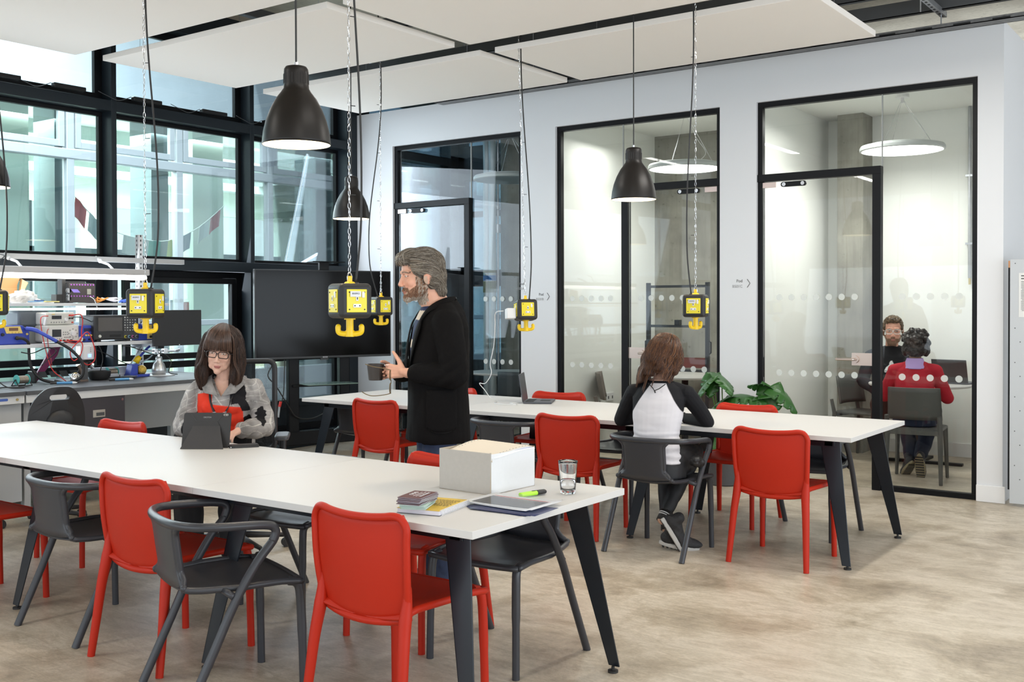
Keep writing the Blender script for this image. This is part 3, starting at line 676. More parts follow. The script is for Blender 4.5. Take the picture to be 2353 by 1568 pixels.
def arm_chair(m):
    e = thing('arm_chair', 'x', 'chair')
    rail = [(0, -.238, .687), (.11, -.232, .688), (.185, -.210, .689), (.238, -.165, .688), (.262, -.09, .685), (.270, 0, .681), (.270, .055, .677)]
    bend = [(.268, .098, .668), (.267, .112, .645), (.266, .100, .612)]
    legp = [(.264, .04, .54), (.262, -.04, .41), (.260, -.12, .24), (.258, -.235, 0)]
    full = [V((-p[0], p[1], p[2])) for p in reversed(rail + bend)] + [V(p) for p in (rail + bend)[1:]]
    q = MB(); sp = smooth_path(full, 4); q.tube(sp, [.0165] * len(sp), 12); q.build('arm_rail', m, e, smooth=True)
    for s in (-1, 1):
        q = MB(); sp = smooth_path([(s * p[0], p[1], p[2]) for p in bend[-2:] + legp], 4); q.tube(sp, [.0165] * len(sp), 12); q.build('leg', m, e, smooth=True, auto=.9)
        q = MB(); q.tube(smooth_path([(s * .222, .238, 0), (s * .220, .234, .2), (s * .217, .228, .38), (s * .213, .216, .428), (s * .208, .185, .440)], 4), [.0155] * 5 + [.0175] * 12, 14)
        q.build('leg', m, e, smooth=True, auto=.9)
    def shell(u, v):   # v: 0 rail top -> .5 bend -> 1 seat front
        s = 2 * u - 1
        if v < .45:
            t = v / .45; hw = .132 + .030 * max(0, 1 - t * 6) ** 2 - .004 * t; y = -.232 + .030 * t + .012 * s * s; z = .687 - .227 * t
            if t > .8: hw += (t - .8) * .28
            return V((s * hw, y, z))
        t = (v - .45) / .55; hw = .178 + .050 * min(1, t * 2.2)
        y = -.202 + .43 * t; z = .452 - .020 * math.sin(PI * min(1, t * 1.05)) * (1 - s * s) - .014 * (1 - t) * (1 - s * s)
        a = max(0, 1 - t / .12); z += .010 * a
        z -= .014 * max(0, t - .8) * 5 * (1 - .3 * s * s)
        return V((s * hw, y + .015 * (1 - s * s) * t, z))
    q = MB(); q.grid(lambda u, v: shell(u, v * .45), 13, 12); q.build('backrest', m, e, smooth=True, solid=.012)
    q = MB(); q.grid(lambda u, v: shell(u, .45 + v * .55), 15, 16); q.build('seat', m, e, smooth=True, solid=.010)
    q = MB()
    for u in (0, 1):
        q.tube(smooth_path([shell(u, v / 20) + V((0, 0, -.004)) for v in range(0, 21, 1)], 2), .0125, 10)
    q.tube([shell(u / 10, 1) + V((0, 0, -.006)) for u in range(11)], .0125, 10)
    for s in (0, 1):
        p = shell(s, .62); q.tube([p + V((0, 0, -.006)), V(((s * 2 - 1) * .260, -.045, .425))], .013, 10)
        p = shell(s, .45); q.sph(p, .0135)
    q.build('shell_rim', m, e, smooth=True)
    return e
rc = side_chair(M_RED); ga = arm_chair(M_GREY)
used = {'r': False, 'g': False, 's': False}
def place(kind, x, y, deg, label, group):
    src = rc if kind == 'r' else ga
    if not used[kind]:
        used[kind] = True; o = src; o['label'] = label
    else: o = copy_tree(src); o['label'] = label
    o.location = (x, y, 0); o.rotation_euler = (0, 0, math.radians(deg)); o['group'] = group
    return o
GR, GA = 'orange-red plastic side chairs', 'charcoal plastic armchairs'
place('r', -2.57, 2.835, 0, 'orange-red side chair tucked under the near right corner of the front table', GR)
place('r', -3.82, 2.795, 1, 'orange-red side chair between the two charcoal armchairs along the front table', GR)
place('r', -5.275, 2.70, 0, 'orange-red side chair at the front table, cut off by the left edge', GR)
place('r', -3.145, 3.615, 180, 'orange-red side chair whose top shows just left of the cardboard box', GR)
place('r', -5.68, 3.610, 182, 'orange-red side chair beyond the front table, left of the woman with glasses', GR)
place('g', -4.44, 2.815, -3, 'charcoal armchair at the front table, pushed in left of the first orange-red chair', GA)
place('g', -3.275, 2.62, -20, 'charcoal armchair in the foreground, turned slightly away from the front table', GA)
place('g', -2.64, 3.60, 180, 'charcoal armchair under the near end of the front table, facing the viewer', GA)
place('g', -3.92, 3.66, 180, 'charcoal armchair with only its curved rail showing beyond the front table', GA)
place('r', -2.305, 5.862, 0, 'orange-red side chair at the near right corner of the back table', GR)
place('r', -3.675, 5.835, 6, 'orange-red side chair left of the woman in the raglan top, back to the viewer', GR)
place('r', -5.41, 5.93, 0, 'orange-red side chair at the back table behind the standing man', GR)
place('r', -2.99, 6.74, 180, 'orange-red side chair on the far side of the back table, before the potted plant', GR)
place('r', -4.60, 6.86, 192, 'orange-red side chair on the far side of the back table, right of the laptop', GR)
place('r', -5.60, 6.73, 180, 'orange-red side chair beyond the back table, mostly hidden by the standing man', GR)
place('g', -2.99, 5.655, 0, 'charcoal armchair in which the woman in the raglan top sits', GA)
place('g', -2.435, 6.66, 180, 'charcoal armchair under the far right corner of the back table, facing the viewer', GA)
place('g', -4.22, 5.86, 0, 'charcoal armchair pushed under the back table, right of the standing man', GA)
place('g', -3.88, 6.72, 180, 'charcoal armchair on the far side of the back table, left of the seated woman', GA)
place('g', -6.02, 6.30, 8, 'charcoal armchair beyond the left end leg of the back table', GA)

# ------------------------------------------------------------------ pendant lamps
M_SHADE = mat('shade_bronze_black', (.0085, .0065, .0055), .40, .0, spec=.35, bump=.04, bscale=500)
M_INNER = mat('shade_inner_warm', (.95, .90, .78), .5, emit=(1.0, .86, .58), estr=2.2)
M_BULB = mat('bulb_glow', (1, .9, .7), .5, emit=(1.0, .88, .66), estr=9.0)
def pendant(x, y, z, label):
    e = thing('pendant_lamp', label, 'pendant lamp', (x, y, z), group='black dome pendant lamps')
    prof = [(.1475, 0), (.1470, .012), (.142, .055), (.130, .105), (.111, .155), (.087, .200), (.066, .228), (.0545, .245), (.0525, .262), (.0525, .315), (.051, .330), (.045, .340), (.030, .344), (0, .345)]
    q = MB(); q.lathe(prof, seg=56)
    q.build('lamp_shade', M_SHADE, e, smooth=True, solid=-.0015)
    q = MB(); q.lathe([(.1462, .001), (.141, .055), (.129, .104), (.110, .153), (.086, .197), (.0, .21)], seg=48); q.build('inner_reflector', M_INNER, e, smooth=True)
    q = MB(); q.sph((0, 0, .10), .05, 20, 12); q.build('bulb', M_BULB, e, smooth=True)
    q = MB()
    for k in range(26):
        a = 2 * PI * k / 26; c, s_ = math.cos(a), math.sin(a)
        q.add([(.0532 * c - s_ * dx, .0532 * s_ + c * dx, zz) for dx, zz in ((-.0022, .270), (.0022, .270), (.0022, .305), (-.0022, .305))], [(0, 1, 2, 3)])
        # raised fins between the slots
    q.build('vent_slots', mat('slot_glow', (.30, .25, .18), .7), e)  # lighter warm colour stands in for lamp light showing through the slots
    q = MB()
    for k in range(26):
        a = 2 * PI * (k + .5) / 26; c, s_ = math.cos(a), math.sin(a); q.tube([(.0535 * c, .0535 * s_, .266), (.0535 * c, .0535 * s_, .309)], .0022, 5)
    q.build('vent_fins', M_SHADE, e)
    q = MB(); q.cyl((0, 0, .343), (0, 0, .362), .008, seg=14); q.build('cord_grip', M_CHROME, e)
    q = MB(); q.cyl((0, 0, .36), (0, 0, 4.24 - z), .0042, seg=8); q.build('cord', M_RUB, e)
    light('pendant_bulb', 'SPOT', (x, y, z + .04), 15, WARM, target=(x, y, 0), spot=2.3, blend=.6, radius=.05)
pendant(-3.48, 3.20, 2.185, 'largest black dome pendant lamp, hanging over the front table')
pendant(-3.45, 6.15, 2.175, 'black dome pendant lamp before the middle pod front')
pendant(-6.05, 6.15, 2.175, 'black dome pendant lamp before the corner of the window wall, behind a hanging chain')
pendant(-6.15, 3.20, 2.180, 'black dome pendant lamp cut off by the left edge')

# ------------------------------------------------------------------ hanging socket cubes
M_ST = mat('socket_white', (.78, .78, .76), .35)
def cube_sockets(x, y, z, deg, label, tapes=(), cordside=1, hookrot=0., swing=.05, tilt=0.):
    e = thing('hanging_socket_cube', label, 'power socket', (x, y, z), math.radians(deg), 'yellow and black socket cubes on chains')
    if tilt: e.rotation_euler = (math.radians(tilt), 0, math.radians(deg))
    h = .073
    q = MB(); q.box((-h, -h, -h), (h, h, h)); q.build('housing', M_RUB, e, bevel=.020, bseg=4)
    rot = M.Rotation(math.radians(hookrot), 4, 'Z')
    q = MB(); q.X = rot
    q.cyl((0, 0, -h), (0, 0, -h - .006), .024, seg=20); q.cyl((0, 0, -h), (0, 0, -h - .068), .0155, seg=18); q.cyl((0, 0, -h - .052), (0, 0, -h - .078), .019, seg=18)
    for s in (-1, 1):
        p = smooth_path([(0, 0, -h - .064), (s * .025, 0, -h - .066), (s * .046, 0, -h - .060), (s * .050, 0, -h - .043), (s * .049, 0, -h - .036)], 5)
        q.tube(p, .0115, 12); q.sph(p[-1], .0117, 12, 8)
    q.build('hook', M_YEL, e, smooth=True, auto=.7)
    q = MB(); q.cyl((0, 0, h - .001), (0, 0, h + .008), .026, .018, seg=20); q.cbox((0, 0, h + .018), (.020, .012, .028)); q.build('hanger', M_YEL, e, bevel=.002)
    q = MB()
    for c in (-1, 1): q.tube([(c * .009, 0, h + .016), (c * .010, 0, h + .03), (c * .006, 0, h + .042), (0, 0, h + .046)], .0028, 8)
    q.build('shackle', M_CHROME, e)
    for f in range(4):
        R_ = M.Rotation(f * PI / 2, 4, 'Z')
        q = MB(); q.X = R_; q.box((-.045, -h - .003, -.048), (.045, -h + .002, .048)); pl = q.build('faceplate', M_YPLATE, e, bevel=.0015)
        q = MB(); q.X = R_; y_ = -h - .0065
        q.box((-.006, y_, .0), (.006, -h - .0025, .022)); q.box((-.018, y_, -.028), (.018, -h - .0025, -.013)); q.build('socket_outlet', M_ST, pl, bevel=.0015)
        q = MB(); q.X = R_; q.box((.021, y_ - .0015, .013), (.033, -h - .0025, .038)); q.build('switch', M_ST, pl, bevel=.0015)
        q = MB(); q.X = R_
        for cx_, cz_, ww, hh in ((0, .010, .0042, .010), (-.011, -.0205, .006, .0045), (.011, -.0205, .006, .0045)): q.box((cx_ - ww / 2, y_ - .0006, cz_ - hh / 2), (cx_ + ww / 2, y_ + .001, cz_ + hh / 2))
        for sx in (-1, 1):
            for sz in (-1, 1): q.cyl((sx * .034, -h - .0045, sz * .036), (sx * .034, -h - .002, sz * .036), .0030, seg=10)
        q.build('pin_holes', M_DOT, pl)
        if f in tapes:
            q = MB(); q.X = R_; q.box((-.032, y_ - .002, .017), (.016, y_ - .0005, .040)); tp = q.build('paper_label', mat('label_paper', (.72, .73, .76), .7), pl)
            o = text('B5/SPK2', .0095, M_DKSTEEL, tp, R_ @ V((-.008, y_ - .0025, .030)), R_.to_3x3() @ V((1, 0, 0)), (0, 0, 1), 'handwriting')
    # chain to the soffit
    top = 4.2 - z; n = int((top - h - .044) / .027); links = MB(); cx0 = 0
    for i in range(n):
        z0 = h + .044 + i * .027; a = (i % 2) * PI / 2 + .35 * math.sin(i * 1.7)
        ca, sa = math.cos(a), math.sin(a)
        pts = [(.0052 * u * ca, .0052 * u * sa, z0 + w_) for u, w_ in ((-.5, .002), (-1, .010), (-.9, .020), (-.25, .030), (.25, .030), (.9, .020), (1, .010), (.5, .002))]
        links.tube(pts, .0014, 5, closed=True)
    links.build('chain', M_CHROME, e)
    cp = [(cordside * .028, 0, h)] + [(cordside * (.028 + (swing if 0 < i < 11 else 0) * math.sin(i * .55 + .3) * (1 - i / 14)), .004 * math.sin(i), h + (top - h) * i / 12.0) for i in range(1, 13)]
    q = MB(); q.tube(smooth_path(cp, 6), .0048, 8); q.cyl((cordside * .028, 0, h - .002), (cordside * .028, 0, h + .006), .013, seg=16); q.build('flex_cord', M_RUB, e, smooth=True)
    q = MB()
    for i in range(1, 7):
        z0 = h + top * i / 7.2; q.cbox((cordside * .018, 0, z0), (.022, .004, .003))
    q.build('cable_ties', M_DOT, e)
    return e
cube_sockets(-4.58, 3.20, 1.492, 27, 'hanging socket cube over the front table, left of the woman with glasses', (0,), 1, 9, .05)
cube_sockets(-3.16, 3.20, 1.500, 68, 'hanging socket cube nearest the standing man, largest in view', (0,), 1, -32, .035)
cube_sockets(-6.03, 3.20, 1.500, 60, 'hanging socket cube cut off by the left edge', (), 1, 0, .05)
cube_sockets(-5.73, 6.15, 1.470, 72, 'hanging socket cube before the television, next to the larger one', (), -1, -38, .09)
c4 = cube_sockets(-4.33, 6.15, 1.440, 48, 'hanging socket cube with the white charger plugged in', (), 1, -14, .03, -6)
cube_sockets(-3.00, 6.15, 1.470, 15, 'hanging socket cube over the seated woman, before the middle pod', (0,), -1, 60, .035)
# ------------------------------------------------------------------ things on the front table
Z = .7405
M_CARD = mat('grey_board', (.46, .43, .39), .85, var=.06, vscale=60)
M_CARDIN = mat('brown_board', (.50, .42, .32), .85, var=.08, vscale=50)
M_CARDW = mat('white_board', (.78, .78, .79), .75, var=.02, vscale=60)
M_PAPER = mat('white_paper', (.82, .82, .82), .8)
e = thing('cardboard_box', 'open white and grey cardboard box of punched paper on the front table', 'box', (-2.462, 3.260, Z), math.radians(-2))
W_, L_, H_ = .268, .285, .163
# local: -x grey face towards left, corner nearest the viewer at the origin
ang = math.radians(12)
q = MB(); t = .003
q.box((-W_, 0, 0), (0, t, H_)); q.build('grey_side', M_CARD, e, bevel=.001)
q = MB(); q.box((-t, t, 0), (0, L_, H_ - .004)); q.build('white_side', M_CARDW, e, bevel=.001)
q = MB(); q.box((-W_, t, 0), (-W_ + t, L_, H_)); q.box((-W_, L_ - t, 0), (0, L_, H_)); q.box((-W_, 0, 0), (0, L_, t)); q.build('back_sides', M_CARDIN, e)
q = MB(); q.add([(-.012, .001, H_), (0, .0, H_ - .03), (.003, .006, H_ - .035), (-.004, .008, H_ + .002), (-.004, -.001, .0), (.001, -.001, 0)], [(0, 1, 2, 3), (1, 4, 5)]); q.build('torn_corner', M_CARDIN, e, solid=.001)
q = MB(); q.box((-W_ + .01, .012, .02), (-.012, L_ - .012, H_ - .016)); ps = q.build('paper_stack', M_PAPER, e)
q = MB()
def sheet(u, v, k=0): return V((-W_ + .012 + (W_ - .020) * u, .012 + (L_ - .02) * v, H_ - .012 + k + .030 * math.sin(v * 2.6 + .2) * (1 - u * .55) * v + .008 * v))
q.grid(lambda u, v: sheet(u, v), 10, 14); q.build('top_sheet', mat('cream_paper', (.74, .66, .55), .8), ps, smooth=True, solid=.0008)
for i in range(3):
    q = MB(); q.grid(lambda u, v: sheet(u, v, -.003 * (i + 1)) + V((.004 * (i + 1), .003 * i, 0)), 8, 10); q.build('sheet', mat('lilac_paper', (.62, .62, .76), .8) if i % 2 else M_PAPER, ps, smooth=True, solid=.0008)
q = MB()
for i in range(13):
    p = sheet(.965, .02 + i * .078); q.cyl(p + V((0, 0, .0005)), p + V((0, 0, .0012)), .002, seg=8)
    if i < 9: p = sheet(.06, .3 + i * .075); q.cyl(p + V((0, 0, .0005)), p + V((0, 0, .0012)), .002, seg=8)
q.build('punched_holes', M_DKSTEEL, ps)
# drinking glass with water
def rib(a, z): return 1 + (.022 * math.cos(a * 26) if .02 < z < .112 else 0)
e = thing('drinking_glass', 'ribbed glass tumbler holding a little water on the front table', 'glass', (-2.245, 3.475, Z))
M_CLEAR = mat('clear_glass', (1, 1, 1), .0, trans=1., ior=1.45)
q = MB(); q.lathe([(0, 0), (.028, 0), (.0295, .004), (.0305, .02), (.0375, .118), (.0385, .128), (.0370, .1285), (.0355, .118), (.0283, .020), (.024, .013), (0, .012)], seg=156, wob=rib); q.build('tumbler', M_CLEAR, e, smooth=True)
q = MB(); q.lathe([(0, .0125), (.0238, .0135), (.0280, .020), (.0303, .050), (0, .050)], seg=48); q.build('water', mat('water', (1, 1, 1), .0, trans=1., ior=1.33), e, smooth=True)
# highlighter
e = thing('highlighter_pen', 'lime green highlighter with a black cap beside the papers', 'pen', (-2.325, 3.345, Z + .011), math.radians(76))
q = MB(); q.X = M.Scale(.7, 4, (0, 0, 1)); q.tube([(-.062, 0, 0), (-.060, 0, 0), (.018, 0, 0), (.02, 0, 0)], [.010, .013, .0135, .011], 16); q.build('barrel', mat('lime', (.45, .85, .05), .4), e, smooth=True, auto=.5)
q = MB(); q.X = M.Scale(.7, 4, (0, 0, 1)); q.tube([(.02, 0, 0), (.062, 0, 0), (.066, 0, 0)], [.0138, .0125, .010], 16); q.build('pen_cap', M_RUB, e, smooth=True, auto=.5)
q = MB(); q.prism([(.011 * math.cos(a * .5), .0055 * math.sin(a * .5)) for a in range(13)], .0004, (.006, -.001, .0092)); q.build('oval_mark', M_RUB, e)
text('highlighter', .010, M_RUB, e, (-.028, 0, .0096), (1, 0, 0), (0, 1, 0), 'printing') if False else None
# spiral notebook
e = thing('spiral_notebook', 'thick spiral notebook with a mustard cover near the table corner', 'notebook', (-2.473, 2.934, Z), math.radians(12))
q = MB(); q.box((-.088, -.116, .001), (.080, .116, .017)); q.build('pages', mat('notebook_pages', (.74, .72, .80), .8), e, bevel=.0008)
q = MB(); q.box((-.090, -.118, .0172), (.082, .118, .0182)); cv = q.build('cover', mat('mustard_cover', (.62, .42, .05), .6, var=.08, vscale=80), e)
q = MB(); q.box((-.090, -.118, 0), (.082, .118, .001)); q.build('back_cover', M_DKSTEEL, e)
q = MB()
for i in range(26):
    y = -.108 + i * .00865; q.tube([(.082 + .008 * math.cos(a * PI / 5), y, .009 + .010 * math.sin(a * PI / 5)) for a in range(10)], .0013, 5, closed=True)
q.build('wire_binding', M_WHITE, e)
q = MB(); random.seed(3)
for i in range(15):
    x = -.07
    while x < .06:
        w_ = random.uniform(.005, .013)
        q.box((x, .080 - i * .0078, .0182), (x + w_, .0842 - i * .0078, .01835)); x += w_ + .003
q.build('printed_text', mat('brown_print', (.12, .08, .02), .7), cv)
text('OUR EVERYTHING', .014, MATS['brown_print'], cv, (-.01, .062, .0174), (1, 0, 0), (0, 1, 0), 'cover_title') if False else None
# stack of dark red and pale green cards
random.seed(5)
cards = []
for i in range(13):
    green = i < 5; z = Z + .0190 + i * .0032
    e = thing('folded_card', ('mint green folded card, number %s from the bottom of the little stack' % ['one', 'two', 'three', 'four', 'five'][i]) if green else
              ('maroon folded leaflet with white circles and lettering, on top of the little stack' if i == 12 else 'maroon folded leaflet, %s below the lettered top one' % ['eighth', 'seventh', 'sixth', 'fifth', 'fourth', 'third', 'second', 'first'][i - 5] if i < 12 else ''),
              'leaflet', (-2.492 + random.uniform(-.003, .003), 2.862 + random.uniform(-.003, .003), z), math.radians((24 if green else 14) + random.uniform(-3, 3)), 'leaflets stacked on the notebook')
    q = MB(); mm = mat('mint_card', (.50, .68, .56), .7) if green else mat('maroon_card', (.115, .030, .028), .55)
    q.box((-.046, -.070, 0), (.046, .070, .0006)); 
    q.box((-.046, -.070, .0020), (.046, .070, .0026)); q.add([(-.046, -.070, .0001), (-.046, .070, .0001), (-.046, .070, .0007), (-.046, -.070, .0007)], [(0, 1, 2, 3)])
    q.build('cover', mm, e, solid=.0004)
    q = MB(); q.box((-.044, -.069, .0008), (.0465, .069, .0018)); q.build('inner_leaf', mat('pale_leaf', (.62, .66, .72), .8), e)
    if i == 12:
        q = MB()
        for kx in range(3): q.tube([(-.022 + .008 * math.cos(a * PI / 8), -.005 + kx * .020 + .008 * math.sin(a * PI / 8), .0029) for a in range(16)], .0007, 5, closed=True)
        for kx, (x0, x1, y) in enumerate(((-.03, .045, -.004), (-.035, .05, .008))): q.box((y, x0, .0018), (y + .003, x1, .0031))
        q.build('white_print', M_WHITE, e)
        text('THE OPTIMISTIC', .0115, M_WHITE, e, (.026, .005, .0034), (0, 1, 0), (-1, 0, -.02), 'lettering')
# papers
def flat_sheet(nm, lab, x, y, z, deg, w_, l_, m_, curl=.004, grp='papers spread beside the box'):
    e = thing(nm, lab, 'paper', (x, y, z), math.radians(deg), grp)
    q = MB(); q.grid(lambda u, v: V(((u - .5) * w_, (v - .5) * l_, curl * (abs(2 * u - 1) ** 3) * (.5 + .5 * v) + .0004)), 9, 5); o = q.build('sheet', m_, e, smooth=True, solid=.0005); return e, o
for i in range(4): flat_sheet('navy_card', 'navy blue printed card peeking out below the plastic wallet, %s of four' % ['lowest', 'second lowest', 'third lowest', 'uppermost'][i], -2.265 + i * .012, 3.105 - i * .006, Z + .0012 * i, -8 + i * 4, .28, .17, mat('navy_print', (.02, .03, .10), .45), .0015)
flat_sheet('document', 'white document inside the plastic wallet beside the box', -2.29, 3.155, Z + .0075, -3, .297, .200, M_PAPER)
e, o = flat_sheet('photo_print', 'white sheet printed with a dark grey photo and a red line, on the papers', -2.285, 3.160, Z + .0105, 0, .31, .20, M_PAPER)
q = MB(); q.grid(lambda u, v: V(((u - .5) * .255, -.085 + v * .135, .0016 + .004 * (abs((u - .5) * 1.6) ** 3) * (.5 + .5 * v))), 9, 4)
q.build('dark_photo', mat('dark_photo', (.055, .055, .06), .22, var=.5, vscale=14), o, smooth=True)
q = MB(); q.box((-.13, .060, .0014), (.13, .0625, .0026)); q.build('red_line', mat('red_line', (.6, .04, .05), .5), o)
e = thing('plastic_wallet', 'clear plastic wallet around the papers beside the cardboard box', 'plastic wallet', (-2.288, 3.158, Z + .0155), math.radians(-1))
q = MB(); q.grid(lambda u, v: V(((u - .5) * .345, (v - .5) * .235, .003 * math.sin(u * 9 + v * 4) * .5 + .006 * (abs(2 * u - 1) ** 4))), 16, 8); q.build('film', glass_mat('plastic_film', (.97, .97, .98), .35, .0), e, smooth=True)
# tablet in a folding case
face = math.atan2(-.62, .78)
e = thing('tablet', 'black tablet standing in a folded case on the front table', 'tablet', (-4.505, 3.497, Z), math.radians(34))
tilt = math.radians(16)
def tp(x, y, z): return (x, y * math.cos(tilt) + z * math.sin(tilt), z * math.cos(tilt) - y * math.sin(tilt))
q = MB(); pr = rrect(.250, .185, .012, 4, 0, .0925)
q.prism([(p[0], p[1]) for p in pr], -.010, (0, 0, 0), (1, 0, 0), (0, math.sin(tilt), math.cos(tilt))); 
tb = q.build('case_back', mat('case_black', (.022, .021, .022), .55, bump=.1, bscale=300), e, bevel=.0015)
q = MB(); a = .185
def cs(x, z, off): return (x, z * math.sin(tilt) - off, z * math.cos(tilt))
q.add([cs(-.112, .0, .0) if 0 else (-.112, -.055, .002), (.112, -.055, .002), cs(.07, .115, .004), cs(-.07, .115, .004)], [(0, 1, 2, 3)])
q.build('stand_flap', mat('flap_grey', (.035, .034, .036), .6, bump=.1, bscale=300), e, solid=.003)
q = MB(); q.add([cs(-.07, .115, .004), cs(.07, .115, .004), cs(.055, .140, .002), cs(-.055, .140, .002)], [(0, 1, 2, 3)]); q.build('upper_flap', MATS['case_black'], e, solid=.003)
q = MB()
for s in (-1, 1): q.tube([cs(s * .055, .140, .004), cs(s * .085, .176, .002)], .0008, 5); q.tube([cs(s * .07, .115, .006), cs(s * .075, .10, .006)], .0008, 5)
q.build('fold_line', mat('fold', (.06, .06, .06), .5), e)
q = MB(); q.prism(rrect(.026, .011, .005, 4), .0015, cs(.098, .173, .0005), (1, 0, 0), (0, math.sin(tilt), math.cos(tilt))); cmx = q.build('camera_window', M_CHROME, e)
q = MB(); q.sph(cs(.094, .173, .003), .003, 10, 6); q.sph(cs(.104, .173, .003), .002, 10, 6); q.build('camera_lens', M_DOT, cmx)
text('OROTON', .0095, mat('foil_grey', (.45, .45, .45), .3, .5), e, cs(0, .160, .0008), (1, 0, 0), (0, math.sin(tilt), math.cos(tilt)), 'case_lettering')
e = thing('phone', 'black phone in a flip case lying beside the tablet', 'phone', (-4.365, 3.635, Z), math.radians(58))
q = MB(); q.prism(rrect(.15, .078, .01, 4), .010); q.build('case', MATS['case_black'], e, bevel=.0012)
q = MB(); q.prism(rrect(.142, .070, .008, 4), .003, (.002, .002, .010)); ff = q.build('cover_flap', M_RUB, e, bevel=.001)
q = MB(); q.cyl((-.07, -.0385, .0055), (-.07, -.0395, .0055), .003, seg=12); q.build('press_stud', M_CHROME, e)

# ------------------------------------------------------------------ things on the back table
e = thing('laptop', 'open dark grey laptop with a round orange sticker on its lid', 'laptop', (-4.60, 6.53, Z), math.radians(118))
M_LAP = mat('space_grey', (.10, .105, .12), .42, .5)
q = MB(); q.prism(rrect(.304, .212, .012, 4, 0, -.106), .013, (0, 0, 0)); bs = q.build('laptop_base', M_LAP, e, bevel=.002)
q = MB(); q.box((-.13, -.075, .0132), (.13, -.015, .0138)); q.box((-.05, -.19, .0132), (.05, -.115, .0134)); q.build('keyboard', M_DOT, bs)
q = MB(); ty = math.radians(8); q.prism(rrect(.304, .208, .012, 4, 0, .104), -.006, (0, 0, .012), (1, 0, 0), (0, math.sin(ty), math.cos(ty))); ld = q.build('laptop_lid', M_LAP, e, bevel=.0015)
q = MB(); q.prism([(.026 * math.cos(t * PI / 14), .026 * math.sin(t * PI / 14)) for t in range(28)], -.0006, V((.115, math.sin(ty) * .165 + .0063, .012 + math.cos(ty) * .165)), (1, 0, 0), (0, math.sin(ty), math.cos(ty)))
stk = q.build('round_sticker', mat('orange_sticker', (.90, .28, .05), .5), ld)
q = MB()
for i in range(4): q.prism(rrect(.016, .0028, .001, 2, .115, .153 + i * .008), -.0003, V((0, .0072 , .012)), (1, 0, 0), (0, math.sin(ty), math.cos(ty)))
q.build('sticker_print', mat('sticker_red', (.45, .12, .03), .5), stk)
# charger block and cable
cm_ = c4.matrix_basis if False else None
ch = thing('phone_charger', 'white square charger plugged into the tilted socket cube, with its long cable', 'charger', (-4.33, 6.15, 1.44), math.radians(48))
ch.rotation_euler = (math.radians(-6), 0, math.radians(48))
q = MB(); q.box((-.145, -.042, -.062), (-.078, .034, .012)); q.build('charger_block', M_WHITE, ch, bevel=.006)
cbl = [(-4.46, 6.06, 1.435), (-4.53, 6.06, 1.42), (-4.565, 6.10, 1.33), (-4.60, 6.13, 1.18), (-4.655, 6.16, 1.05), (-4.66, 6.18, .975), (-4.76, 6.24, .895), (-4.84, 6.27, .888), (-4.80, 6.28, .84), (-4.775, 6.32, .78), (-4.79, 6.42, Z + .004), (-4.72, 6.30, Z + .003), (-4.58, 6.25, Z + .003), (-4.52, 6.30, Z + .003), (-4.62, 6.36, Z + .004), (-4.55, 6.45, Z + .003), (-4.53, 6.50, Z + .006)]
q = MB(); mi = (M.Translation((-4.33, 6.15, 1.44)) @ Euler((math.radians(-6), 0, math.radians(48))).to_matrix().to_4x4()).inverted(); q.X = mi
q.tube(smooth_path(cbl, 6), .0030, 7); q.build('charging_cable', M_WHITE, ch, smooth=True)

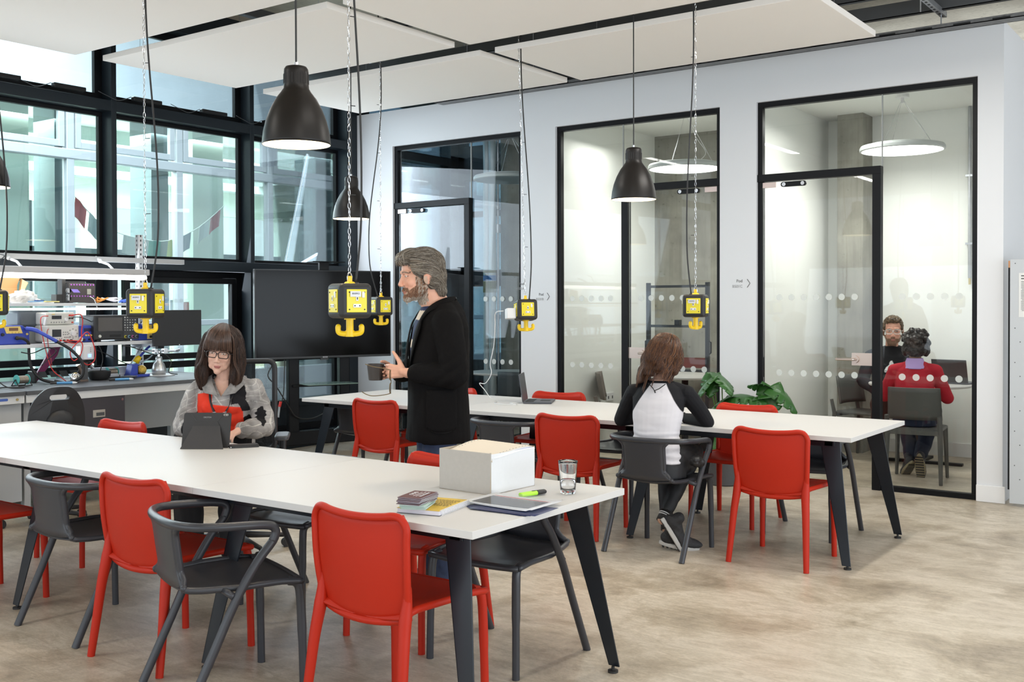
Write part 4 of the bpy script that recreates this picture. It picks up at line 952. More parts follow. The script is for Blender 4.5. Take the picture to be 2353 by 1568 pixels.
# ------------------------------------------------------------------ workbench along the window wall
M_DESK = mat('esd_grey_top', (.085, .09, .10), .5, var=.08, vscale=8)
M_BGREY = mat('bench_grey', (.50, .52, .54), .5); M_BWHITE = mat('bench_white', (.70, .71, .72), .45)
BZ = .88; BX0, BX1 = -8.14, -7.10
for (y0, y1, lab) in ((3.0, 3.985, 'grey topped workbench at the left edge with a small blue maker mark'), (4.0, 5.95, 'grey topped workbench below the shelves of test equipment')):
    e = thing('workbench', lab, 'workbench', ((BX0 + BX1) / 2, (y0 + y1) / 2, 0)); ox, oy = e.location.x, e.location.y
    q = MB(); q.box((BX0 - ox, y0 - oy, BZ - .028), (BX1 - ox, y1 - oy, BZ)); q.build('worktop', M_DESK, e, bevel=.002)
    q = MB(); q.box((BX1 - .03 - ox, y0 - oy, BZ - .085), (BX1 - .015 - ox, y1 - oy, BZ - .029)); q.build('apron', M_BWHITE, e, bevel=.002)
    q = MB(); q.box((BX0 + .25 - ox, y0 + .02 - oy, .42), (BX0 + .27 - ox, y1 - .02 - oy, BZ - .03)); q.build('modesty_panel', M_BGREY, e)
    for yy in (y0 + .03, y1 - .09):
        for xx in (BX0 + .06, BX1 - .16):
            q = MB(); q.box((xx - ox, yy - oy, 0), (xx + .05 - ox, yy + .05 - oy, BZ - .03)); q.build('leg', M_BGREY, e, bevel=.003)
    if y0 < 3.5:
        q = MB(); q.cyl((BX1 - .014 - ox, 3.93 - oy, BZ - .055), (BX1 - .008 - ox, 3.93 - oy, BZ - .055), .009, seg=14); q.build('brass_lock', mat('brass', (.5, .38, .15), .35, .8), e)
        q = MB(); q.prism(rrect(.09, .018, .008, 4), .001, (BX1 - .0145 - ox, 3.82 - oy, BZ - .052), (0, 1, 0), (0, 0, 1)); q.build('maker_mark', mat('blue_mark', (.08, .15, .5), .5), e)
        q = MB(); q.box((BX1 - .08 - ox, y0 - oy, .1), (BX1 - .06 - ox, y1 - oy, BZ - .09)); q.build('side_panel', M_BGREY, e)
    else:
        q = MB(); q.box((-7.75 - ox, 4.33 - oy, .18), (-7.14 - ox, 4.80 - oy, .80)); q.build('drawer_cabinet', mat('drawer_charcoal', (.045, .040, .048), .45), e, bevel=.003)
        q = MB(); q.box((-7.139 - ox, 4.34 - oy, .50), (-7.125 - ox, 4.79 - oy, .795)); dw = q.build('drawer', MATS['drawer_charcoal'], e, bevel=.003)
        q = MB(); q.box((-7.1255 - ox, 4.52 - oy, .645), (-7.1225 - ox, 4.62 - oy, .70)); q.build('recessed_handle', mat('nickel', (.60, .56, .50), .35, .6), dw, bevel=.001)
        q = MB(); q.box((-7.1226 - ox, 4.545 - oy, .655), (-7.1220 - ox, 4.613 - oy, .680)); q.build('handle_recess', M_DKSTEEL, dw)
        q = MB(); q.cyl((-7.125 - ox, 4.765 - oy, .765), (-7.119 - ox, 4.765 - oy, .765), .010, seg=14); q.build('lock', M_CHROME, dw)
        q = MB(); q.box((-7.139 - ox, 4.34 - oy, .19), (-7.125 - ox, 4.79 - oy, .49)); q.build('drawer', MATS['drawer_charcoal'], e, bevel=.003)
        q = MB(); q.box((-7.2 - ox, 4.12 - oy, .1), (-7.18 - ox, 4.32 - oy, BZ - .09)); q.build('side_panel', M_BGREY, e)
# shelving frame
sf = thing('bench_shelving', 'white slotted shelving frame with two shelves above the workbench', 'shelving', (-8.08, 4.6, BZ))
def sb(name, a, c, m_, par=sf, **k):
    q = MB(); q.box((a[0] + 8.08, a[1] - 4.6, a[2] - BZ), (c[0] + 8.08, c[1] - 4.6, c[2] - BZ)); return q.build(name, m_, par, **k)
for y in (3.05, 5.57):
    up = sb('upright', (-8.12, y, BZ), (-8.07, y + .045, 2.10), M_BWHITE, bevel=.003)
    q = MB()
    for i in range(30): z = BZ + .04 + i * .04; q.box((-8.0695 + 8.08, y + .017 - 4.6, z - BZ), (-8.069 + 8.08, y + .028 - 4.6, z + .018 - BZ)); q.box((-8.10 + 8.08, y - .0005 - 4.6, z - BZ), (-8.09 + 8.08, y - .0002 - 4.6, z + .018 - BZ))
    q.build('slots', M_DOT, up)
    sb('foot_plate', (-8.13, y - .03, BZ), (-7.95, y + .09, BZ + .008), M_BWHITE)
sb('top_rail', (-8.08, 2.9, 1.85), (-8.03, 6.02, 1.893), mat('rail_grey', (.48, .48, .48), .45), bevel=.002)
sh1 = sb('shelf', (-8.10, 2.9, 1.478), (-7.80, 5.68, 1.500), M_BWHITE, bevel=.002); sb('glowing_rail', (-7.82, 2.9, 1.445), (-7.805, 5.35, 1.462), mat('rail_glow', (.9, .9, .9), .5, emit=(1, .98, .92), estr=1.6), sh1)  # white shelf rail given a glow so it looks brightly lit
sh2 = sb('shelf', (-8.10, 2.9, 1.158), (-7.66, 5.52, 1.185), M_BWHITE, bevel=.002)
for y in (3.1, 5.5):
    for z, x1 in ((1.44, -7.86), (1.12, -7.74)): sb('bracket', (-8.09, y, z), (x1, y + .006, z + .036), M_BWHITE)
bl = thing('bench_lamp', 'long fluorescent batten hanging under the top rail over the workbench', 'lamp', (-7.80, 4.2, 1.70))
q = MB(); q.box((-.035, -1.2, .035), (.035, 1.27, .085)); q.build('housing', mat('batten_grey', (.52, .50, .49), .45), bl, bevel=.006)
q = MB(); q.tube([(0, -1.18, .015), (0, 1.25, .015)], .021, 14); q.build('tube', mat('tube_lit', (1, 1, .95), .5, emit=(1, .96, .88), estr=7), bl, smooth=True)
for y in (.16, .95):
    q = MB(); q.tube([(-.26, y, .19), (-.20, y, .15), (-.10, y + .01, .125), (-.02, y, .085)], .010, 8); q.sph((-.2, y, .155), .018, 10, 8); q.build('bracket', M_WHITE, bl, smooth=True)
q = MB(); q.tube(smooth_path([(-.2, -.12, .20), (-.1, -.02, .18), (-.02, .03, .16), (-.04, -.06, .10), (-.08, -.2, .11)], 6), .004, 6); q.sph((-.2, -.13, .2), .016, 10, 8); q.build('cord', M_RUB, bl)

# ---- equipment. X is towards the room (+x), faces look along +x
def eq(name, label, cat, x, y, z, rz=0, group=None): return thing(name, label, cat, (x, y, z), math.radians(rz), group)
def fbox(e, name, m_, y0, y1, z0, z1, x0=-.2, x1=0., bevel=.004):
    q = MB(); q.box((x0, y0, z0), (x1, y1, z1)); return q.build(name, m_, e, bevel=bevel)
def face(e, name, m_, rects, x=.001, th=.002):
    q = MB()
    for (y0, y1, z0, z1) in rects: q.box((x, y0, z0), (x + th, y1, z1))
    return q.build(name, m_, e)
def knobs(e, name, m_, pts, x=.0, d=.010):
    q = MB()
    for (y, z, r) in pts: q.cyl((x, y, z), (x + d, y, z), r, r * .85, seg=14)
    return q.build(name, m_, e)
BLUE = mat('instrument_blue', (.04, .07, .42), .35); YL = mat('panel_yellow', (.85, .62, .18), .45)
INST = mat('instrument_white', (.66, .65, .60), .5); SCR = mat('screen_dark', (.02, .022, .026), .2); BTN = mat('button_grey', (.32, .32, .31), .5)
S2 = 1.186
e = eq('soldering_station', 'blue soldering station with a yellow display panel at the left end of the shelf', 'soldering station', -7.72, 4.24, S2)
q = MB(); q.prism([(-.16, 0), (.13, 0), (.13, .10), (.075, .145), (-.10, .145), (-.16, .10)], .20, (-.2, 0, 0), (0, 1, 0), (0, 0, 1)); q.build('body', BLUE, e, bevel=.008)
q = MB(); q.prism([(-.055, .085), (.072, .085), (.052, .138), (-.075, .138)], .003, (.0005, .0, 0), (0, 1, 0), (0, 0, 1)); pn = q.build('yellow_panel', YL, e)
face(e, 'display', mat('amber_display', (.20, .09, .04), .3), [(-.035, .035, .105, .128)], .004); knobs(e, 'buttons', YL, [(-.03 + i * .025, .092, .008) for i in range(4)] + [(.105, .078, .009)], .003, .008); knobs(e, 'jack', M_RUB, [(-.085, .078, .013)], .001, .012)
q = MB(); q.tube(smooth_path([(.02, .09, .12), (.07, .13, .11), (.13, .17, .075), (.19, .24, .02)], 6), [.017] * 9 + [.014] * 10, 12); q.build('handle_sleeve', BLUE, e, smooth=True)
hp = smooth_path([(.19, .24, .02), (.24, .33, -.05), (.27, .40, -.15), (.26, .40, -.25), (.20, .34, -.295), (.10, .26, -.297), (.06, .17, -.26), (.04, .115, -.17), (.04, .10, -.07), (.05, .09, .01), (.05, .05, .045), (.02, .02, .05)], 6)
q = MB(); q.tube(hp, .0115, 10); q.sph(hp[-1], .016, 10, 8); q.build('air_hose', M_RUB, e, smooth=True)
e = eq('bench_multimeter', 'dark grey boxy meter standing behind the two stacked white instruments', 'test instrument', -7.86, 4.42, S2)
fbox(e, 'case', mat('meter_grey', (.10, .115, .125), .5), -.06, .20, .13, .255, -.2, .0, .02); fbox(e, 'lower_case', mat('meter_grey2', (.22, .23, .22), .5), -.10, .14, 0, .13, -.2, -.01)
q = MB(); q.tube([(.03, .10, .15), (.04, .18, .23)], .007, 8); q.build('carry_handle', M_STEEL, e)
e = eq('bench_power_supply', 'larger white bench power supply, the lower of two stacked instruments', 'test instrument', -7.70, 4.635, S2)
fbox(e, 'case', INST, -.135, .135, .01, .142, -.25, 0, .012); face(e, 'screen', SCR, [(-.095, -.02, .05, .108)]); face(e, 'panel', mat('inst_pale', (.74, .73, .69), .5), [(-.12, .12, .018, .128)], .0002, .0008)
knobs(e, 'buttons', BTN, [(.0 + (i % 3) * .017, .085 - (i // 3) * .018, .005) for i in range(6)] + [(-.09 + i * .018, .036, .0045) for i in range(5)] + [(.01 + i * .014, .045, .005) for i in range(4)], .001, .004)
knobs(e, 'dial', M_WHITE, [(.080, .074, .023)], .001, .014); knobs(e, 'dial_buttons', BTN, [(.080 + .036 * math.cos(a), .074 + .036 * math.sin(a), .005) for a in [k_ * PI / 4 for k_ in range(8)]], .001, .004)
knobs(e, 'red_terminal', mat('terminal_red', (.65, .03, .02), .4), [(-.03, .022, .007), (.03, .022, .007)], .0, .02); knobs(e, 'black_terminal', M_RUB, [(0, .022, .007), (.06, .022, .007)], .0, .02)
e = eq('bench_multimeter', 'smaller white bench meter stacked on the white power supply', 'test instrument', -7.72, 4.62, S2 + .144)
fbox(e, 'case', INST, -.12, .125, .0, .098, -.22, 0, .012); face(e, 'screen', SCR, [(-.070, .01, .045, .072)]); face(e, 'yellow_mark', YL, [(-.07, -.045, .080, .086)])
knobs(e, 'buttons', BTN, [(-.075 + i * .022, .020, .005) for i in range(6)], .001, .004); knobs(e, 'dial', M_WHITE, [(.048, .040, .016)], .001, .012)
knobs(e, 'red_terminal', MATS['terminal_red'], [(.078, .074, .007), (.10, .074, .007), (.10, .018, .006)], .0, .012); knobs(e, 'black_terminal', M_RUB, [(.078, .05, .007), (.10, .05, .007)], .0, .012)
q = MB(); q.tube([(.012, -.14, .0), (.02, -.13, .05), (.0, -.12, .05)], .008, 8); q.build('side_handle', M_WHITE, e)
e = eq('soldering_station', 'small blue station with a dark display, between the white instruments and the oscilloscope', 'soldering station', -7.74, 4.86, S2)
fbox(e, 'body', BLUE, -.10, .085, .0, .135, -.2, 0, .014); face(e, 'display', mat('navy_display', (.01, .01, .06), .3), [(-.025, .05, .085, .112)]); knobs(e, 'buttons', YL, [(-.01 + i * .022, .055, .008) for i in range(3)]); knobs(e, 'jacks', M_RUB, [(-.03, .02, .010), (.05, .02, .012), (.02, .022, .008)], .0, .02); knobs(e, 'white_knob', M_WHITE, [(-.055, .025, .022)], 0, .008)
face(e, 'logo_mark', M_WHITE, [(.055, .080, .10, .108), (.062, .074, .088, .1)])
e = eq('oscilloscope', 'black oscilloscope with a wide grey screen and coloured knobs', 'test instrument', -7.70, 5.10, S2)
fbox(e, 'case', mat('scope_black', (.022, .021, .022), .4), -.20, .215, .015, .215, -.22, 0, .010); face(e, 'screen', mat('screen_grey', (.085, .075, .068), .25), [(-.165, .055, .085, .195)]); face(e, 'keypad', mat('keypad_grey', (.05, .05, .055), .5), [(.068, .205, .02, .205)], .0005, .0008)
random.seed(9)
knobs(e, 'buttons', mat('button_pale', (.50, .50, .48), .5), [(.08 + (i % 5) * .024, .195 - (i // 5) * .021, .0045 + .002 * ((i * 7) % 3 == 0)) for i in range(30)], .001, .005)
for i, (nm, cc) in enumerate((('yellow', (.75, .65, .05)), ('cyan', (.25, .45, .65)), ('magenta', (.55, .15, .40)), ('grey', (.25, .25, .32)))):
    knobs(e, nm + '_knob', mat('ring_' + nm, cc, .4), [(.085 + i * .034, .036, .013)], .0, .008); knobs(e, 'connector', M_RUB, [(.085 + i * .034, .036, .008)], .006, .012)
knobs(e, 'power_button', mat('soft_white', (.7, .7, .62), .5), [(-.15, .045, .013)], 0, .008); face(e, 'port', M_DOT, [(-.06, .04, .035, .055)])
fbox(e, 'foot', M_RUB, -.17, -.13, 0, .016, -.18, -.01); fbox(e, 'foot', M_RUB, .10, .14, 0, .016, -.18, -.01)
e = eq('soldering_station', 'small blue and yellow control unit at the right end of the shelf', 'soldering station', -7.73, 5.40, S2)
fbox(e, 'body', BLUE, -.065, .075, 0, .14, -.12, 0, .008); face(e, 'yellow_panel', YL, [(.012, .07, .01, .13)]); knobs(e, 'knob', M_RUB, [(.045, .03, .012)], .0, .018)
q = MB(); q.sph((.0, -.02, .135), (.02, .022, .018), 12, 8); q.build('white_cap', M_WHITE, e, smooth=True)
# items of the upper shelf
S1 = 1.501
e = eq('open_carton', 'open brown cardboard carton on the upper shelf, partly behind the lamp', 'box', -7.93, 4.36, S1)
q = MB(); q.box((-.15, -.25, .0), (-.145, .11, .16)); q.box((-.15, -.25, 0), (.02, .11, .004)); q.add([(-.14, .11, .0), (.0, .06, .06), (.03, .10, .16), (-.14, .13, .20)], [(0, 1, 2, 3)]); q.add([(-.145, -.25, .12), (-.145, .10, .12), (-.09, .12, .24), (-.09, -.24, .25)], [(0, 1, 2, 3)]); q.build('board', mat('carton_brown', (.62, .40, .20), .8), e, solid=.003)
e = eq('crumpled_wrap', 'crumpled translucent plastic wrap lying in front of the brown carton', 'packaging', -7.87, 4.40, S1)
def crump(u, v):
    a = 2 * PI * u; t = PI * v * .5; r = 1 + .35 * noise.noise(V((3 * math.cos(a), 3 * math.sin(a), 4 * v)))
    return V((.05 * math.cos(a) * math.cos(t) * r, .13 * math.sin(a) * math.cos(t) * r + .02 * v, .09 * math.sin(t) * r + .002))
q = MB(); q.grid(crump, 26, 12); q.build('film', mat('milky_film', (.85, .82, .78), .25, trans=.35), e)
for i, (nm, lab, y, w_, cc, dz) in enumerate((('magazine', 'white magazine at the bottom of the papers on the upper shelf', 4.46, .34, (.80, .80, .82), 0), ('leaflet', 'pale blue leaflet lying on the white magazine', 4.48, .15, (.30, .55, .80), .008), ('leaflet', 'yellow and white leaflet lying right of the blue one', 4.60, .14, (.80, .68, .25), .008), ('notepad', 'small dark blue notepad behind the leaflets', 4.49, .09, (.05, .12, .35), .016))):
    o_ = eq(nm, lab, 'paper', -7.90, y, S1 + dz, 8 * i, 'papers on the upper shelf'); q = MB(); q.box((-.07, -w_ / 2, 0), (.08, w_ / 2, .0075)); q.build('pages', mat('paper_tone_%d' % i, cc, .7), o_, bevel=.001)
e = eq('led_controller', 'black box with two rows of purple dots on the upper shelf', 'electronics', -7.86, 4.90, S1)
q = MB(); q.prism([(-.115, .004), (.115, .004), (.115, .150), (.105, .16), (-.115, .16)], .10, (-.1, 0, 0), (0, 1, 0), (0, 0, 1)); q.build('case', mat('warm_black', (.055, .045, .045), .4), e, bevel=.003)
knobs(e, 'purple_dots', mat('purple_dot', (.38, .10, .50), .5), [(-.098 + i * .0245, z, .0065) for i in range(9) for z in (.148, .056)], .0, .002)
q = MB()
for i in range(3): q.add([(.003, -.105 + i * .02, .112), (.003, -.085 + i * .02, .112), (.003, -.06 + i * .02, .085), (.003, -.08 + i * .02, .085)], [(0, 1, 2, 3)])
q.build('purple_arrows', mat('violet_light', (.30, .22, .70), .5), e); face(e, 'grille', mat('grille_pale', (.35, .35, .30), .6), [(.04, .075, .07, .115)]); fbox(e, 'foot', M_RUB, -.10, -.08, -.0, .005); fbox(e, 'foot', M_RUB, .08, .10, -.0, .005)
q = MB(); q.tube(smooth_path([(.004, .06, .055), (.03, .085, .03), (.06, .09, -.03), (.062, .11, -.06)], 5), .0025, 6); q.build('white_lead', M_WHITE, e)
e = eq('bracket_stand', 'black slotted bracket left of the box with purple dots', 'stand', -7.90, 4.755, S1)
q = MB(); q.box((-.05, -.02, 0), (.02, .012, .19)); q.box((-.05, -.075, 0), (.03, -.025, .07)); q.box((-.03, .0, .16), (.0, .2, .175)); q.build('frame', M_RUB, e, bevel=.003); knobs(e, 'silver_reel', M_STEEL, [(.03, .10, .022), (.03, .06, .015), (.03, .035, .018)], .02, .02)
random.seed(21)
for (nm, lab, m_, y0, y1, k_) in (('cable_coil', 'orange tangle of thin cable on the upper shelf', mat('orange_cable', (.85, .35, .05), .5), 5.04, 5.14, 11), ('cable_coil', 'white and orange looped cable on the upper shelf, nearest the upright', mat('pale_cable', (.75, .72, .75), .5), 5.10, 5.26, 13), ('cable_coil', 'blue cable coil at the right end of the upper shelf', mat('blue_cable', (.06, .15, .62), .5), 5.24, 5.42, 12)):
    e = eq(nm, lab, 'cable', -7.88, (y0 + y1) / 2, S1, 0, 'cables on the upper shelf'); q = MB()
    q.tube(smooth_path([(random.uniform(-.05, .05), random.uniform(-.5, .5) * (y1 - y0), random.uniform(.004, .05)) for _ in range(k_)], 6), .0038, 6); q.build('cable', m_, e, smooth=True)
# black monitor on an arm
e = eq('monitor', 'plain black monitor seen from behind at the right end of the shelving', 'monitor', -7.56, 5.60, 1.29, 4)
q = MB(); q.box((-.025, -.255, -.152), (.0, .255, .150)); q.build('back_panel', mat('monitor_black', (.022, .022, .024), .5), e, bevel=.004)
q = MB(); q.sph((.002, .01, -.146), .005, 8, 6); q.build('led', M_WHITE, e); q = MB(); q.tube([(-.02, 0, 0), (-.2, .05, 0), (-.5, .0, -.05)], .018, 10); q.box((-.04, -.05, -.05), (-.02, .05, .05)); q.build('monitor_arm', M_RUB, e)
e = eq('plug_adaptor', 'white plug-in adaptor with a small blue light hanging below the shelf', 'adaptor', -7.62, 4.80, 1.05)
fbox(e, 'body', M_WHITE, -.045, .052, .0, .115, -.05, 0, .008); face(e, 'blue_light', mat('blue_led', (.1, .2, 1), .4, emit=(.2, .35, 1), estr=2.5), [(-.005, .022, .02, .045)]); face(e, 'vents', BTN, [(.012, .022, .062 + i * .014, .068 + i * .014) for i in range(3)])
# desk level
D0 = BZ + .001
def spool(x, y, rz, lab):
    e = eq('solder_spool', lab, 'solder reel', x, y, D0 + .048, rz, 'solder reels on the workbench')
    q = MB(); q.tube([(0, -.042, 0), (0, .042, 0)], .026, 22); 
    for i in range(12): q.tube([(.0275 * math.cos(a * PI / 8), -.038 + i * .0068, .0275 * math.sin(a * PI / 8)) for a in range(16)], .003, 5, closed=True)
    q.build('solder_wire', mat('solder', (.42, .36, .30), .3, .7), e, smooth=True)
    for s in (-1, 1): q = MB(); q.cyl((0, s * .042, 0), (0, s * .046, 0), .038, seg=24); q.build('flange', mat('teal_flange', (.10, .45, .42), .4), e)
    q = MB()
    for s in (-1, 1): q.tube([(-.045, s * .055, -.045), (.0, s * .055, .0), (.045, s * .055, -.045)], .004, 6)
    q.tube([(0, -.06, 0), (0, .06, 0)], .004, 6); q.tube([(-.045, -.055, -.044), (-.045, .055, -.044)], .004, 6); q.tube([(.045, -.055, -.044), (.045, .055, -.044)], .004, 6); q.build('reel_stand', M_RUB, e)
spool(-7.57, 4.22, 5, 'reel of solder on a wire stand at the left of the bench')
spool(-7.83, 5.14, 0, 'reel of solder on a wire stand right of the black tray')
e = eq('power_strip', 'silver angled power strip with sockets lying along the back of the bench', 'power strip', -7.85, 4.70, D0)
q = MB(); q.prism([(-.05, 0), (.05, 0), (.05, .03), (.0, .085), (-.05, .085)], .46, (0, -.23, 0), (1, 0, 0), (0, 0, 1)); q.X = None; o_ = q.build('housing', M_SILVER, e, bevel=.003); o_.scale = (1, -1, 1); o_.location = (0, 0, 0)
q = MB(); q.box((-.052, -.25, 0), (.052, -.228, .088)); q.build('end_cap', M_RUB, e, bevel=.006)
q = MB()
for i in range(5): q.add([(.046, -.2 + i * .09, .036), (.046, -.135 + i * .09, .036), (.006, -.135 + i * .09, .080), (.006, -.2 + i * .09, .080)], [(0, 1, 2, 3)])
q.build('sockets', M_DKSTEEL, e)
e = eq('heat_gun', 'black handheld rework tool leaning against the grey stand', 'heat gun', -7.66, 4.78, D0)
q = MB(); q.tube([(.03, -.10, .02), (.02, -.055, .06), (.0, .0, .13), (-.0, .025, .165)], [.006, .017, .018, .020], 14); q.tube([(-.005, .0, .18), (-.0, .055, .125)], .021, 14); q.build('grip', M_RUB, e, smooth=True)
q = MB(); q.tube([(-.01, -.008, .195), (-.012, -.018, .21)], .022, 14); q.build('rear_cap', M_STEEL, e); q = MB(); q.tube([(.002, .055, .125), (.004, .078, .10)], .015, 14); q.build('nozzle', M_STEEL, e)
q = MB(); q.tube(smooth_path([(.03, -.10, .02), (.05, -.14, .008), (.06, -.20, .005), (.02, -.26, .02)], 6), .007, 8); q.build('lead', M_RUB, e)
e = eq('tip_cleaner', 'polished metal ball of brass wool on the bench', 'tip cleaner', -7.54, 4.635, D0)
q = MB(); q.lathe([(.028, 0), (.036, .004), (.038, .03), (.036, .055), (.028, .068), (.020, .074)], seg=32); q.build('holder', mat('polished', (.62, .60, .58), .15, .9), e, smooth=True); q = MB(); q.sph((0, 0, .058), (.025, .025, .022), 16, 10); q.build('brass_wool', mat('gold', (.75, .50, .10), .3, .9, bump=.8, bscale=150), e, smooth=True)
e = eq('sheet_metal_stand', 'dark grey folded metal stand with a curved clip', 'stand', -7.60, 4.76, D0)
q = MB(); q.prism([(-.045, 0), (.04, 0), (.04, .145), (-.01, .145)], .03, (-.06, 0, 0), (0, 1, 0), (0, 0, 1)); q.build('plate', mat('gun_grey', (.09, .09, .095), .45, .4), e, bevel=.002)
q = MB(); q.tube(smooth_path([(.0, -.06, .13), (.0, -.045, .10), (.0, -.03, .05), (.0, -.07, .003), (.0, .02, .003)], 6), .006, 6, flat=2.4); q.build('spring_clip', mat('brown_steel', (.16, .12, .10), .35, .7), e)
e = eq('plastic_tray', 'small black plastic tray on the bench', 'tray', -7.68, 4.93, D0)
q = MB(); q.lathe([(0, .004), (.07, .004), (.085, .03), (.09, .07), (.086, .072), (.078, .03), (.066, .01), (0, .009)], seg=30); q.build('tray_body', M_RUB, e, smooth=True, auto=.5)
for x, y, rz, lab in ((-7.45, 4.49, 62, 'blue desoldering pump at the front of the bench behind the swivel chair'), (-7.43, 4.97, 70, 'blue desoldering pump on the bench with a black nose, right of the grey stand')):
    e = eq('desoldering_pump', lab, 'hand tool', x, y, D0 + .011, rz, 'desoldering pumps'); q = MB(); q.cyl((-.055, 0, 0), (.055, 0, 0), .0105, seg=16); q.build('barrel', mat('pump_blue', (.10, .30, .55), .35, .3), e, smooth=True, auto=.6)
    q = MB(); q.tube([(.055, 0, 0), (.075, 0, 0), (.090, 0, 0)], [.010, .008, .003], 12); q.build('nose', M_WHITE, e); q = MB(); q.cyl((-.10, 0, 0), (-.055, 0, 0), .0085, seg=14); q.build('plunger', M_RUB, e)
e = eq('soldering_iron_stand', 'blue iron stand with a yellow cap and a ball of gold wool', 'iron stand', -7.74, 5.32, D0)
q = MB(); q.box((-.06, -.085, 0), (.06, .085, .022)); q.prism([(-.085, .022), (-.01, .022), (-.01, .11), (-.06, .11)], .08, (-.05, 0, 0), (0, 1, 0), (0, 0, 1)); q.box((-.05, -.01, .02), (-.02, .06, .10)); q.build('base', BLUE, e, bevel=.004)
q = MB(); q.sph((.01, .035, .055), .042, 18, 12); q.build('gold_wool', MATS['gold'], e, smooth=True); q = MB(); q.tube([(-.02, .0, .12), (-.01, .015, .15), (0, .03, .17)], [.028, .026, .016], 14); q.build('yellow_cap', M_YEL, e, smooth=True)
q = MB(); q.tube([(0, .03, .17), (.0, .10, .235), (-.01, .13, .25)], .010, 10); q.build('iron_handle', mat('royal_blue', (.03, .05, .40), .4), e); q = MB(); q.tube([(-.03, -.05, .10), (-.02, .0, .17), (-.03, .06, .25)], .006, 8); q.build('steel_coil', M_STEEL, e)
e = eq('tin_dish', 'shallow silver dish beside the blue iron stand', 'dish', -7.62, 5.16, D0)
q = MB(); q.lathe([(0, .002), (.045, .002), (.068, .018), (.070, .020), (.064, .016), (.043, .005), (0, .005)], seg=30); q.build('dish', M_STEEL, e, smooth=True)
e = eq('circuit_board_vice', 'silver ball-jointed board holder with clamped arms at the end of the bench', 'vice', -7.72, 5.52, D0)
q = MB(); q.lathe([(0, 0), (.13, 0), (.132, .004), (.12, .010), (0, .012)], seg=36); q.build('base_plate', mat('pale_enamel', (.62, .62, .62), .35), e, smooth=True, auto=.5)
q = MB(); q.lathe([(0, .01), (.055, .012), (.060, .05), (.045, .10), (.024, .125), (.030, .14), (.024, .16), (0, .165)], seg=28); q.build('turned_body', mat('satin_alloy', (.62, .63, .64), .3, .7), e, smooth=True)
q = MB(); q.tube([(0, -.16, .215), (0, .20, .20)], .009, 10); q.cbox((0, -.04, .21), (.04, .03, .04)); q.cbox((0, .06, .207), (.04, .04, .04)); q.cyl((0, 0, .16), (0, 0, .21), .012, seg=10); q.tube([(0, .17, .205), (.02, .20, .215)], .010, 8); q.build('cross_bar', M_CHROME, e, bevel=.002)
q = MB(); q.cbox((0, .01, .265), (.04, .06, .07)); q.build('clamp_block', M_RUB, e, bevel=.003)
e = eq('magenta_bracket', 'dark magenta metal arm leaning behind the black hose', 'bracket', -7.93, 4.62, D0 + .09)
q = MB(); q.prism([(-.12, -.02), (-.085, -.03), (.09, .17), (.12, .25), (.05, .25)], .02, (0, 0, 0), (0, 1, 0), (0, 0, 1)); q.build('arm', mat('magenta_paint', (.22, .02, .10), .4), e, bevel=.002); e.location.z = D0 + .03
e = eq('task_light', 'small round grey task light on a thin stem behind the iron stand', 'lamp', -7.98, 5.50, D0)
q = MB(); q.cyl((0, 0, 0), (0, 0, .24), .010, seg=10); q.build('stem', M_WHITE, e); q = MB(); q.lathe([(0, .26), (.05, .26), (.055, .245), (.035, .235), (0, .235)], seg=24); q.build('lamp_head', M_STEEL, e, smooth=True)
# loose leads
def lead(lab, m_, pts, r=.0032, nm='test_lead', grp='leads around the test equipment'):
    q = MB(); q.tube(smooth_path(pts, 7), r, 6); o = q.build(nm, m_, smooth=True); tag(o, lab, 'cable', grp); return o
RL = mat('lead_red', (.62, .03, .025), .4)
lead('red lead looping from the upper white meter down its right side', RL, [(-7.70, 4.70, 1.40), (-7.66, 4.755, 1.41), (-7.66, 4.775, 1.36), (-7.66, 4.765, 1.28), (-7.64, 4.745, 1.21), (-7.62, 4.68, 1.185), (-7.64, 4.60, 1.205)], .0045)
lead('red lead hanging from the white power supply in a wide loop below the shelf', RL, [(-7.68, 4.665, 1.205), (-7.62, 4.74, 1.19), (-7.60, 4.72, 1.10), (-7.60, 4.66, 1.05), (-7.60, 4.63, 1.12), (-7.60, 4.70, 1.20), (-7.60, 4.78, 1.27), (-7.60, 4.84, 1.14), (-7.60, 4.84, 1.05), (-7.60, 4.78, 1.01), (-7.60, 4.72, 1.05)], .0045)
lead('thin red lead falling left of the white instruments towards the bench', RL, [(-7.72, 4.52, 1.40), (-7.68, 4.44, 1.39), (-7.66, 4.43, 1.30), (-7.62, 4.45, 1.10), (-7.58, 4.47, .99), (-7.55, 4.52, .93), (-7.55, 4.57, .892)], .0035)
lead('second thin red lead beside the white instruments', mat('lead_dark_red', (.35, .02, .03), .4), [(-7.70, 4.51, 1.30), (-7.66, 4.475, 1.27), (-7.63, 4.47, 1.15), (-7.62, 4.49, 1.02)], .0035)
lead('black lead from the upper white meter to the oscilloscope', M_RUB, [(-7.70, 4.72, 1.39), (-7.72, 4.80, 1.385), (-7.74, 4.90, 1.35), (-7.76, 4.98, 1.30)], .0035)
lead('black lead with a probe arcing under the left of the shelf', M_RUB, [(-7.65, 4.26, 1.13), (-7.62, 4.33, 1.12), (-7.60, 4.44, 1.16), (-7.58, 4.50, 1.13), (-7.56, 4.42, 1.07), (-7.54, 4.36, 1.03)], .0045)
lead('black lead sagging from the small blue station to the bench', M_RUB, [(-7.70, 4.87, 1.20), (-7.66, 4.92, 1.15), (-7.66, 4.95, 1.05), (-7.68, 4.94, .95), (-7.7, 4.96, .90)], .004)
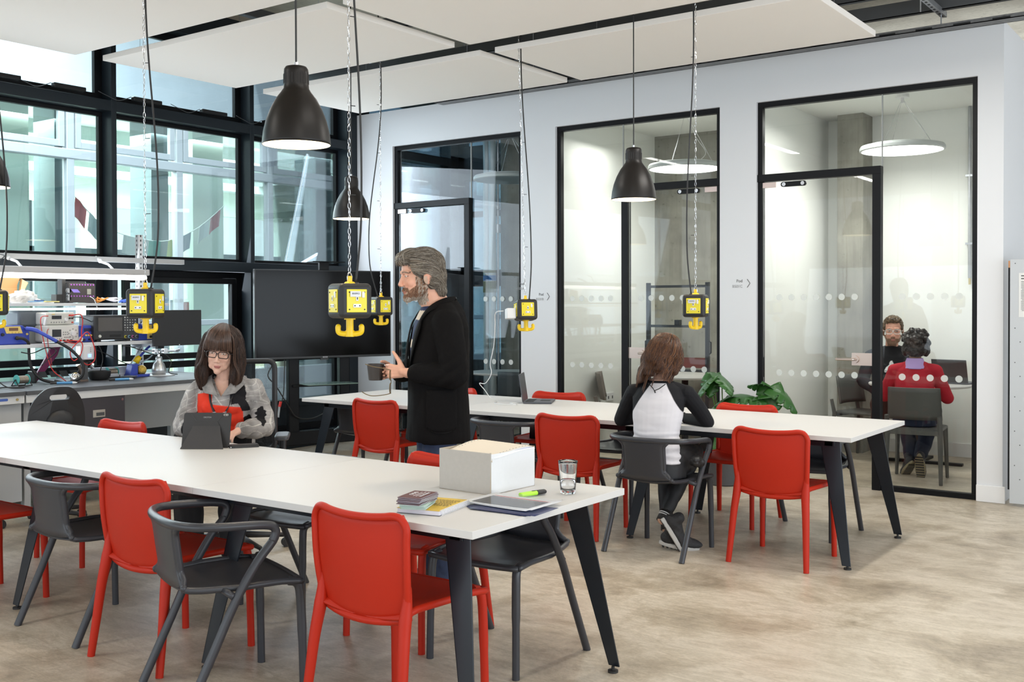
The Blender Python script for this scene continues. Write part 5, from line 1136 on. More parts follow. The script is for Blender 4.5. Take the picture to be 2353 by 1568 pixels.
lead('black lead running from under the shelf to the board holder', M_RUB, [(-7.64, 5.12, 1.15), (-7.62, 5.18, 1.14), (-7.62, 5.30, 1.10), (-7.64, 5.42, 1.065), (-7.66, 5.52, 1.07), (-7.66, 5.60, 1.00), (-7.64, 5.56, .91), (-7.60, 5.62, .89)], .004)
lead('long black lead drooping behind the bench items', M_RUB, [(-7.64, 4.80, 1.14), (-7.70, 4.95, 1.11), (-7.74, 5.10, 1.05), (-7.76, 5.22, 1.00), (-7.78, 5.32, .98), (-7.80, 5.38, 1.02)], .004)
lead('black lead curling on the bench at the left edge', M_RUB, [(-7.50, 3.95, 1.0), (-7.46, 4.0, .92), (-7.42, 4.04, .887), (-7.36, 4.08, .885), (-7.40, 4.14, .885), (-7.5, 4.05, .885), (-7.46, 3.98, .885)], .004)
lead('pale blue tube from the board holder to the iron stand', mat('pale_tube', (.42, .50, .58), .4), [(-7.86, 5.60, 1.10), (-7.82, 5.50, 1.03), (-7.80, 5.38, .99), (-7.86, 5.28, .95)], .006)
lead('black cord hanging behind the shelf upright', M_RUB, [(-8.0, 5.58, 1.47), (-7.98, 5.42, 1.42), (-7.98, 5.34, 1.34)], .005)

# ------------------------------------------------------------------ swivel chairs
M_PU = mat('black_polymer', (.018, .018, .020), .42, bump=.1, bscale=400)
def star_base(e, r=.30, z=.0, rot=0.):
    q = MB(); q.cyl((0, 0, .09), (0, 0, .40), .024, seg=18); q.cyl((0, 0, .055), (0, 0, .125), .045, seg=18); q.build('gas_lift', M_PU, e)
    for k_ in range(5):
        a = rot + k_ * 2 * PI / 5; c, s = math.cos(a), math.sin(a)
        q = MB(); q.tube([(0, 0, .105), (c * r * .5, s * r * .5, .088), (c * r, s * r, .072)], [.024, .019, .013], 8); q.build('base_arm', M_PU, e, smooth=True)
        q = MB()
        for o in (-.013, .013): q.cyl((c * r - s * (o - .008), s * r + c * (o - .008), .027), (c * r - s * (o + .008), s * r + c * (o + .008), .027), .027, seg=18)
        q.cyl((c * r, s * r, .03), (c * r, s * r, .078), .008, seg=8); q.build('caster', M_RUB, e)
def lab_chair(x, y, deg, lab):
    """front is local +y"""
    e = thing('swivel_chair', lab, 'swivel chair', (x, y, 0), math.radians(deg), 'black swivel chairs at the workbench')
    out = [(.0, .345), (.075, .335), (.13, .29), (.17, .22), (.185, .14), (.18, .07), (.155, .015), (.10, -.02), (.06, -.06), (0, -.065)]
    half = smooth_path([(p[0], 0, p[1]) for p in out], 4); outline = [(p.x, p.z) for p in half] + [(-p.x, p.z) for p in reversed(half[1:-1])]
    bm = __import__('bmesh').new()
    def hole_ring(): return rrect(.125, .034, .016, 4, 0, .275)
    # back shell with grip slot, filled by triangulation
    vs = [bm.verts.new((p[0], -.20 + .05 * (p[0] / .18) ** 2, .60 + p[1])) for p in outline]; es = [bm.edges.new((vs[i], vs[(i + 1) % len(vs)])) for i in range(len(vs))]
    hs = [bm.verts.new((p[0], -.20 + .05 * (p[0] / .18) ** 2, .60 + p[1])) for p in hole_ring()]; es += [bm.edges.new((hs[i], hs[(i + 1) % len(hs)])) for i in range(len(hs))]
    BMo = __import__('bmesh').ops; BMo.triangle_fill(bm, use_beauty=True, use_dissolve=False, edges=es)
    me = bpy.data.meshes.new('backrest'); bm.to_mesh(me); bm.free(); me.materials.append(M_PU); o = bpy.data.objects.new('backrest', me); COL.objects.link(o); o.parent = e
    d = o.modifiers.new('s', 'SOLIDIFY'); d.thickness = .03; d.offset = 0; d = o.modifiers.new('b', 'BEVEL'); d.width = .008; d.segments = 3; d.limit_method = 'ANGLE'; d.angle_limit = .8
    q = MB(); q.lathe([(0, -.022), (.06, -.020), (.085, -.008), (.092, .006), (.092, .02)], (0, -.222, .70), 30, 'y'); hb = q.build('pivot_boss', M_PU, e, smooth=True); hb.scale = (1, 1, 1)
    q = MB(); q.tube(smooth_path([(0, -.215, .70), (0, -.24, .60), (0, -.22, .50), (0, -.12, .445), (0, 0, .44)], 5), [.05] * 6 + [.035] * 15, 12, flat=.5); q.build('back_stem', M_PU, e, smooth=True)
    q = MB()
    for s in (-1, 1): q.cyl((s * .035, -.246, .69), (s * .035, -.25, .69), .008, seg=10)
    q.build('screws', M_DOT, e)
    q = MB(); q.prism(rrect(.46, .44, .12, 6), .055, (0, 0, .455)); q.build('seat', M_PU, e, bevel=.02, bseg=4)
    star_base(e, .28, 0, .3); return e
lab_chair(-6.72, 3.92, 82, 'black swivel chair at the bench with a slotted rounded back, the left one')
lab_chair(-6.55, 5.12, 70, 'black swivel chair at the bench, half hidden by the seated woman')
# mesh task chair of the woman with glasses
tc_ = thing('task_chair', 'black mesh-backed task chair in which the woman with glasses sits', 'swivel chair', (-5.06, 4.14, 0), math.radians(-135))
q = MB(); q.prism(rrect(.49, .48, .10, 6), .06, (0, 0, .455)); q.build('seat', M_PU, tc_, bevel=.02, bseg=4)
def bk_(x, z): return V((x, -.25 + .30 * (x * x) - .05 * (z - .60) , z))
q = MB(); pts = [bk_(p[0], p[1]) for p in rrect(.45, .55, .04, 4, 0, .855)]; q.tube(pts, .017, 10, closed=True); q.build('back_frame', M_PU, tc_, smooth=True)
q = MB(); n_ = 52
for i in range(n_): q.tube([bk_(-.21 + .42 * i / (n_ - 1), .60 + .55 * j / 8) for j in range(9)], .0016, 4, flat=.5)
for i in range(68): q.tube([bk_(-.21 + .42 * j / 6, .60 + .54 * i / 67) for j in range(7)], .0014, 4, flat=.5)
q.build('back_mesh', mat('mesh_fabric', (.02, .02, .022), .7), tc_)
q = MB(); q.tube(smooth_path([(0, -.27, .85), (0, -.30, .70), (0, -.24, .52), (0, -.10, .44)], 5), [.03] * 16, 12, flat=.6); q.build('back_stem', M_PU, tc_, smooth=True)
for s in (-1, 1):
    q = MB(); q.prism(rrect(.085, .24, .03, 4, s * .285, -.0), .028, (0, 0, .675)); ap = q.build('arm_pad', mat('arm_pad_grey', (.075, .08, .09), .35), tc_, bevel=.008)
    q = MB(); q.tube([(s * .285, -.02, .68), (s * .285, -.02, .50), (s * .22, -.02, .46)], [.022, .022, .018], 10); q.build('arm_post', M_PU, tc_)
star_base(tc_, .31, 0, .9)

# ------------------------------------------------------------------ television on a wheeled stand
A = V((-7.84, 6.67, 0)); B = V((-7.335, 8.02, 0)); dr_ = (B - A).normalized(); rz = math.atan2(dr_.y, dr_.x); mid = (A + B) / 2
tvw = (B - A).length; TVM = mat('tv_bezel', (.012, .012, .012), .35)
e = thing('television', 'large black wall-size television on a wheeled stand before the windows', 'television', (mid.x, mid.y, .955), rz)
q = MB(); q.box((-tvw / 2, .0, 0), (tvw / 2, .05, .868)); q.build('casing', TVM, e, bevel=.004)
q = MB(); q.box((-tvw / 2 + .012, -.002, .022), (tvw / 2 - .012, .0, .858)); q.build('screen', mat('tv_screen', (.004, .0035, .0035), .09, spec=.13, coat=.0), e)
q = MB(); q.box((-.03, -.003, .004), (.02, -.0005, .016)); q.build('maker_plate', mat('plate_silver', (.4, .4, .42), .4), e)
text('PHILIPS', .010, M_DOT, e, (-.005, -.0035, .010), name='maker_lettering')
q = MB(); q.box((-.05, .0, -.018), (.03, .02, 0)); q.build('sensor', TVM, e)
e = thing('television_stand', 'black wheeled stand with two posts and a tempered glass shelf under the television', 'stand', (mid.x, mid.y, 0), rz)
for x in (-.30, .24):
    q = MB(); q.box((x - .055, .07, .10), (x + .055, .15, 1.75)); q.build('post', M_BLACK, e, bevel=.01)
q = MB(); q.box((-.62, -.30, .09), (-.53, .38, .15)); q.box((.50, -.30, .09), (.59, .38, .15)); q.box((-.60, .06, .10), (.58, .16, .24)); q.build('base_frame', M_BLACK, e, bevel=.01)
for x in (-.575, .545):
    for y in (-.26, .34):
        q = MB(); q.cyl((x - .025, y, .035), (x + .025, y, .035), .035, seg=20); q.cyl((x, y, .04), (x, y, .10), .012, seg=8); q.build('caster', M_RUB, e)
q = MB(); q.box((-.25, -.16, .70), (.28, .14, .708)); q.build('glass_shelf', mat('green_glass', (.42, .60, .52), .08, trans=.55), e, bevel=.002)
q = MB(); q.box((-.32, .05, .675), (.28, .16, .70)); q.build('shelf_bar', M_BLACK, e, bevel=.003)
q = MB(); q.box((-.05, .02, 1.82), (.05, .06, 1.90)); q.box((-.17, -.10, 1.898), (.17, .06, 1.906)); q.build('camera_shelf', M_BLACK, e, bevel=.003)
for pts, lab, mm, rr in (([(-.45, .08, .98), (-.55, .0, .90), (-.60, -.02, .80), (-.52, -.02, .70), (-.40, .0, .52), (-.28, .05, .38), (-.10, .08, .36), (.05, .08, .42)], 'black cable drooping from the television to its stand', M_RUB, .006),
                     ([(-.40, .06, .98), (-.42, .02, .85), (-.44, .0, .62), (-.50, -.02, .42)], 'black lead with a red and silver plug hanging beside the stand post', M_RUB, .005)):
    q = MB(); q.tube(smooth_path(pts, 6), rr, 7)
    if 'red' in lab: q2 = MB(); q2.cyl((-.47, -.01, .55), (-.485, -.012, .50), .014, seg=10); q3 = MB(); q3.cyl((-.485, -.012, .50), (-.50, -.02, .40), .011, seg=10)
    o = q.build('cable', mm, smooth=True); o.location = (mid.x, mid.y, 0); o.rotation_euler = (0, 0, rz); tag(o, lab, 'cable')
    if 'red' in lab: q2.build('red_plug', RL, o); q3.build('silver_plug', M_STEEL, o)
# ------------------------------------------------------------------ furniture inside the pods
M_PCH = mat('pod_chair_grey', (.085, .085, .078), .5)
def pod_chair(x, y, deg, lab, m=None):
    m = m or M_PCH; e = thing('pod_chair', lab, 'chair', (x, y, 0), math.radians(deg), 'grey chairs inside the pods')
    q = MB(); q.grid(lambda u, v: V(((u - .5) * (.43 - .02 * v), -.20 - .05 * v + .05 * (2 * u - 1) ** 2, .52 + .265 * v)), 12, 8); q.build('backrest', m, e, smooth=True, solid=.018)
    q = MB(); q.prism(rrect(.43, .43, .06, 5), .022, (0, .0, .43)); q.build('seat', m, e, bevel=.006)
    for s in (-1, 1):
        q = MB(); q.tube([(s * .205, -.245, .56), (s * .205, -.215, .43), (s * .215, -.235, .0)], [.020, .024, .016], 4); q.build('leg', m, e, bevel=.003)
        q = MB(); q.tube([(s * .19, .19, .44), (s * .205, .215, .0)], [.022, .015], 4); q.build('leg', m, e, bevel=.003)
    q = MB(); q.box((-.2, -.225, .40), (.2, -.195, .44)); q.build('back_rail', m, e, bevel=.004)
    return e
pod_chair(-2.42, 9.15, 6, 'grey chair in which the person in the red sweater sits')
pod_chair(-3.16, 10.15, -105, 'dark chair behind the door post, in which the bearded man with clear glasses sits')
pod_chair(-5.38, 9.30, -60, 'brown-grey chair beside the table in the middle pod', mat('taupe_plastic', (.20, .17, .15), .5))
pod_chair(-6.35, 8.95, 20, 'dark chair by the table in the left pod', mat('slate_plastic', (.05, .06, .07), .5))
def round_table(x, y, r, lab):
    e = thing('round_table', lab, 'table', (x, y, 0), 0, 'round tables inside the pods')
    q = MB(); q.lathe([(0, .715), (r - .01, .715), (r, .725), (r, .735), (r - .004, .74), (0, .74)], seg=64); q.build('tabletop', M_TABLE, e, smooth=True, auto=.5)
    q = MB(); q.cyl((0, 0, .02), (0, 0, .715), .035, seg=20); q.build('pedestal', M_BLACK, e)
    q = MB(); q.box((-.38, -.03, 0), (.38, .03, .025)); q.box((-.03, -.38, 0), (.03, .38, .025)); q.build('cross_foot', M_BLACK, e, bevel=.004)
round_table(-2.66, 10.12, .45, 'round white table in the right pod between two people'); round_table(-5.0, 10.0, .50, 'round white table in the middle pod behind the trolley'); round_table(-6.85, 9.35, .40, 'round table in the dark left pod')
e = thing('pod_laptop', 'open black laptop seen from behind on the round table in the right pod', 'laptop', (-2.40, 10.18, .741), math.radians(170))
q = MB(); q.box((-.16, -.22, 0), (.16, 0, .016)); q.build('laptop_base', M_LAP, e, bevel=.002); q = MB(); q.add([(-.16, 0, .016), (.16, 0, .016), (.16, .05, .225), (-.16, .05, .225)], [(0, 1, 2, 3)]); q.build('laptop_lid', mat('lid_black', (.03, .028, .03), .4), e, solid=.006)
e = thing('trolley_frame', 'tall black tubular trolley frame with side handles in the middle pod', 'trolley', (-4.73, 9.30, 0)); FR = mat('trolley_black', (.025, .028, .034), .4)
for x in (-.32, .32):
    q = MB(); q.box((x - .018, -.02, .08), (x + .018, .02, 1.69)); q.build('upright', FR, e, bevel=.003); s = 1 if x > 0 else -1
    q = MB(); q.tube([(x, 0, 1.13), (x + s * .035, 0, 1.11), (x + s * .035, 0, 1.01), (x, 0, .98)], .007, 8); q.build('handle', FR, e); q = MB(); q.cyl((x, -.012, .04), (x, .012, .04), .04, seg=18); q.build('wheel', M_RUB, e)
q = MB()
for z in (1.64, 1.25, .82, .30): q.box((-.32, -.012, z), (.32, .012, z + .025))
q.build('crossbars', FR, e, bevel=.002); q = MB(); q.box((-.02, -.03, 1.275), (.03, .03, 1.325)); q.build('clamp', FR, e, bevel=.002)
q = MB(); q.box((-.30, -.012, .86), (.30, -.006, .96)); q.build('pen_tray', mat('rust_tray', (.25, .08, .07), .6), e)
e = thing('wall_socket', 'white double wall socket low in the middle pod', 'socket', (-5.655, 9.56, .507)); q = MB(); q.box((0, -.075, -.043), (.012, .075, .043)); q.build('plate', M_WHITE, e, bevel=.003); q = MB(); q.box((.012, -.05, -.02), (.0125, -.03, .01)); q.box((.012, .03, -.02), (.0125, .05, .01)); q.build('slots', M_DKSTEEL, e)
# ------------------------------------------------------------------ potted plant
e = thing('potted_plant', 'green split-leaf plant in a charcoal pot by the pod wall', 'plant', (-3.66, 8.02, 0))
q = MB(); q.lathe([(0, 0), (.125, 0), (.135, .01), (.165, .30), (.168, .34), (.158, .34), (.150, .30), (.0, .29)], seg=40); q.build('pot', mat('charcoal_pot', (.07, .07, .075), .6, bump=.1), e, smooth=True, auto=.6)
q = MB(); q.lathe([(0, .305), (.15, .30)], seg=24); q.build('soil', mat('soil', (.06, .04, .03), .95, bump=.8), e)
M_LEAF = mat('leaf_green', (.028, .11, .018), .38, var=.35, vscale=14); M_STEM = mat('stem_green', (.16, .30, .07), .5)
def leaf(tip, base_dir, size, droop, m=M_LEAF, roll=0.):
    C_ = V(tip); D_ = V(base_dir).normalized(); side = D_.cross(V((0, 0, 1))).normalized(); side.rotate(M.Rotation(roll, 3, D_)); up = side.cross(D_)
    n = 22; vs = []; rows = 6
    for i in range(n + 1):
        t = i / n
        hw = size * .50 * (math.sin(PI * min(1, (t * .86 + .14))) ** .75) * (1.05 - .35 * t)
        notch = .50 if (i % 5 == 2 and 5 < i < 19) else 1.
        for j in range(rows * 2 + 1):
            u = (j - rows) / rows; w_ = hw * (notch if abs(u) > .5 else 1.); 
            back = .16 * size * max(0, 1 - t * 4) * abs(u)
            p = C_ + D_ * (size * (t - .15) - back * 1.2) + side * (w_ * u) + up * (-.13 * size * u * u * (.6 + droop) - droop * size * t * t * .8 + .006 * size * math.sin(u * 14 + t * 9))
            vs.append(p)
    W_ = rows * 2 + 1; q = MB(); q.add(vs, [(i * W_ + j, i * W_ + j + 1, (i + 1) * W_ + j + 1, (i + 1) * W_ + j) for i in range(n) for j in range(W_ - 1)]); return q
LV = [((-.07, -.15, .86), (-.4, -.5, -.5), .24, .3, .3), ((.02, -.08, .89), (.55, -.3, -.35), .24, .2, -.3), ((-.06, -.10, .88), (.1, -.6, -.8), .20, .2, 0), ((.10, -.02, .74), (.6, .1, .12), .30, .45, .2), ((.02, -.05, .70), (-.5, -.5, -.3), .28, .4, .5),
      ((.30, .08, .74), (-.75, -.3, -.1), .24, .3, .1), ((.32, .12, .80), (-.5, -.2, .2), .17, .3, .6), ((.36, .10, .78), (.1, -.4, -.9), .26, .2, 0), ((.40, .12, .80), (.8, .1, -.2), .24, .8, .3), ((-.16, -.10, .60), (-.7, -.3, -.2), .24, .4, 0), ((.12, -.1, .62), (.4, -.7, -.2), .24, .4, 0), ((.2, .05, .60), (.8, -.1, -.3), .22, .5, 0), ((-.02, -.12, .42), (-.2, -.7, -.5), .22, .4, 0)]
for (p, d, sz, dp, rl) in LV:
    q = leaf(p, d, sz, dp, roll=rl); lf = q.build('leaf', M_LEAF, e, smooth=True, solid=.0012)
    q = MB(); q.tube(smooth_path([(p[0] * .1, p[1] * .1, .30), (p[0] * .45, p[1] * .5, .30 + (p[2] - .3) * .55), p], 6), .005, 7); q.build('stalk', M_STEM, lf, smooth=True)
# ------------------------------------------------------------------ people
def cap(q, p0, p1, r0, r1=None, seg=16):
    r1 = r0 if r1 is None else r1
    q.tube([p0, p1], [r0, r1], seg); q.sph(p0, r0, seg, 10); q.sph(p1, r1, seg, 10)
def chain(q, pts, rs, seg=16):
    for i in range(len(pts) - 1): cap(q, pts[i], pts[i + 1], rs[i], rs[i + 1], seg)
def loft(q, secs, seg=28):
    """secs: (centre, rx, ry[, rotation about z, forward tilt]) stacked bottom to top, closed"""
    vs = []
    for s in secs:
        c, rx, ry = V(s[0]), s[1], s[2]; rot = s[3] if len(s) > 3 else 0; til = s[4] if len(s) > 4 else 0
        for k in range(seg):
            a = 2 * PI * k / seg; ca, sa = math.cos(a), math.sin(a); e_ = .88
            p = V((rx * math.copysign(abs(ca) ** e_, ca), ry * math.copysign(abs(sa) ** e_, sa), 0))
            if til: p.rotate(M.Rotation(til, 3, 'X'))
            if rot: p.rotate(M.Rotation(rot, 3, 'Z'))
            vs.append(c + p)
    n = len(secs)
    fs = [(i * seg + k, i * seg + (k + 1) % seg, (i + 1) * seg + (k + 1) % seg, (i + 1) * seg + k) for i in range(n - 1) for k in range(seg)]
    fs.append(tuple(reversed(range(seg)))); fs.append(tuple((n - 1) * seg + k for k in range(seg)))
    q.add(vs, fs)
def blob(name, q, voxel, mats, parent, smooth=6, wrinkle=None, color=None, cut=None):
    """fuse overlapping closed shapes into one continuous surface"""
    o = q.build(name, mats, None)
    d = o.modifiers.new('r', 'REMESH'); d.mode = 'VOXEL'; d.voxel_size = voxel; d.use_smooth_shade = True
    d = o.modifiers.new('s', 'SMOOTH'); d.factor = .5; d.iterations = smooth
    dg = bpy.context.evaluated_depsgraph_get(); dg.update()
    me = bpy.data.meshes.new_from_object(o.evaluated_get(dg)); old = o.data; o.modifiers.clear(); o.data = me; bpy.data.meshes.remove(old); me.name = name
    if not me.materials:
        for m_ in (mats if isinstance(mats, (list, tuple)) else [mats]): me.materials.append(m_)
    if wrinkle:
        ns = [v.normal.copy() for v in me.vertices]
        for v, n_ in zip(me.vertices, ns): v.co = v.co + n_ * wrinkle(v.co, n_)
    if cut:
        bm = __import__('bmesh').new(); bm.from_mesh(me)
        kill = [f for f in bm.faces if cut(f.calc_center_median())]
        __import__('bmesh').ops.delete(bm, geom=kill, context='FACES'); bm.to_mesh(me); bm.free()
    if color:
        at = me.color_attributes.new('tone', 'FLOAT_COLOR', 'POINT')
        buf = []
        for v in me.vertices: buf += [*color(v.co), 1]
        at.data.foreach_set('color', buf)
    me.polygons.foreach_set('use_smooth', [True] * len(me.polygons)); me.update()
    o.parent = parent; return o
def _toned(rough, sss=0., spec=.4):
    def f(n, l, b):
        a = n.new('ShaderNodeVertexColor'); a.layer_name = 'tone'; l.new(a.outputs[0], b.inputs['Base Color']); b.inputs['Roughness'].default_value = rough; b.inputs['Specular IOR Level'].default_value = spec
        if sss: b.inputs['Subsurface Weight'].default_value = sss; b.inputs['Subsurface Radius'].default_value = (.012, .004, .002); b.inputs['Subsurface Scale'].default_value = .6
        tc = n.new('ShaderNodeTexCoord').outputs['Object']; k = n.new('ShaderNodeBump'); k.inputs['Strength'].default_value = .12; k.inputs['Distance'].default_value = .002; l.new(_noise(n, l, tc, 320, 3), k.inputs['Height']); l.new(k.outputs[0], b.inputs['Normal'])
    return f
M_SKIN = node_mat('skin', _toned(.48, .12))
M_CLOTHTONE = node_mat('printed_cloth', _toned(.75, 0, .2))
def hair_mat(name, c0, c1, c2, stretch=(1, 1, .18), scale=90, rough=.42):
    def f(n, l, b):
        tc = n.new('ShaderNodeTexCoord').outputs['Object']; mp = _map(n, l, tc, stretch)
        c = _ramp(n, l, _noise(n, l, mp, scale, 4, .6, .4), [(.30, c0), (.50, c1), (.72, c2)])
        big = _ramp(n, l, _noise(n, l, tc, 9, 3), [(.3, (.75, .75, .75)), (.7, (1.2, 1.2, 1.2))])
        l.new(_mix(n, l, 1., c, big, 'MULTIPLY'), b.inputs['Base Color']); b.inputs['Roughness'].default_value = rough; b.inputs['Specular IOR Level'].default_value = .45
        k = n.new('ShaderNodeBump'); k.inputs['Strength'].default_value = .8; k.inputs['Distance'].default_value = .004
        l.new(_noise(n, l, mp, scale * 1.4, 3), k.inputs['Height']); l.new(k.outputs[0], b.inputs['Normal'])
    return node_mat(name, f)

def head_frame(c, yaw=0., pitch=0., roll=0.):
    return M.Translation(V(c)) @ Euler((pitch, roll, yaw), 'XYZ').to_matrix().to_4x4()
def head_shapes(q, H, fem=False, s=1.):
    q.X = H @ M.Scale(s, 4)
    q.sph((0, -.014, .038), (.074, .094, .080), 30, 22); q.sph((0, .012, .040), (.067, .074, .066), 26, 18)
    q.sph((0, .026, -.020), (.060, .062, .082), 26, 18)
    jw = .042 if fem else .052
    q.sph((0, .030, -.066), (jw, .054, .042), 24, 16); q.sph((0, .072, -.096), (.020 if fem else .027, .019, .018), 16, 12); q.sph((0, .050, -.078), (.036 if fem else .042, .036, .030), 20, 14)
    for sx in (-1, 1):
        q.sph((sx * .033, .060, -.026), (.022, .021, .026), 16, 12); q.sph((sx * .030, .075, .0075), (.0135, .0100, .0110), 18, 14)
        q.sph((sx * .077, -.006, -.012), (.008, .019, .030), 16, 12); q.sph((sx * .083, -.014, -.004), (.005, .016, .022), 14, 10); q.sph((sx * .0105, .098, -.034), (.0085, .010, .008), 12, 9)
        cap(q, (sx * .012, .084, .026), (sx * .045, .072, .026), .0085 if fem else .0105, .007, 12)
        q.sph((sx * .038, .034, -.045), (.021, .032, .036), 16, 12); q.sph((sx * .025, .060, -.052), (.022, .021, .026), 16, 12); q.sph((sx * .030, .054, -.068), (.022, .022, .024), 16, 12)
        cap(q, (sx * (.036 if fem else .040), .040, -.078), (sx * (.048 if fem else .054), .0, -.045), .015, .016, 12)
    cap(q, (0, .083, .012), (0, .101, -.026), .0075, .0102, 14); q.sph((0, .102, -.029), (.0108, .0115, .0100), 14, 10)
    q.sph((0, .0850, -.0615), (.019, .009, .0050), 16, 10); q.sph((0, .0840, -.0700), (.016, .009, .0055), 16, 10); q.sph((0, .076, -.050), (.026, .012, .014), 14, 10)
    q.X = None
def head_color(H, base, lip, beard=None, s=1., blush=(.60, .24, .17), iris=(.10, .08, .06), brow=(.06, .04, .03), lid=.0):
    Hi = (H @ M.Scale(s, 4)).inverted()
    def f(co):
        p = Hi @ V(co); c = V(base); x = abs(p.x)
        nz = noise.noise(V(co) * 60) * .06; c = c * (1 + nz)
        ck = math.exp(-(((x - .036) / .018) ** 2 + ((p.z + .032) / .020) ** 2)) * (1 if p.y > .04 else 0); c = c.lerp(V(blush), .30 * ck)
        ns = math.exp(-((p.x / .012) ** 2 + ((p.y - .106) / .012) ** 2 + ((p.z + .032) / .012) ** 2)); c = c.lerp(V(blush), .35 * ns)
        if x > .07 and p.y < .03 and -.05 < p.z < .03: c = c.lerp(V(blush), .4)
        if beard:
            bz = p.z + .018 * (p.y - .05) / .05; m_ = 0.
            if p.y > .0 and p.z < -.042 and p.z > -.135: m_ = min(1, (-.042 - p.z) / .012)
            if p.y > .072 and x < .036 and -.060 < p.z < -.045: m_ = 1.
            if x > .045 and -.06 < p.z < .0 and -.005 < p.y < .045: m_ = max(m_, .85)
            if p.y > .080 and x < .017 and -.072 < p.z < -.060: m_ = 0
            if p.y > .05 and x > .018 and p.z > -.056 and x < .05: m_ = min(m_, max(0, (-.046 - p.z) / .02))
            if m_ > 0:
                t = .5 + .9 * noise.noise(V((co[0] * 320, co[1] * 320, co[2] * 120))); bc = V(beard[0]).lerp(V(beard[1]), min(1, max(0, t + (p.y < .05) * .35)))
                c = c.lerp(bc, m_ * .92)
        if p.y > .076 and x < .0195 - abs(p.z + .066) * .9 and -.0745 < p.z < -.0585: c = V(lip)
        if p.y > .076 and x < .0165 and abs(p.z + .0662) < .0012: c = V(lip) * .5
        ex, ez = (x - .030), (p.z - .0075)
        if p.y > .070:
            r_ = (ex / .0110) ** 2 + ((ez) / (.0046 - lid)) ** 2
            if r_ < 1: c = V((.62, .58, .55))
            if 1 <= r_ < 1.8: c = c * .5
            if r_ < 1 and ex * ex + ez * ez < .0046 ** 2: c = V(iris)
        if p.y > .06:
            bz_ = .0275 - .25 * abs(x - .030) * (1 if x > .030 else .3)
            if .012 < x < .050 and abs(p.z - bz_) < .0034: c = V(brow)
            if x < .006 and abs(p.z + .0405) < .003 and p.y > .09: c = c * .6
            if .004 < x < .010 and abs(p.z + .0415) < .0028 and p.y > .088: c = c * .25
        return c
    return f
def hand_shapes(q, Hm, curl=(.5, .55, .6, .7), thumb=(.6, .3, .2), s=1., side=1, spread=.06):
    """hand frame: wrist at the origin, fingers along +y, palm facing -z, thumb on +x*side"""
    q.X = Hm @ M.Scale(s, 4)
    loft(q, [((side * .002, .0, 0), .026, .016), ((0, .0, .0), .026, .016)], 12) if False else None
    cap(q, (0, -.01, 0), (0, .012, 0), .021, .022, 14)
    for k_, (x0, ln) in enumerate(((.027, .076), (.009, .084), (-.009, .078), (-.026, .062))):
        x0 *= side; cap(q, (x0 * .55, .012, 0), (x0, .078 - abs(k_ - 1) * .003, .001), .0145, .0112, 14)
        L = [ln * .46, ln * .30, ln * .24]; a = curl[k_]; p = V((x0, .080 - abs(k_ - 1) * .004, .001)); ang = 0.; yawd = x0 * spread * 12
        for j, ll in enumerate(L):
            ang += a * (1.0, 1.15, .7)[j]; d = V((math.sin(yawd) * math.cos(ang), math.cos(yawd) * math.cos(ang), -math.sin(ang)))
            p2 = p + d * ll; r0, r1 = ((.0093, .0084), (.0083, .0076), (.0076, .0062))[j]; cap(q, p, p2, r0, r1, 12); p = p2
    p0 = V((side * .018, .014, -.004)); a, b_, c_ = thumb
    d1 = V((side * math.sin(a), math.cos(a), -.25)).normalized(); p1 = p0 + d1 * .040; cap(q, p0, p1, .0155, .0120, 12)
    d2 = V((side * math.sin(a - b_), math.cos(a - b_), -.15)).normalized(); p2 = p1 + d2 * .032; cap(q, p1, p2, .0112, .0096, 12)
    d3 = V((side * math.sin(a - b_ - c_), math.cos(a - b_ - c_), -.1)).normalized(); cap(q, p2, p2 + d3 * .026, .0095, .0074, 12)
    q.X = None
def frame(o, y, z):
    """matrix with origin o, +y along y and +z near z"""
    Y = V(y).normalized(); Z = (V(z) - Y * Y.dot(V(z))).normalized(); X = Y.cross(Z); m_ = M.Identity(4)
    for i, c in enumerate((X, Y, Z)):
        for j in range(3): m_[j][i] = c[j]
    m_.translation = V(o); return m_
def locks(q, H, roots, r=.006, flat=.45, s=1., seg=6):
    q.X = H @ M.Scale(s, 4)
    for pts in roots:
        n = len(pts); sp = smooth_path(pts, 4); m_ = len(sp); rr = [r * (1 - .75 * (i / (m_ - 1)) ** 2.2) for i in range(m_)]; q.tube(sp, rr, seg, flat=flat)
    q.X = None
def strands(name, H, R_, mats, parent, r=.004, flat=.5, s=1., seg=5):
    q = MB(); q.X = H @ M.Scale(s, 4); rr_ = random.Random(5)
    for pts in R_:
        q.mi = rr_.randrange(len(mats)); sp = smooth_path(pts, 4); m_ = len(sp); r0 = r * rr_.uniform(.6, 1.25)
        q.tube(sp, [r0 * (1 - .8 * (i / (m_ - 1)) ** 2.2) for i in range(m_)], seg, flat=flat)
    q.X = None; q.mi = 0
    return q.build(name, mats, parent, smooth=True)
from mathutils.bvhtree import BVHTree
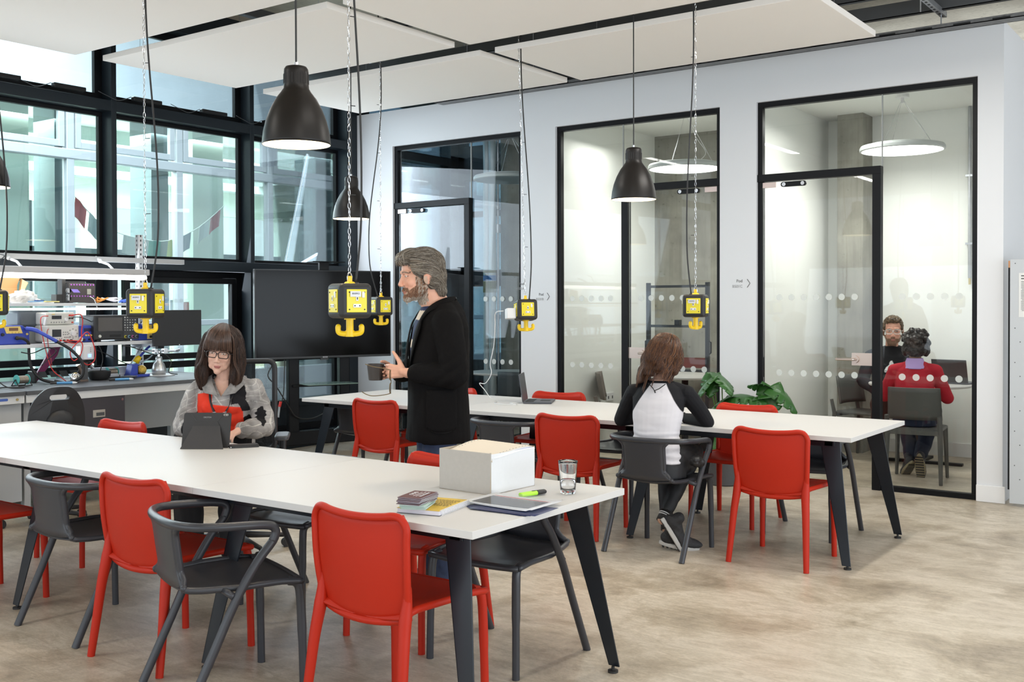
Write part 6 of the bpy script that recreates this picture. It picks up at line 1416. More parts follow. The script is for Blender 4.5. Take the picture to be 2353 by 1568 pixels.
def hair_on(name, base, H, n, length, flow, mats, parent, r=.0016, s=1., lift=.0015, steps=7, seed=1, keep=None, wave=.0, rise=.0008):
    me = base.data; bvh = BVHTree.FromPolygons([v.co for v in me.vertices], [p.vertices for p in me.polygons]); rr_ = random.Random(seed); cand = None
    Hs = H @ M.Scale(s, 4); Hi = Hs.inverted(); R3 = H.to_3x3(); q = MB(); cand = [v.index for v in me.vertices if not keep or keep(Hi @ v.co)]
    for k in range(n):
        v = me.vertices[cand[rr_.randrange(len(cand))]]; p = v.co.copy(); nn = v.normal.copy()
        L = length * rr_.uniform(.6, 1.2); st = L / steps; pts = [p + nn * (lift * .2)]; ph = rr_.uniform(0, 6.3); off = False
        for i in range(steps):
            lp = Hi @ p; d = (R3 @ V(flow(lp))).normalized(); d = (d - nn * d.dot(nn) * .92)
            if d.length < .15: d = R3 @ V((0, 0, -1))
            d.normalize(); sd = d.cross(nn); p2 = p + d * st + sd * (wave * math.sin(ph + i * 1.5))
            loc, n2, idx, dist = bvh.find_nearest(p2)
            if dist is None or dist > st * .8: p = p2
            else: p = loc; nn = n2
            pts.append(p + nn * (lift + rise * i * rr_.uniform(.5, 1.3)))
        q.mi = rr_.randrange(len(mats)); r0 = r * rr_.uniform(.6, 1.3); sp = smooth_path(pts, 2); m_ = len(sp)
        q.tube(sp, [r0 * (1 - .8 * (i / (m_ - 1)) ** 2) for i in range(m_)], 4, cap=False, flat=.6)
    q.mi = 0; return q.build(name, mats, parent, smooth=True)
def tones(nm, cols, rough=.42): return [mat('%s_tone_%d' % (nm, i), c, rough, var=.25, vscale=60) for i, c in enumerate(cols)]
def fold(sc=1., amp=.004, stretch=(1, 1, 1), seed=0.):
    def f(co, n_):
        p = V((co[0] * stretch[0], co[1] * stretch[1], co[2] * stretch[2])) * (9 * sc) + V((seed, seed, 0))
        a = noise.noise(p); b_ = noise.noise(p * 2.3 + V((5, 1, 2))); return amp * (1.2 * (abs(a) * 2 - .5) + .6 * b_)
    return f
def shoe(parent, at_, rot, col, sole, name='shoe', s=1.):
    """toe along +y"""
    e = M.Translation(V(at_)) @ rot.to_4x4() @ M.Scale(s, 4); q = MB(); q.X = e
    q.sph((0, -.055, .038), (.038, .055, .040), 18, 12); q.sph((0, .05, .024), (.043, .105, .032), 20, 12); cap(q, (0, -.06, .05), (0, -.055, .085), .034, .037); cap(q, (0, -.02, .05), (0, .06, .035), .036, .03); q.X = None
    u = blob(name, q, .0055, col, parent, 4, fold(3, .0015))
    q = MB(); out = []
    for k_ in range(30):
        a = 2 * PI * k_ / 30; y = .125 * math.sin(a); w_ = .043 * math.cos(a) * (1 - .18 * max(0, -math.sin(a))) * (1 + .08 * math.sin(a)); out.append((w_, y + .015))
    q.X = e; q.prism(out, .026, (0, 0, -.012)); sl = q.build('sole', sole, u, bevel=.005)
    q = MB(); q.X = e
    for k_ in range(9): q.box((-.034, -.09 + k_ * .025, -.0155), (.034, -.078 + k_ * .025, -.0115))
    q.build('tread', M_RUB, sl)
    return u

# ================================================================= standing man
# local frame: +y is the way he faces, his left arm (towards the viewer) is at -x ... see rz
man = thing('person', 'standing person with grey swept hair and beard in a black jacket, holding a mug', 'person', (-3.55, 4.235, 0), math.radians(126.5 + 14))
SK = (.66, .36, .255)
HM = head_frame((-.005, .088, 1.630), math.radians(10), math.radians(-6), 0)
q = MB(); head_shapes(q, HM, False, 1.10)
cap(q, (0, -.005, 1.43), (0, .05, 1.56), .066, .064); cap(q, (0, -.02, 1.42), (0, .0, 1.50), .055, .060)
for sx in (-1, 1): cap(q, (sx * .03, -.02, 1.47), (sx * .15, -.02, 1.39), .03, .035)
loft(q, [((0, .0, .90), .13, .10), ((0, 0, 1.05), .13, .10), ((0, -.005, 1.25), .155, .11), ((0, -.01, 1.36), .15, .095), ((0, -.01, 1.41), .10, .070)])
# arm joints: left arm nearer the viewer is +x side here
def mirror(p): return (-p[0], p[1], p[2])
shN, elN, wrN = (-.185, -.02, 1.405), (-.235, -.050, 1.125), (-.110, .175, 1.135)
shF, elF, wrF = (.185, -.01, 1.405), (.225, .03, 1.14), (.095, .215, 1.120)
for a, b_, c_ in ((shN, elN, wrN), (shF, elF, wrF)): chain(q, [V(a) + V((-.02 if a[0] > 0 else .02, 0, -.03)), b_, c_], [.036, .034, .026])
for sx in (-1, 1):
    chain(q, [(sx * .085, 0, .93), (sx * .095, .015, .50), (sx * .10, -.01, .09)], [.085, .055, .040]); cap(q, (sx * .10, -.02, .05), (sx * .105, .10, .03), .035, .03)
# near hand: palm towards him, thumb up, fingers curled round the mug's handle side
hN = frame((wrN[0] + .008, wrN[1] + .012, wrN[2] + .004), (.38, .92, .05), (-.88, .35, .10))
hand_shapes(q, hN, (.85, .95, 1.0, 1.05), (1.05, .12, .05), 1.04, 1)
hF = frame((wrF[0] - .006, wrF[1] + .012, wrF[2] + .004), (-.55, .82, .06), (.82, .55, .05))
hand_shapes(q, hF, (.62, .62, .66, .7), (.85, .5, .3), 1.0, -1)
body = blob('body', q, .0030, M_SKIN, man, 5, color=head_color(HM, SK, (.50, .20, .15), ((.40, .20, .10), (.46, .38, .31)), 1.10, blush=(.72, .30, .20), brow=(.20, .13, .09), lid=.001))
# beard grown from the jaw, cheeks and upper lip
def beard_keep(p):
    x = abs(p.x)
    if p.y < -.012: return False
    if p.y > .072 and x < .036 and -.0575 < p.z < -.044: return True
    if p.y > .078 and x < .018 and -.076 < p.z < -.057: return False
    if p.z < -.125 or x > .068: return False
    if x > .047 and p.y < .042 and p.z < .002: return p.z > -.115
    lim = -.050 - .028 * max(0, min(1, (p.y - .045) / .04)) + (.012 if x > .03 else 0)
    return p.z < lim
Hs_ = HM @ M.Scale(1.10, 4)
for nm, n_, rng, cols, sd_ in (('beard', 3000, (0, 1), [(.20, .085, .045), (.34, .17, .10), (.46, .27, .17), (.16, .09, .06)], 2), ('beard', 2600, (1, 2), [(.55, .49, .42), (.66, .62, .56), (.36, .25, .18), (.48, .36, .27)], 3)):
    def kp(p, rng=rng):
        if not beard_keep(p): return False
        g = noise.noise(p * 110) * .9 + (.60 if p.z < -.086 else 0) + (.45 if (p.y < .035) else 0) + (.25 if p.z < -.085 and abs(p.x) < .03 else 0)
        return (g > .33) == (rng[0] == 1)
    hair_on(nm, body, HM, n_, .012, lambda p: (p.x * 3, .35, -1), tones(nm + str(sd_), cols, .6), man, .0009, 1.10, .0020, 3, sd_, kp, 0, .0016)
# swept hair
q = MB(); q.X = HM @ M.Scale(1.10, 4)
q.sph((0, -.024, .050), (.083, .099, .083), 30, 20); q.sph((0, .036, .090), (.064, .060, .042), 22, 14); q.sph((0, -.075, .0), (.074, .046, .074), 22, 14)
for sx in (-1, 1): q.sph((sx * .062, .002, .045), (.026, .054, .044), 18, 12); q.sph((sx * .066, -.035, -.012), (.020, .032, .05), 18, 12); cap(q, (sx * .04, -.07, -.05), (sx * .045, -.08, -.080), .030, .024)
cap(q, (0, -.088, -.04), (0, -.09, -.075), .034, .026); cap(q, (-.03, .082, .088), (.04, .080, .084), .022, .022)
q.X = None
def comb(co, n_):
    p = (HM.inverted() @ V(co)); return .0035 * math.sin(240 * (p.z * .75 + p.y * .35 + .25 * p.x * p.x * 10) + 9 * noise.noise(p * 22)) * .5 + .006 * noise.noise(p * 26)
M_GH = hair_mat('grey_swept_hair', (.045, .035, .027), (.13, .105, .082), (.26, .22, .18), (.8, .32, 1.2), 150)  # base under the strands coloured darker to look like shaded depth
hb_ = blob('hair', q, .0042, M_GH, man, 3)
GHT = tones('greyhair', [(.075, .056, .042), (.15, .12, .09), (.25, .21, .165), (.42, .38, .32), (.20, .16, .12)])
hair_on('hair_strands', hb_, HM, 7000, .062, lambda p: (p.x * (1.2 if p.y > .02 else -1.2), -1. if p.y > -.06 else -.15, -.10 if p.y > .0 else (-.35 if p.y > -.06 else -1.2)), GHT, man, .0014, 1.10, .002, 8, 4, lambda p: p.z > -.085, .0012, .0009)
random.seed(4); R_ = []
for i in range(60):   # sides swept back over the ears
    sx = random.choice((-1, 1)); z0 = random.uniform(.015, .085); b0 = .078
    R_.append([(sx * (b0 - .012), .070 - random.uniform(0, .02), z0 + .01), (sx * b0 * 1.02, .03, z0 + .006), (sx * b0 * 1.10, -.02, z0 - .012), (sx * b0 * 1.0, -.065, z0 - .040), (sx * b0 * .82, -.100, z0 - .075 - random.uniform(0, .03))])
for i in range(0):   # neck
    a = random.uniform(-1.25, 1.25); z0 = random.uniform(-.05, .03)
    R_.append([(.080 * math.sin(a), -.030 - .085 * math.cos(a), z0 + .03), (.086 * math.sin(a), -.034 - .092 * math.cos(a), z0 - .01), (.080 * math.sin(a) + random.uniform(-.01, .01), -.036 - .090 * math.cos(a), z0 - .045), (.070 * math.sin(a), -.045 - .088 * math.cos(a) - random.uniform(0, .01), max(-.135, z0 - .085))])
for i in range(8):   # fringe tips over the forehead
    x0 = random.uniform(-.06, .06); R_.append([(x0 * .7, .045, .128), (x0, .088, .112), (x0 * 1.15, .108 - abs(x0) * .3, .078), (x0 * 1.2 + .006, .106 - abs(x0) * .35, .050 + random.uniform(-.006, .015))])
strands('hair_locks', HM, R_, GHT, man, .0026, .5, 1.12)
# navy and cream sweater
def swt(co):
    z = co[2]; s_ = (z * 14.0) % 1.0
    return V((.02, .028, .075)) if z > 1.452 or (1.30 < z < 1.405) or z < 1.26 else V((.60, .50, .40))
q = MB(); loft(q, [((0, .01, .93), .150, .118), ((0, .012, 1.05), .150, .122), ((0, .008, 1.25), .168, .130), ((0, .0, 1.38), .165, .118), ((0, .005, 1.45), .105, .085), ((0, .012, 1.475), .072, .070)])
blob('sweater', q, .006, M_CLOTHTONE, man, 4, fold(1.2, .002), color=swt)
# jeans
M_JEAN = mat('dark_denim', (.018, .032, .075), .8, var=.45, vscale=30, bump=.2, bscale=500)
q = MB(); loft(q, [((0, .0, .80), .155, .125), ((0, -.005, .88), .162, .130), ((0, 0, .98), .152, .120)])
for sx in (-1, 1): chain(q, [(sx * .085, 0, .86), (sx * .095, .018, .50), (sx * .10, .0, .26), (sx * .10, -.01, .085)], [.098, .076, .066, .063])
jn = blob('jeans', q, .007, M_JEAN, man, 4, fold(1.1, .005, (1, 1, .8), 3))
for sx in (-1, 1):
    q = MB(); q.tube([(sx * .155, -.02 - .001 * z_, .98 - z_ * .1) for z_ in range(9)], .0015, 5)
shoe(man, (.105, .02, .014), Euler((0, 0, -.1)).to_matrix(), mat('dark_shoe', (.03, .028, .03), .5), mat('shoe_sole', (.5, .5, .48), .6)); shoe(man, (-.105, .03, .014), Euler((0, 0, .15)).to_matrix(), MATS['dark_shoe'], MATS['shoe_sole'])
# jacket
M_JKT = mat('black_wool', (.0055, .005, .0052), .9, bump=.35, bscale=420, spec=.12)
q = MB()
loft(q, [((0, -.004, .775), .190, .158), ((0, -.004, .80), .194, .160), ((0, -.006, .95), .186, .152), ((0, -.006, 1.08), .180, .148), ((0, -.010, 1.24), .196, .152), ((0, -.018, 1.36), .205, .140), ((0, -.024, 1.435), .165, .112), ((0, -.022, 1.485), .095, .090), ((0, -.022, 1.510), .076, .078)])
for a, b_, c_ in ((shN, elN, wrN), (shF, elF, wrF)):
    A_, B_, C_ = V(a), V(b_), V(c_); sg = 1 if a[0] > 0 else -1; chain(q, [A_ + V((-.02 * sg, 0, -.025)), A_.lerp(B_, .5), B_, B_.lerp(C_, .45), C_.lerp(B_, .20)], [.076, .070, .064, .056, .045]); cap(q, (sg * .05, -.03, 1.465), A_ + V((-.03 * sg, -.005, -.010)), .050, .066)
def jfold(co, n_):
    f = fold(1.0, .0035, (1, 1, .7), 8)(co, n_); x, y, z = co
    for (p, d, k_) in ((elN, 1., 1), (elF, 1., 1)):
        r_ = (V(co) - V(p)).length
        if r_ < .17: f += .0065 * math.sin(130 * (z * .8 + y * .6)) * (1 - r_ / .15)
    return f
# open front: cut a V on the chest
def jcut(c):
    x, y, z = c
    if y > .045 and z > 1.09:
        w_ = .012 + (z - 1.09) * .215
        if abs(x + .0) < w_ and z < 1.47 and not (abs(x) > .11): return True
    if z > 1.478 - y * .25 and y > -.09: return True
    if z < .782 and abs(x) < .15: return True
    return False
jk = blob('jacket', q, .0058, M_JKT, man, 4, jfold, cut=jcut); d = jk.modifiers.new('s', 'SOLIDIFY'); d.thickness = .006; d.offset = 1
for sx in (-1, 1):   # lapels and collar
    q = MB()
    edge = [(sx * .020, .152, 1.09), (sx * .048, .150, 1.20), (sx * .074, .136, 1.32), (sx * .088, .105, 1.41), (sx * .086, .055, 1.475), (sx * .070, -.02, 1.515), (sx * .035, -.085, 1.525), (0, -.100, 1.527)]
    outer = [(sx * .040, .160, 1.11), (sx * .110, .142, 1.24), (sx * .150, .112, 1.36), (sx * .120, .095, 1.405), (sx * .128, .045, 1.452), (sx * .108, -.04, 1.470), (sx * .055, -.112, 1.470), (0, -.128, 1.470)]
    E1 = smooth_path(edge, 4); E2 = smooth_path(outer, 4); n_ = len(E1)
    q.add([p for p in E1] + [p + V((0, .006, .004)) for p in E2], [(i, i + 1, n_ + i + 1, n_ + i) if sx > 0 else (i + 1, i, n_ + i, n_ + i + 1) for i in range(n_ - 1)])
    q.build('lapel', M_JKT, jk, smooth=True, solid=.006)
q = MB()   # patch pocket facing the viewer with stitched edge
def pk(u, v):
    a = .12 + (u - .5) * .95; z = .835 + .215 * v; cut_ = .03 * max(0, 1 - v * 5) ** 2 * (abs(2 * u - 1) ** 3)
    return V((-(.196 + .008) * math.cos(a), -.006 + (.160 + .008) * math.sin(a), z + cut_))
q.grid(pk, 14, 12); q.build('patch_pocket', M_JKT, jk, smooth=True, solid=.004)
q = MB(); q.tube([pk(0, v / 8) for v in range(8, -1, -1)] + [pk(u / 10, 0) for u in range(1, 10)] + [pk(1, v / 8) for v in range(9)], .0022, 5); q.tube([pk(u / 10, .93) + V((.001, 0, 0)) for u in range(11)], .0018, 5); q.build('pocket_stitching', M_DOT, jk)
# mug and glasses he holds
e = thing('mug', 'dark brown enamel mug held by the standing person', 'mug', (-3.752, 3.985, 1.094), math.radians(50))
q = MB(); q.lathe([(0, 0), (.034, 0), (.036, .003), (.0445, .083), (.0435, .084), (.034, .005), (0, .005)], seg=40); q.build('mug_body', mat('brown_enamel', (.035, .028, .024), .35), e, smooth=True, auto=.6)
q = MB(); q.tube(smooth_path([(.040, 0, .068), (.065, .0, .066), (.070, 0, .042), (.060, 0, .024), (.036, 0, .020)], 5), .005, 8); q.build('mug_handle', MATS['brown_enamel'], e, smooth=True)
M_TORT = mat('tortoise_frame', (.12, .075, .02), .3); 
e = thing('sunglasses', 'tortoiseshell sunglasses dangling from the hand of the standing person', 'glasses', (-3.612, 3.948, 1.100), math.radians(215))
# lens plane hangs vertically; arms point to his front
q = MB()
for (cx_, cz_) in ((0, -.040), (0, .028)): q.tube([(.004, .019 * math.cos(a * PI / 12) + .004 * math.cos(a * PI / 6), cz_ + .026 * math.sin(a * PI / 12)) for a in range(24)], .0022, 6, closed=True)
q.tube([(0, .0, -.016), (.0, -.006, -.006), (0, .0, .004)], .002, 6); q.build('frame', M_TORT, e)
for cz_ in (-.040, .028):
    q = MB(); q.sph((.004, .002, cz_), (.0015, .018, .025), 20, 10); q.build('lens', mat('violet_lens', (.10, .09, .16), .1, trans=.3), e, smooth=True)
for z0, pts in ((0, [(0, .0, -.064), (.03, .0, -.072), (.09, .0, -.078), (.125, .0, -.070), (.148, .0, -.056)]), (1, [(0, .0, .052), (.04, 0, .062), (.09, 0, .070), (.13, 0, .083)])):
    q = MB(); q.tube(smooth_path(pts, 5), .0022, 6); q.build('temple_arm', M_TORT, e)

# ================================================================= woman with glasses at the front table
w1 = thing('person', 'seated person with long brown hair, fringe and glasses, patterned blouse with a red panel', 'person', (-4.99, 4.03, 0), math.radians(-143))
SKW = (.70, .43, .33)
HW = head_frame((.004, .095, 1.222), math.radians(3), math.radians(-15), math.radians(-7))
q = MB(); head_shapes(q, HW, True, 1.08); cap(q, (0, .01, 1.02), (0, .055, 1.16), .050, .050); cap(q, (0, .0, 1.00), (0, .03, 1.08), .06, .05)
for sx in (-1, 1): cap(q, (sx * .03, .0, 1.04), (sx * .12, .0, 1.0), .030, .030)
loft(q, [((0, -.05, .50), .165, .115), ((0, -.04, .62), .135, .100), ((0, -.01, .80), .135, .10), ((0, .01, .95), .150, .098), ((0, .0, 1.02), .11, .075), ((0, .01, 1.06), .06, .055)])
aR, bR, cR = (.165, .0, .995), (.235, .07, .775), (.075, .295, .775)
aL, bL, cL = (-.165, .0, .995), (-.235, .06, .775), (-.135, .28, .775)
for a, b_, c_ in ((aR, bR, cR), (aL, bL, cL)): chain(q, [V(a) * 1 + V((0, 0, -.02)), b_, c_], [.030, .032, .023])
hand_shapes(q, frame((cL[0] + .005, cL[1] + .01, cL[2] - .004), (.25, .93, -.10), (0, 0, 1)), (.30, .32, .35, .4), (.7, .4, .3), .90, 1)
hand_shapes(q, frame((cR[0] - .005, cR[1] + .008, cR[2] - .004), (-.35, .90, -.10), (0, 0, 1)), (.30, .32, .35, .4), (.7, .4, .3), .90, -1)
for sx in (-1, 1): chain(q, [(sx * .09, -.04, .535), (sx * .10, .36, .54), (sx * .10, .34, .10)], [.08, .055, .038]); cap(q, (sx * .10, .33, .05), (sx * .10, .44, .03), .033, .028)
blob('body', q, .0030, M_SKIN, w1, 8, color=head_color(HW, SKW, (.46, .17, .15), None, 1.08, blush=(.74, .38, .29), brow=(.10, .06, .04), lid=.0014))
# hair: cap, fringe, long curtains
q = MB(); q.X = HW @ M.Scale(1.08, 4)
q.sph((0, -.020, .050), (.088, .104, .086), 30, 20); q.sph((0, .020, .086), (.072, .070, .048), 22, 14)
for sx in (-1, 1):
    chain(q, [(sx * .070, -.01, .06), (sx * .088, .005, -.02), (sx * .094, .012, -.09), (sx * .090, .028, -.15), (sx * .080, .045, -.20)], [.030, .030, .032, .030, .016])
    chain(q, [(sx * .05, -.075, .02), (sx * .075, -.06, -.08), (sx * .08, -.05, -.17)], [.05, .045, .03])
cap(q, (0, -.08, .0), (0, -.085, -.16), .06, .04)
q.X = None
HWi = HW.inverted()
def combw(co, n_):
    p = HWi @ V(co); return .0022 * math.sin(330 * (math.atan2(p.x, p.y) * .09) + 8 * noise.noise(V((p.x * 20, p.y * 20, p.z * 6)))) + .005 * noise.noise(V((p.x * 30, p.y * 30, p.z * 9)))
M_BH = hair_mat('long_brown_hair', (.010, .005, .004), (.025, .013, .009), (.05, .028, .018), (1, 1, .12), 130, .38)  # darker than the strands, painting in the shade beneath them
hb_ = blob('hair', q, .0042, M_BH, w1, 3)
BHT = tones('brownhair', [(.020, .010, .007), (.042, .021, .014), (.075, .038, .025), (.115, .062, .042)], .34)
hair_on('hair_strands', hb_, HW, 6500, .13, lambda p: (p.x * 9, p.y * 3, -.45) if p.z > .085 else (p.x * 1.5 if p.z > -.04 else -p.x * .6, .12, -1), BHT, w1, .0016, 1.08, .002, 8, 6, lambda p: not (p.y > .055 and p.z < .10), .0015, .0008)
random.seed(14); R_ = []
for i in range(240):   # fringe
    x0 = random.uniform(-.064, .064); e_ = random.uniform(-.006, .008); R_.append([(x0 * .15, -.045, .138), (x0 * .45, .0, .140), (x0 * .80, .060, .124), (x0 * 1.02, .096 - abs(x0) * .28, .084), (x0 * 1.08, .101 - abs(x0) * .38, .050), (x0 * 1.12, .097 - abs(x0) * .36, .027 + e_ - .10 * abs(x0))])
for i in range(520):
    sx = -1 if i % 2 else 1; y0 = random.uniform(-.10, .060); wv = random.uniform(-.008, .008); e_ = random.uniform(-.022, .012); fr_ = max(0, y0); o_ = random.uniform(-.006, .003)
    R_.append([(sx * .004, y0 * .6 - .01, .135 - abs(y0) * .25), (sx * .060, y0 * .9, .112 - abs(y0) * .12), (sx * (.092 - fr_ * .25 + o_), y0, .04), (sx * (.101 - fr_ * .25 + o_), y0 + .004, -.04), (sx * (.107 + wv + o_), y0 + .008, -.095), (sx * (.104 + wv * 1.5 + o_), y0 * .95 + .016, -.140), (sx * (.086 + wv * 2), y0 * .8 + .026, -.172 + e_)])
for i in range(120):
    x0 = random.uniform(-.08, .08); R_.append([(x0 * .4, -.05, .118), (x0 * .9, -.095, .08), (x0, -.128, 0), (x0, -.130, -.09), (x0, -.115, -.16 + random.uniform(-.02, .02))])
strands('hair_locks', HW, R_, BHT, w1, .0028, .5, 1.09)
# glasses worn
q = MB(); q.X = HW @ M.Scale(1.08, 4)
for sx in (-1, 1):
    q.tube([(sx * .031 + p[0], .098 - .10 * abs(p[0] * sx + .0) * (1 if p[0] * sx > 0 else .2), .004 + p[1]) for p in rrect(.052, .034, .012, 4)], .0022, 6, closed=True)
    q.tube([(sx * .057, .094, .010), (sx * .078, .06, .008), (sx * .084, -.01, .0)], .0018, 6)
q.tube([(-.006, .100, .010), (0, .103, .013), (.006, .100, .010)], .0020, 6); q.X = None
gl = q.build('glasses', mat('glasses_black', (.012, .010, .012), .25), w1, smooth=True)
q = MB(); q.X = HW @ M.Scale(1.08, 4)
for sx in (-1, 1): q.sph((sx * .083, -.012, .0), .001, 6, 4)
q.X = None
# blouse
def blouse(co):
    x, y, z = co; n1 = noise.noise(V((x * 7, y * 7, z * 7))); n2 = noise.noise(V((x * 30, y * 30, z * 60)))
    g = .30 + .10 * n1 + .07 * n2; c = V((g * 1.04, g * .98, g * .95))
    if abs(((z * 21 + x * 9 + n1 * 1.5) % 1.) - .5) < .032 or abs(((x * 15 - z * 7 + n1 * 1.4) % 1.) - .5) < .026: c = V((.52, .50, .47))
    c = c * (1 + .5 * noise.noise(V((x * 16, y * 16, z * 5 + 4))))
    b1 = noise.noise(V((x * 6.5 + 3.1, y * 6.5, z * 6.0 + 1.7)))
    if b1 > .20 + .06 * n2 and not (-.06 < x < .10 and y > .05): c = V((.010, .009, .011))
    if y > .06:   # red L-shaped panel and black curve on the front
        ss = lambda t: min(1., max(0., t / .003 + .5))
        r1_ = ss(x - .050) * ss(.145 - x) * ss(z - .78) * ss(.985 - (x - .055) * .2 - z); r2_ = ss(x + .120) * ss(.0505 - x) * ss(z - .755) * ss(.905 + x * .1 - z)
        c = c.lerp(V((.72, .045, .020)) * (1 + .10 * n1), max(r1_, r2_))
        dd = math.hypot(x + .03, z - .86)
        if .085 < dd < .125 and x < -.05 and z > .87: c = V((.012, .011, .013))
    return c
q = MB()
loft(q, [((0, -.04, .56), .160, .125), ((0, -.03, .66), .150, .120), ((0, .0, .80), .152, .122), ((0, .018, .90), .166, .130), ((0, .010, .985), .165, .108), ((0, .0, 1.03), .115, .080), ((0, .004, 1.055), .080, .066)])
for sx in (-1, 1): q.sph((sx * .062, .095, .895), (.058, .050, .055), 18, 12)
for a, b_, c_ in ((aR, bR, cR), (aL, bL, cL)):
    A_, B_, C_ = V(a), V(b_), V(c_); cap(q, (.045 * (1 if a[0] > 0 else -1), .0, 1.018), A_ + V((0, 0, -.004)), .042, .052); chain(q, [A_ + V((0, 0, -.006)), A_.lerp(B_, .35), A_.lerp(B_, .75), B_, B_.lerp(C_, .5), C_.lerp(B_, .22)], [.054, .062, .060, .058, .056, .040])
    cap(q, C_.lerp(B_, .20), C_.lerp(B_, .14), .046, .038)
def bcut(c): return (c[1] > .03 and c[2] > .955 and abs(c[0]) < (c[2] - .955) * .62) or c[2] > 1.052 or (abs(c[0]) < .04 and c[2] > 1.035 and c[1] > 0)
bl_ = blob('blouse', q, .0034, M_CLOTHTONE, w1, 4, fold(1.5, .0055, (1, 1, .8), 2), color=blouse, cut=bcut); d = bl_.modifiers.new('s', 'SOLIDIFY'); d.thickness = .003; d.offset = 1
for sx in (-1, 1):  # pointed collar
    q = MB(); q.add([(sx * .0, -.075, 1.085), (sx * .062, -.03, 1.085), (sx * .074, .04, 1.074), (sx * .050, .112, 1.03), (sx * .012, .156, .962), (sx * .088, .150, .978), (sx * .132, .078, 1.030), (sx * .11, -.05, 1.055), (0, -.10, 1.04)],
                    [(0, 1, 7, 8), (1, 2, 6, 7), (2, 3, 5, 6), (3, 4, 5)])
    co_ = q.build('collar', mat('collar_grey', (.27, .255, .245), .8, var=.7, vscale=30), bl_, smooth=True, solid=.003)
# lanyard
for sx in (-1, 1):
    q = MB(); q.tube(smooth_path([(sx * .055, -.03, 1.09), (sx * .072, .05, 1.055), (sx * .062, .128, .95), (sx * .030, .152, .86), (sx * .006, .155, .79)], 6), .008, 6, flat=.25, up=(0, 1, 0)); ly = q.build('lanyard', mat('lanyard_black', (.015, .014, .016), .6), w1, smooth=True)
    text('uxlc', .013, M_WHITE, ly, (sx * .030, .1605, .868), (-1, 0, 0), (0, 0, 1), 'lanyard_print')
q = MB()
loft(q, [((0, -.06, .50), .178, .13), ((0, -.06, .60), .160, .125)])
for sx in (-1, 1): chain(q, [(sx * .09, -.04, .55), (sx * .11, .20, .56), (sx * .11, .38, .55), (sx * .10, .34, .12)], [.100, .085, .070, .058])
blob('trousers', q, .008, mat('black_trousers', (.015, .015, .018), .8), w1, 4, fold(1, .004))
for sx in (-1, 1): shoe(w1, (sx * .10, .37, .014), Euler((0, 0, 0)).to_matrix(), MATS['dark_shoe'], M_RUB)

# ================================================================= woman in the raglan top, seen from behind
w2 = thing('person', 'seated person seen from behind with long auburn hair, white raglan top with black sleeves', 'person', (-2.998, 5.655, 0), math.radians(16))
HB = head_frame((.012, .115, 1.158), math.radians(-12), math.radians(-30), math.radians(3))
q = MB(); head_shapes(q, HB, True, .98); cap(q, (0, .03, 1.00), (.01, .085, 1.11), .050, .048)
loft(q, [((0, -.08, .47), .155, .10), ((0, -.09, .60), .115, .085), ((0, -.06, .75), .125, .09), ((0, -.01, .90), .145, .088), ((0, .02, .985), .12, .075), ((0, .04, 1.03), .06, .055)])
sa, sb2, sc_ = (.160, .03, .955), (.268, .115, .768), (.10, .27, .772)
ta, tb2, tc2 = (-.160, .03, .955), (-.262, .10, .768), (-.10, .26, .772)
for a, b_, c_ in ((sa, sb2, sc_), (ta, tb2, tc2)): chain(q, [a, b_, c_], [.040, .034, .023])
hand_shapes(q, frame((sc_[0] - .01, sc_[1] + .002, sc_[2]), (-.92, .35, -.03), (0, 0, 1)), (.3, .35, .4, .5), (.7, .4, .3), .9, -1)
hand_shapes(q, frame((tc2[0] + .01, tc2[1] + .004, tc2[2]), (.80, .55, -.03), (0, 0, 1)), (.3, .35, .4, .5), (.7, .4, .3), .9, 1)
kA, kB = (.155, .265, .555), (-.02, .28, .565)
aA, aB = (-.02, .02, .165), (.14, -.02, .20)
blob_legs = [((.085, -.06, .525), kA, (.02, .0, .185)), ((-.085, -.06, .525), kB, (.03, .07, .12))]
for a, b_, c_ in blob_legs: chain(q, [a, b_, c_], [.08, .052, .033])
blob('body', q, .0040, M_SKIN, w2, 5, color=head_color(HB, (.66, .40, .30), (.46, .19, .17), None, .98))
q = MB(); q.X = HB @ M.Scale(.98, 4)
q.sph((0, -.022, .050), (.090, .106, .086), 30, 20); q.sph((0, -.085, -.02), (.080, .060, .080), 22, 14)
chain(q, [(0, -.10, .0), (-.01, -.112, -.07), (-.025, -.100, -.13)], [.074, .068, .045])
for sx in (-1, 1): chain(q, [(sx * .070, -.02, .04), (sx * .094, -.03, -.04), (sx * .092, -.03, -.10)], [.036, .040, .026])
chain(q, [(-.06, -.06, -.08), (-.085, -.06, -.14), (-.10, -.03, -.19)], [.042, .030, .014]); chain(q, [(.03, -.115, -.10), (.045, -.12, -.135), (.03, -.125, -.145)], [.026, .026, .018])
q.X = None
HBi = HB.inverted()
def combb(co, n_):
    p = HBi @ V(co); return .0045 * noise.noise(V((p.x * 38 + 2 * math.sin(p.z * 50), p.y * 30, p.z * 9))) + .005 * noise.noise(p * 18)
M_AH = hair_mat('auburn_hair', (.014, .005, .003), (.05, .018, .008), (.12, .05, .02), (1, 1, .16), 110, .36)  # darker base colour, shade between the strands put into it
hb_ = blob('hair', q, .0045, M_AH, w2, 8)
AHT = tones('auburn', [(.028, .010, .006), (.060, .022, .010), (.115, .044, .017), (.19, .080, .030)], .34)
hair_on('hair_strands', hb_, HB, 7500, .11, lambda p: (p.x * 7, -.4, -.5) if p.z > .10 else (p.x * .6 - .12, -.1, -1), AHT, w2, .0017, .98, .002, 9, 7, None, .0028, .0010)
random.seed(8); R_ = []
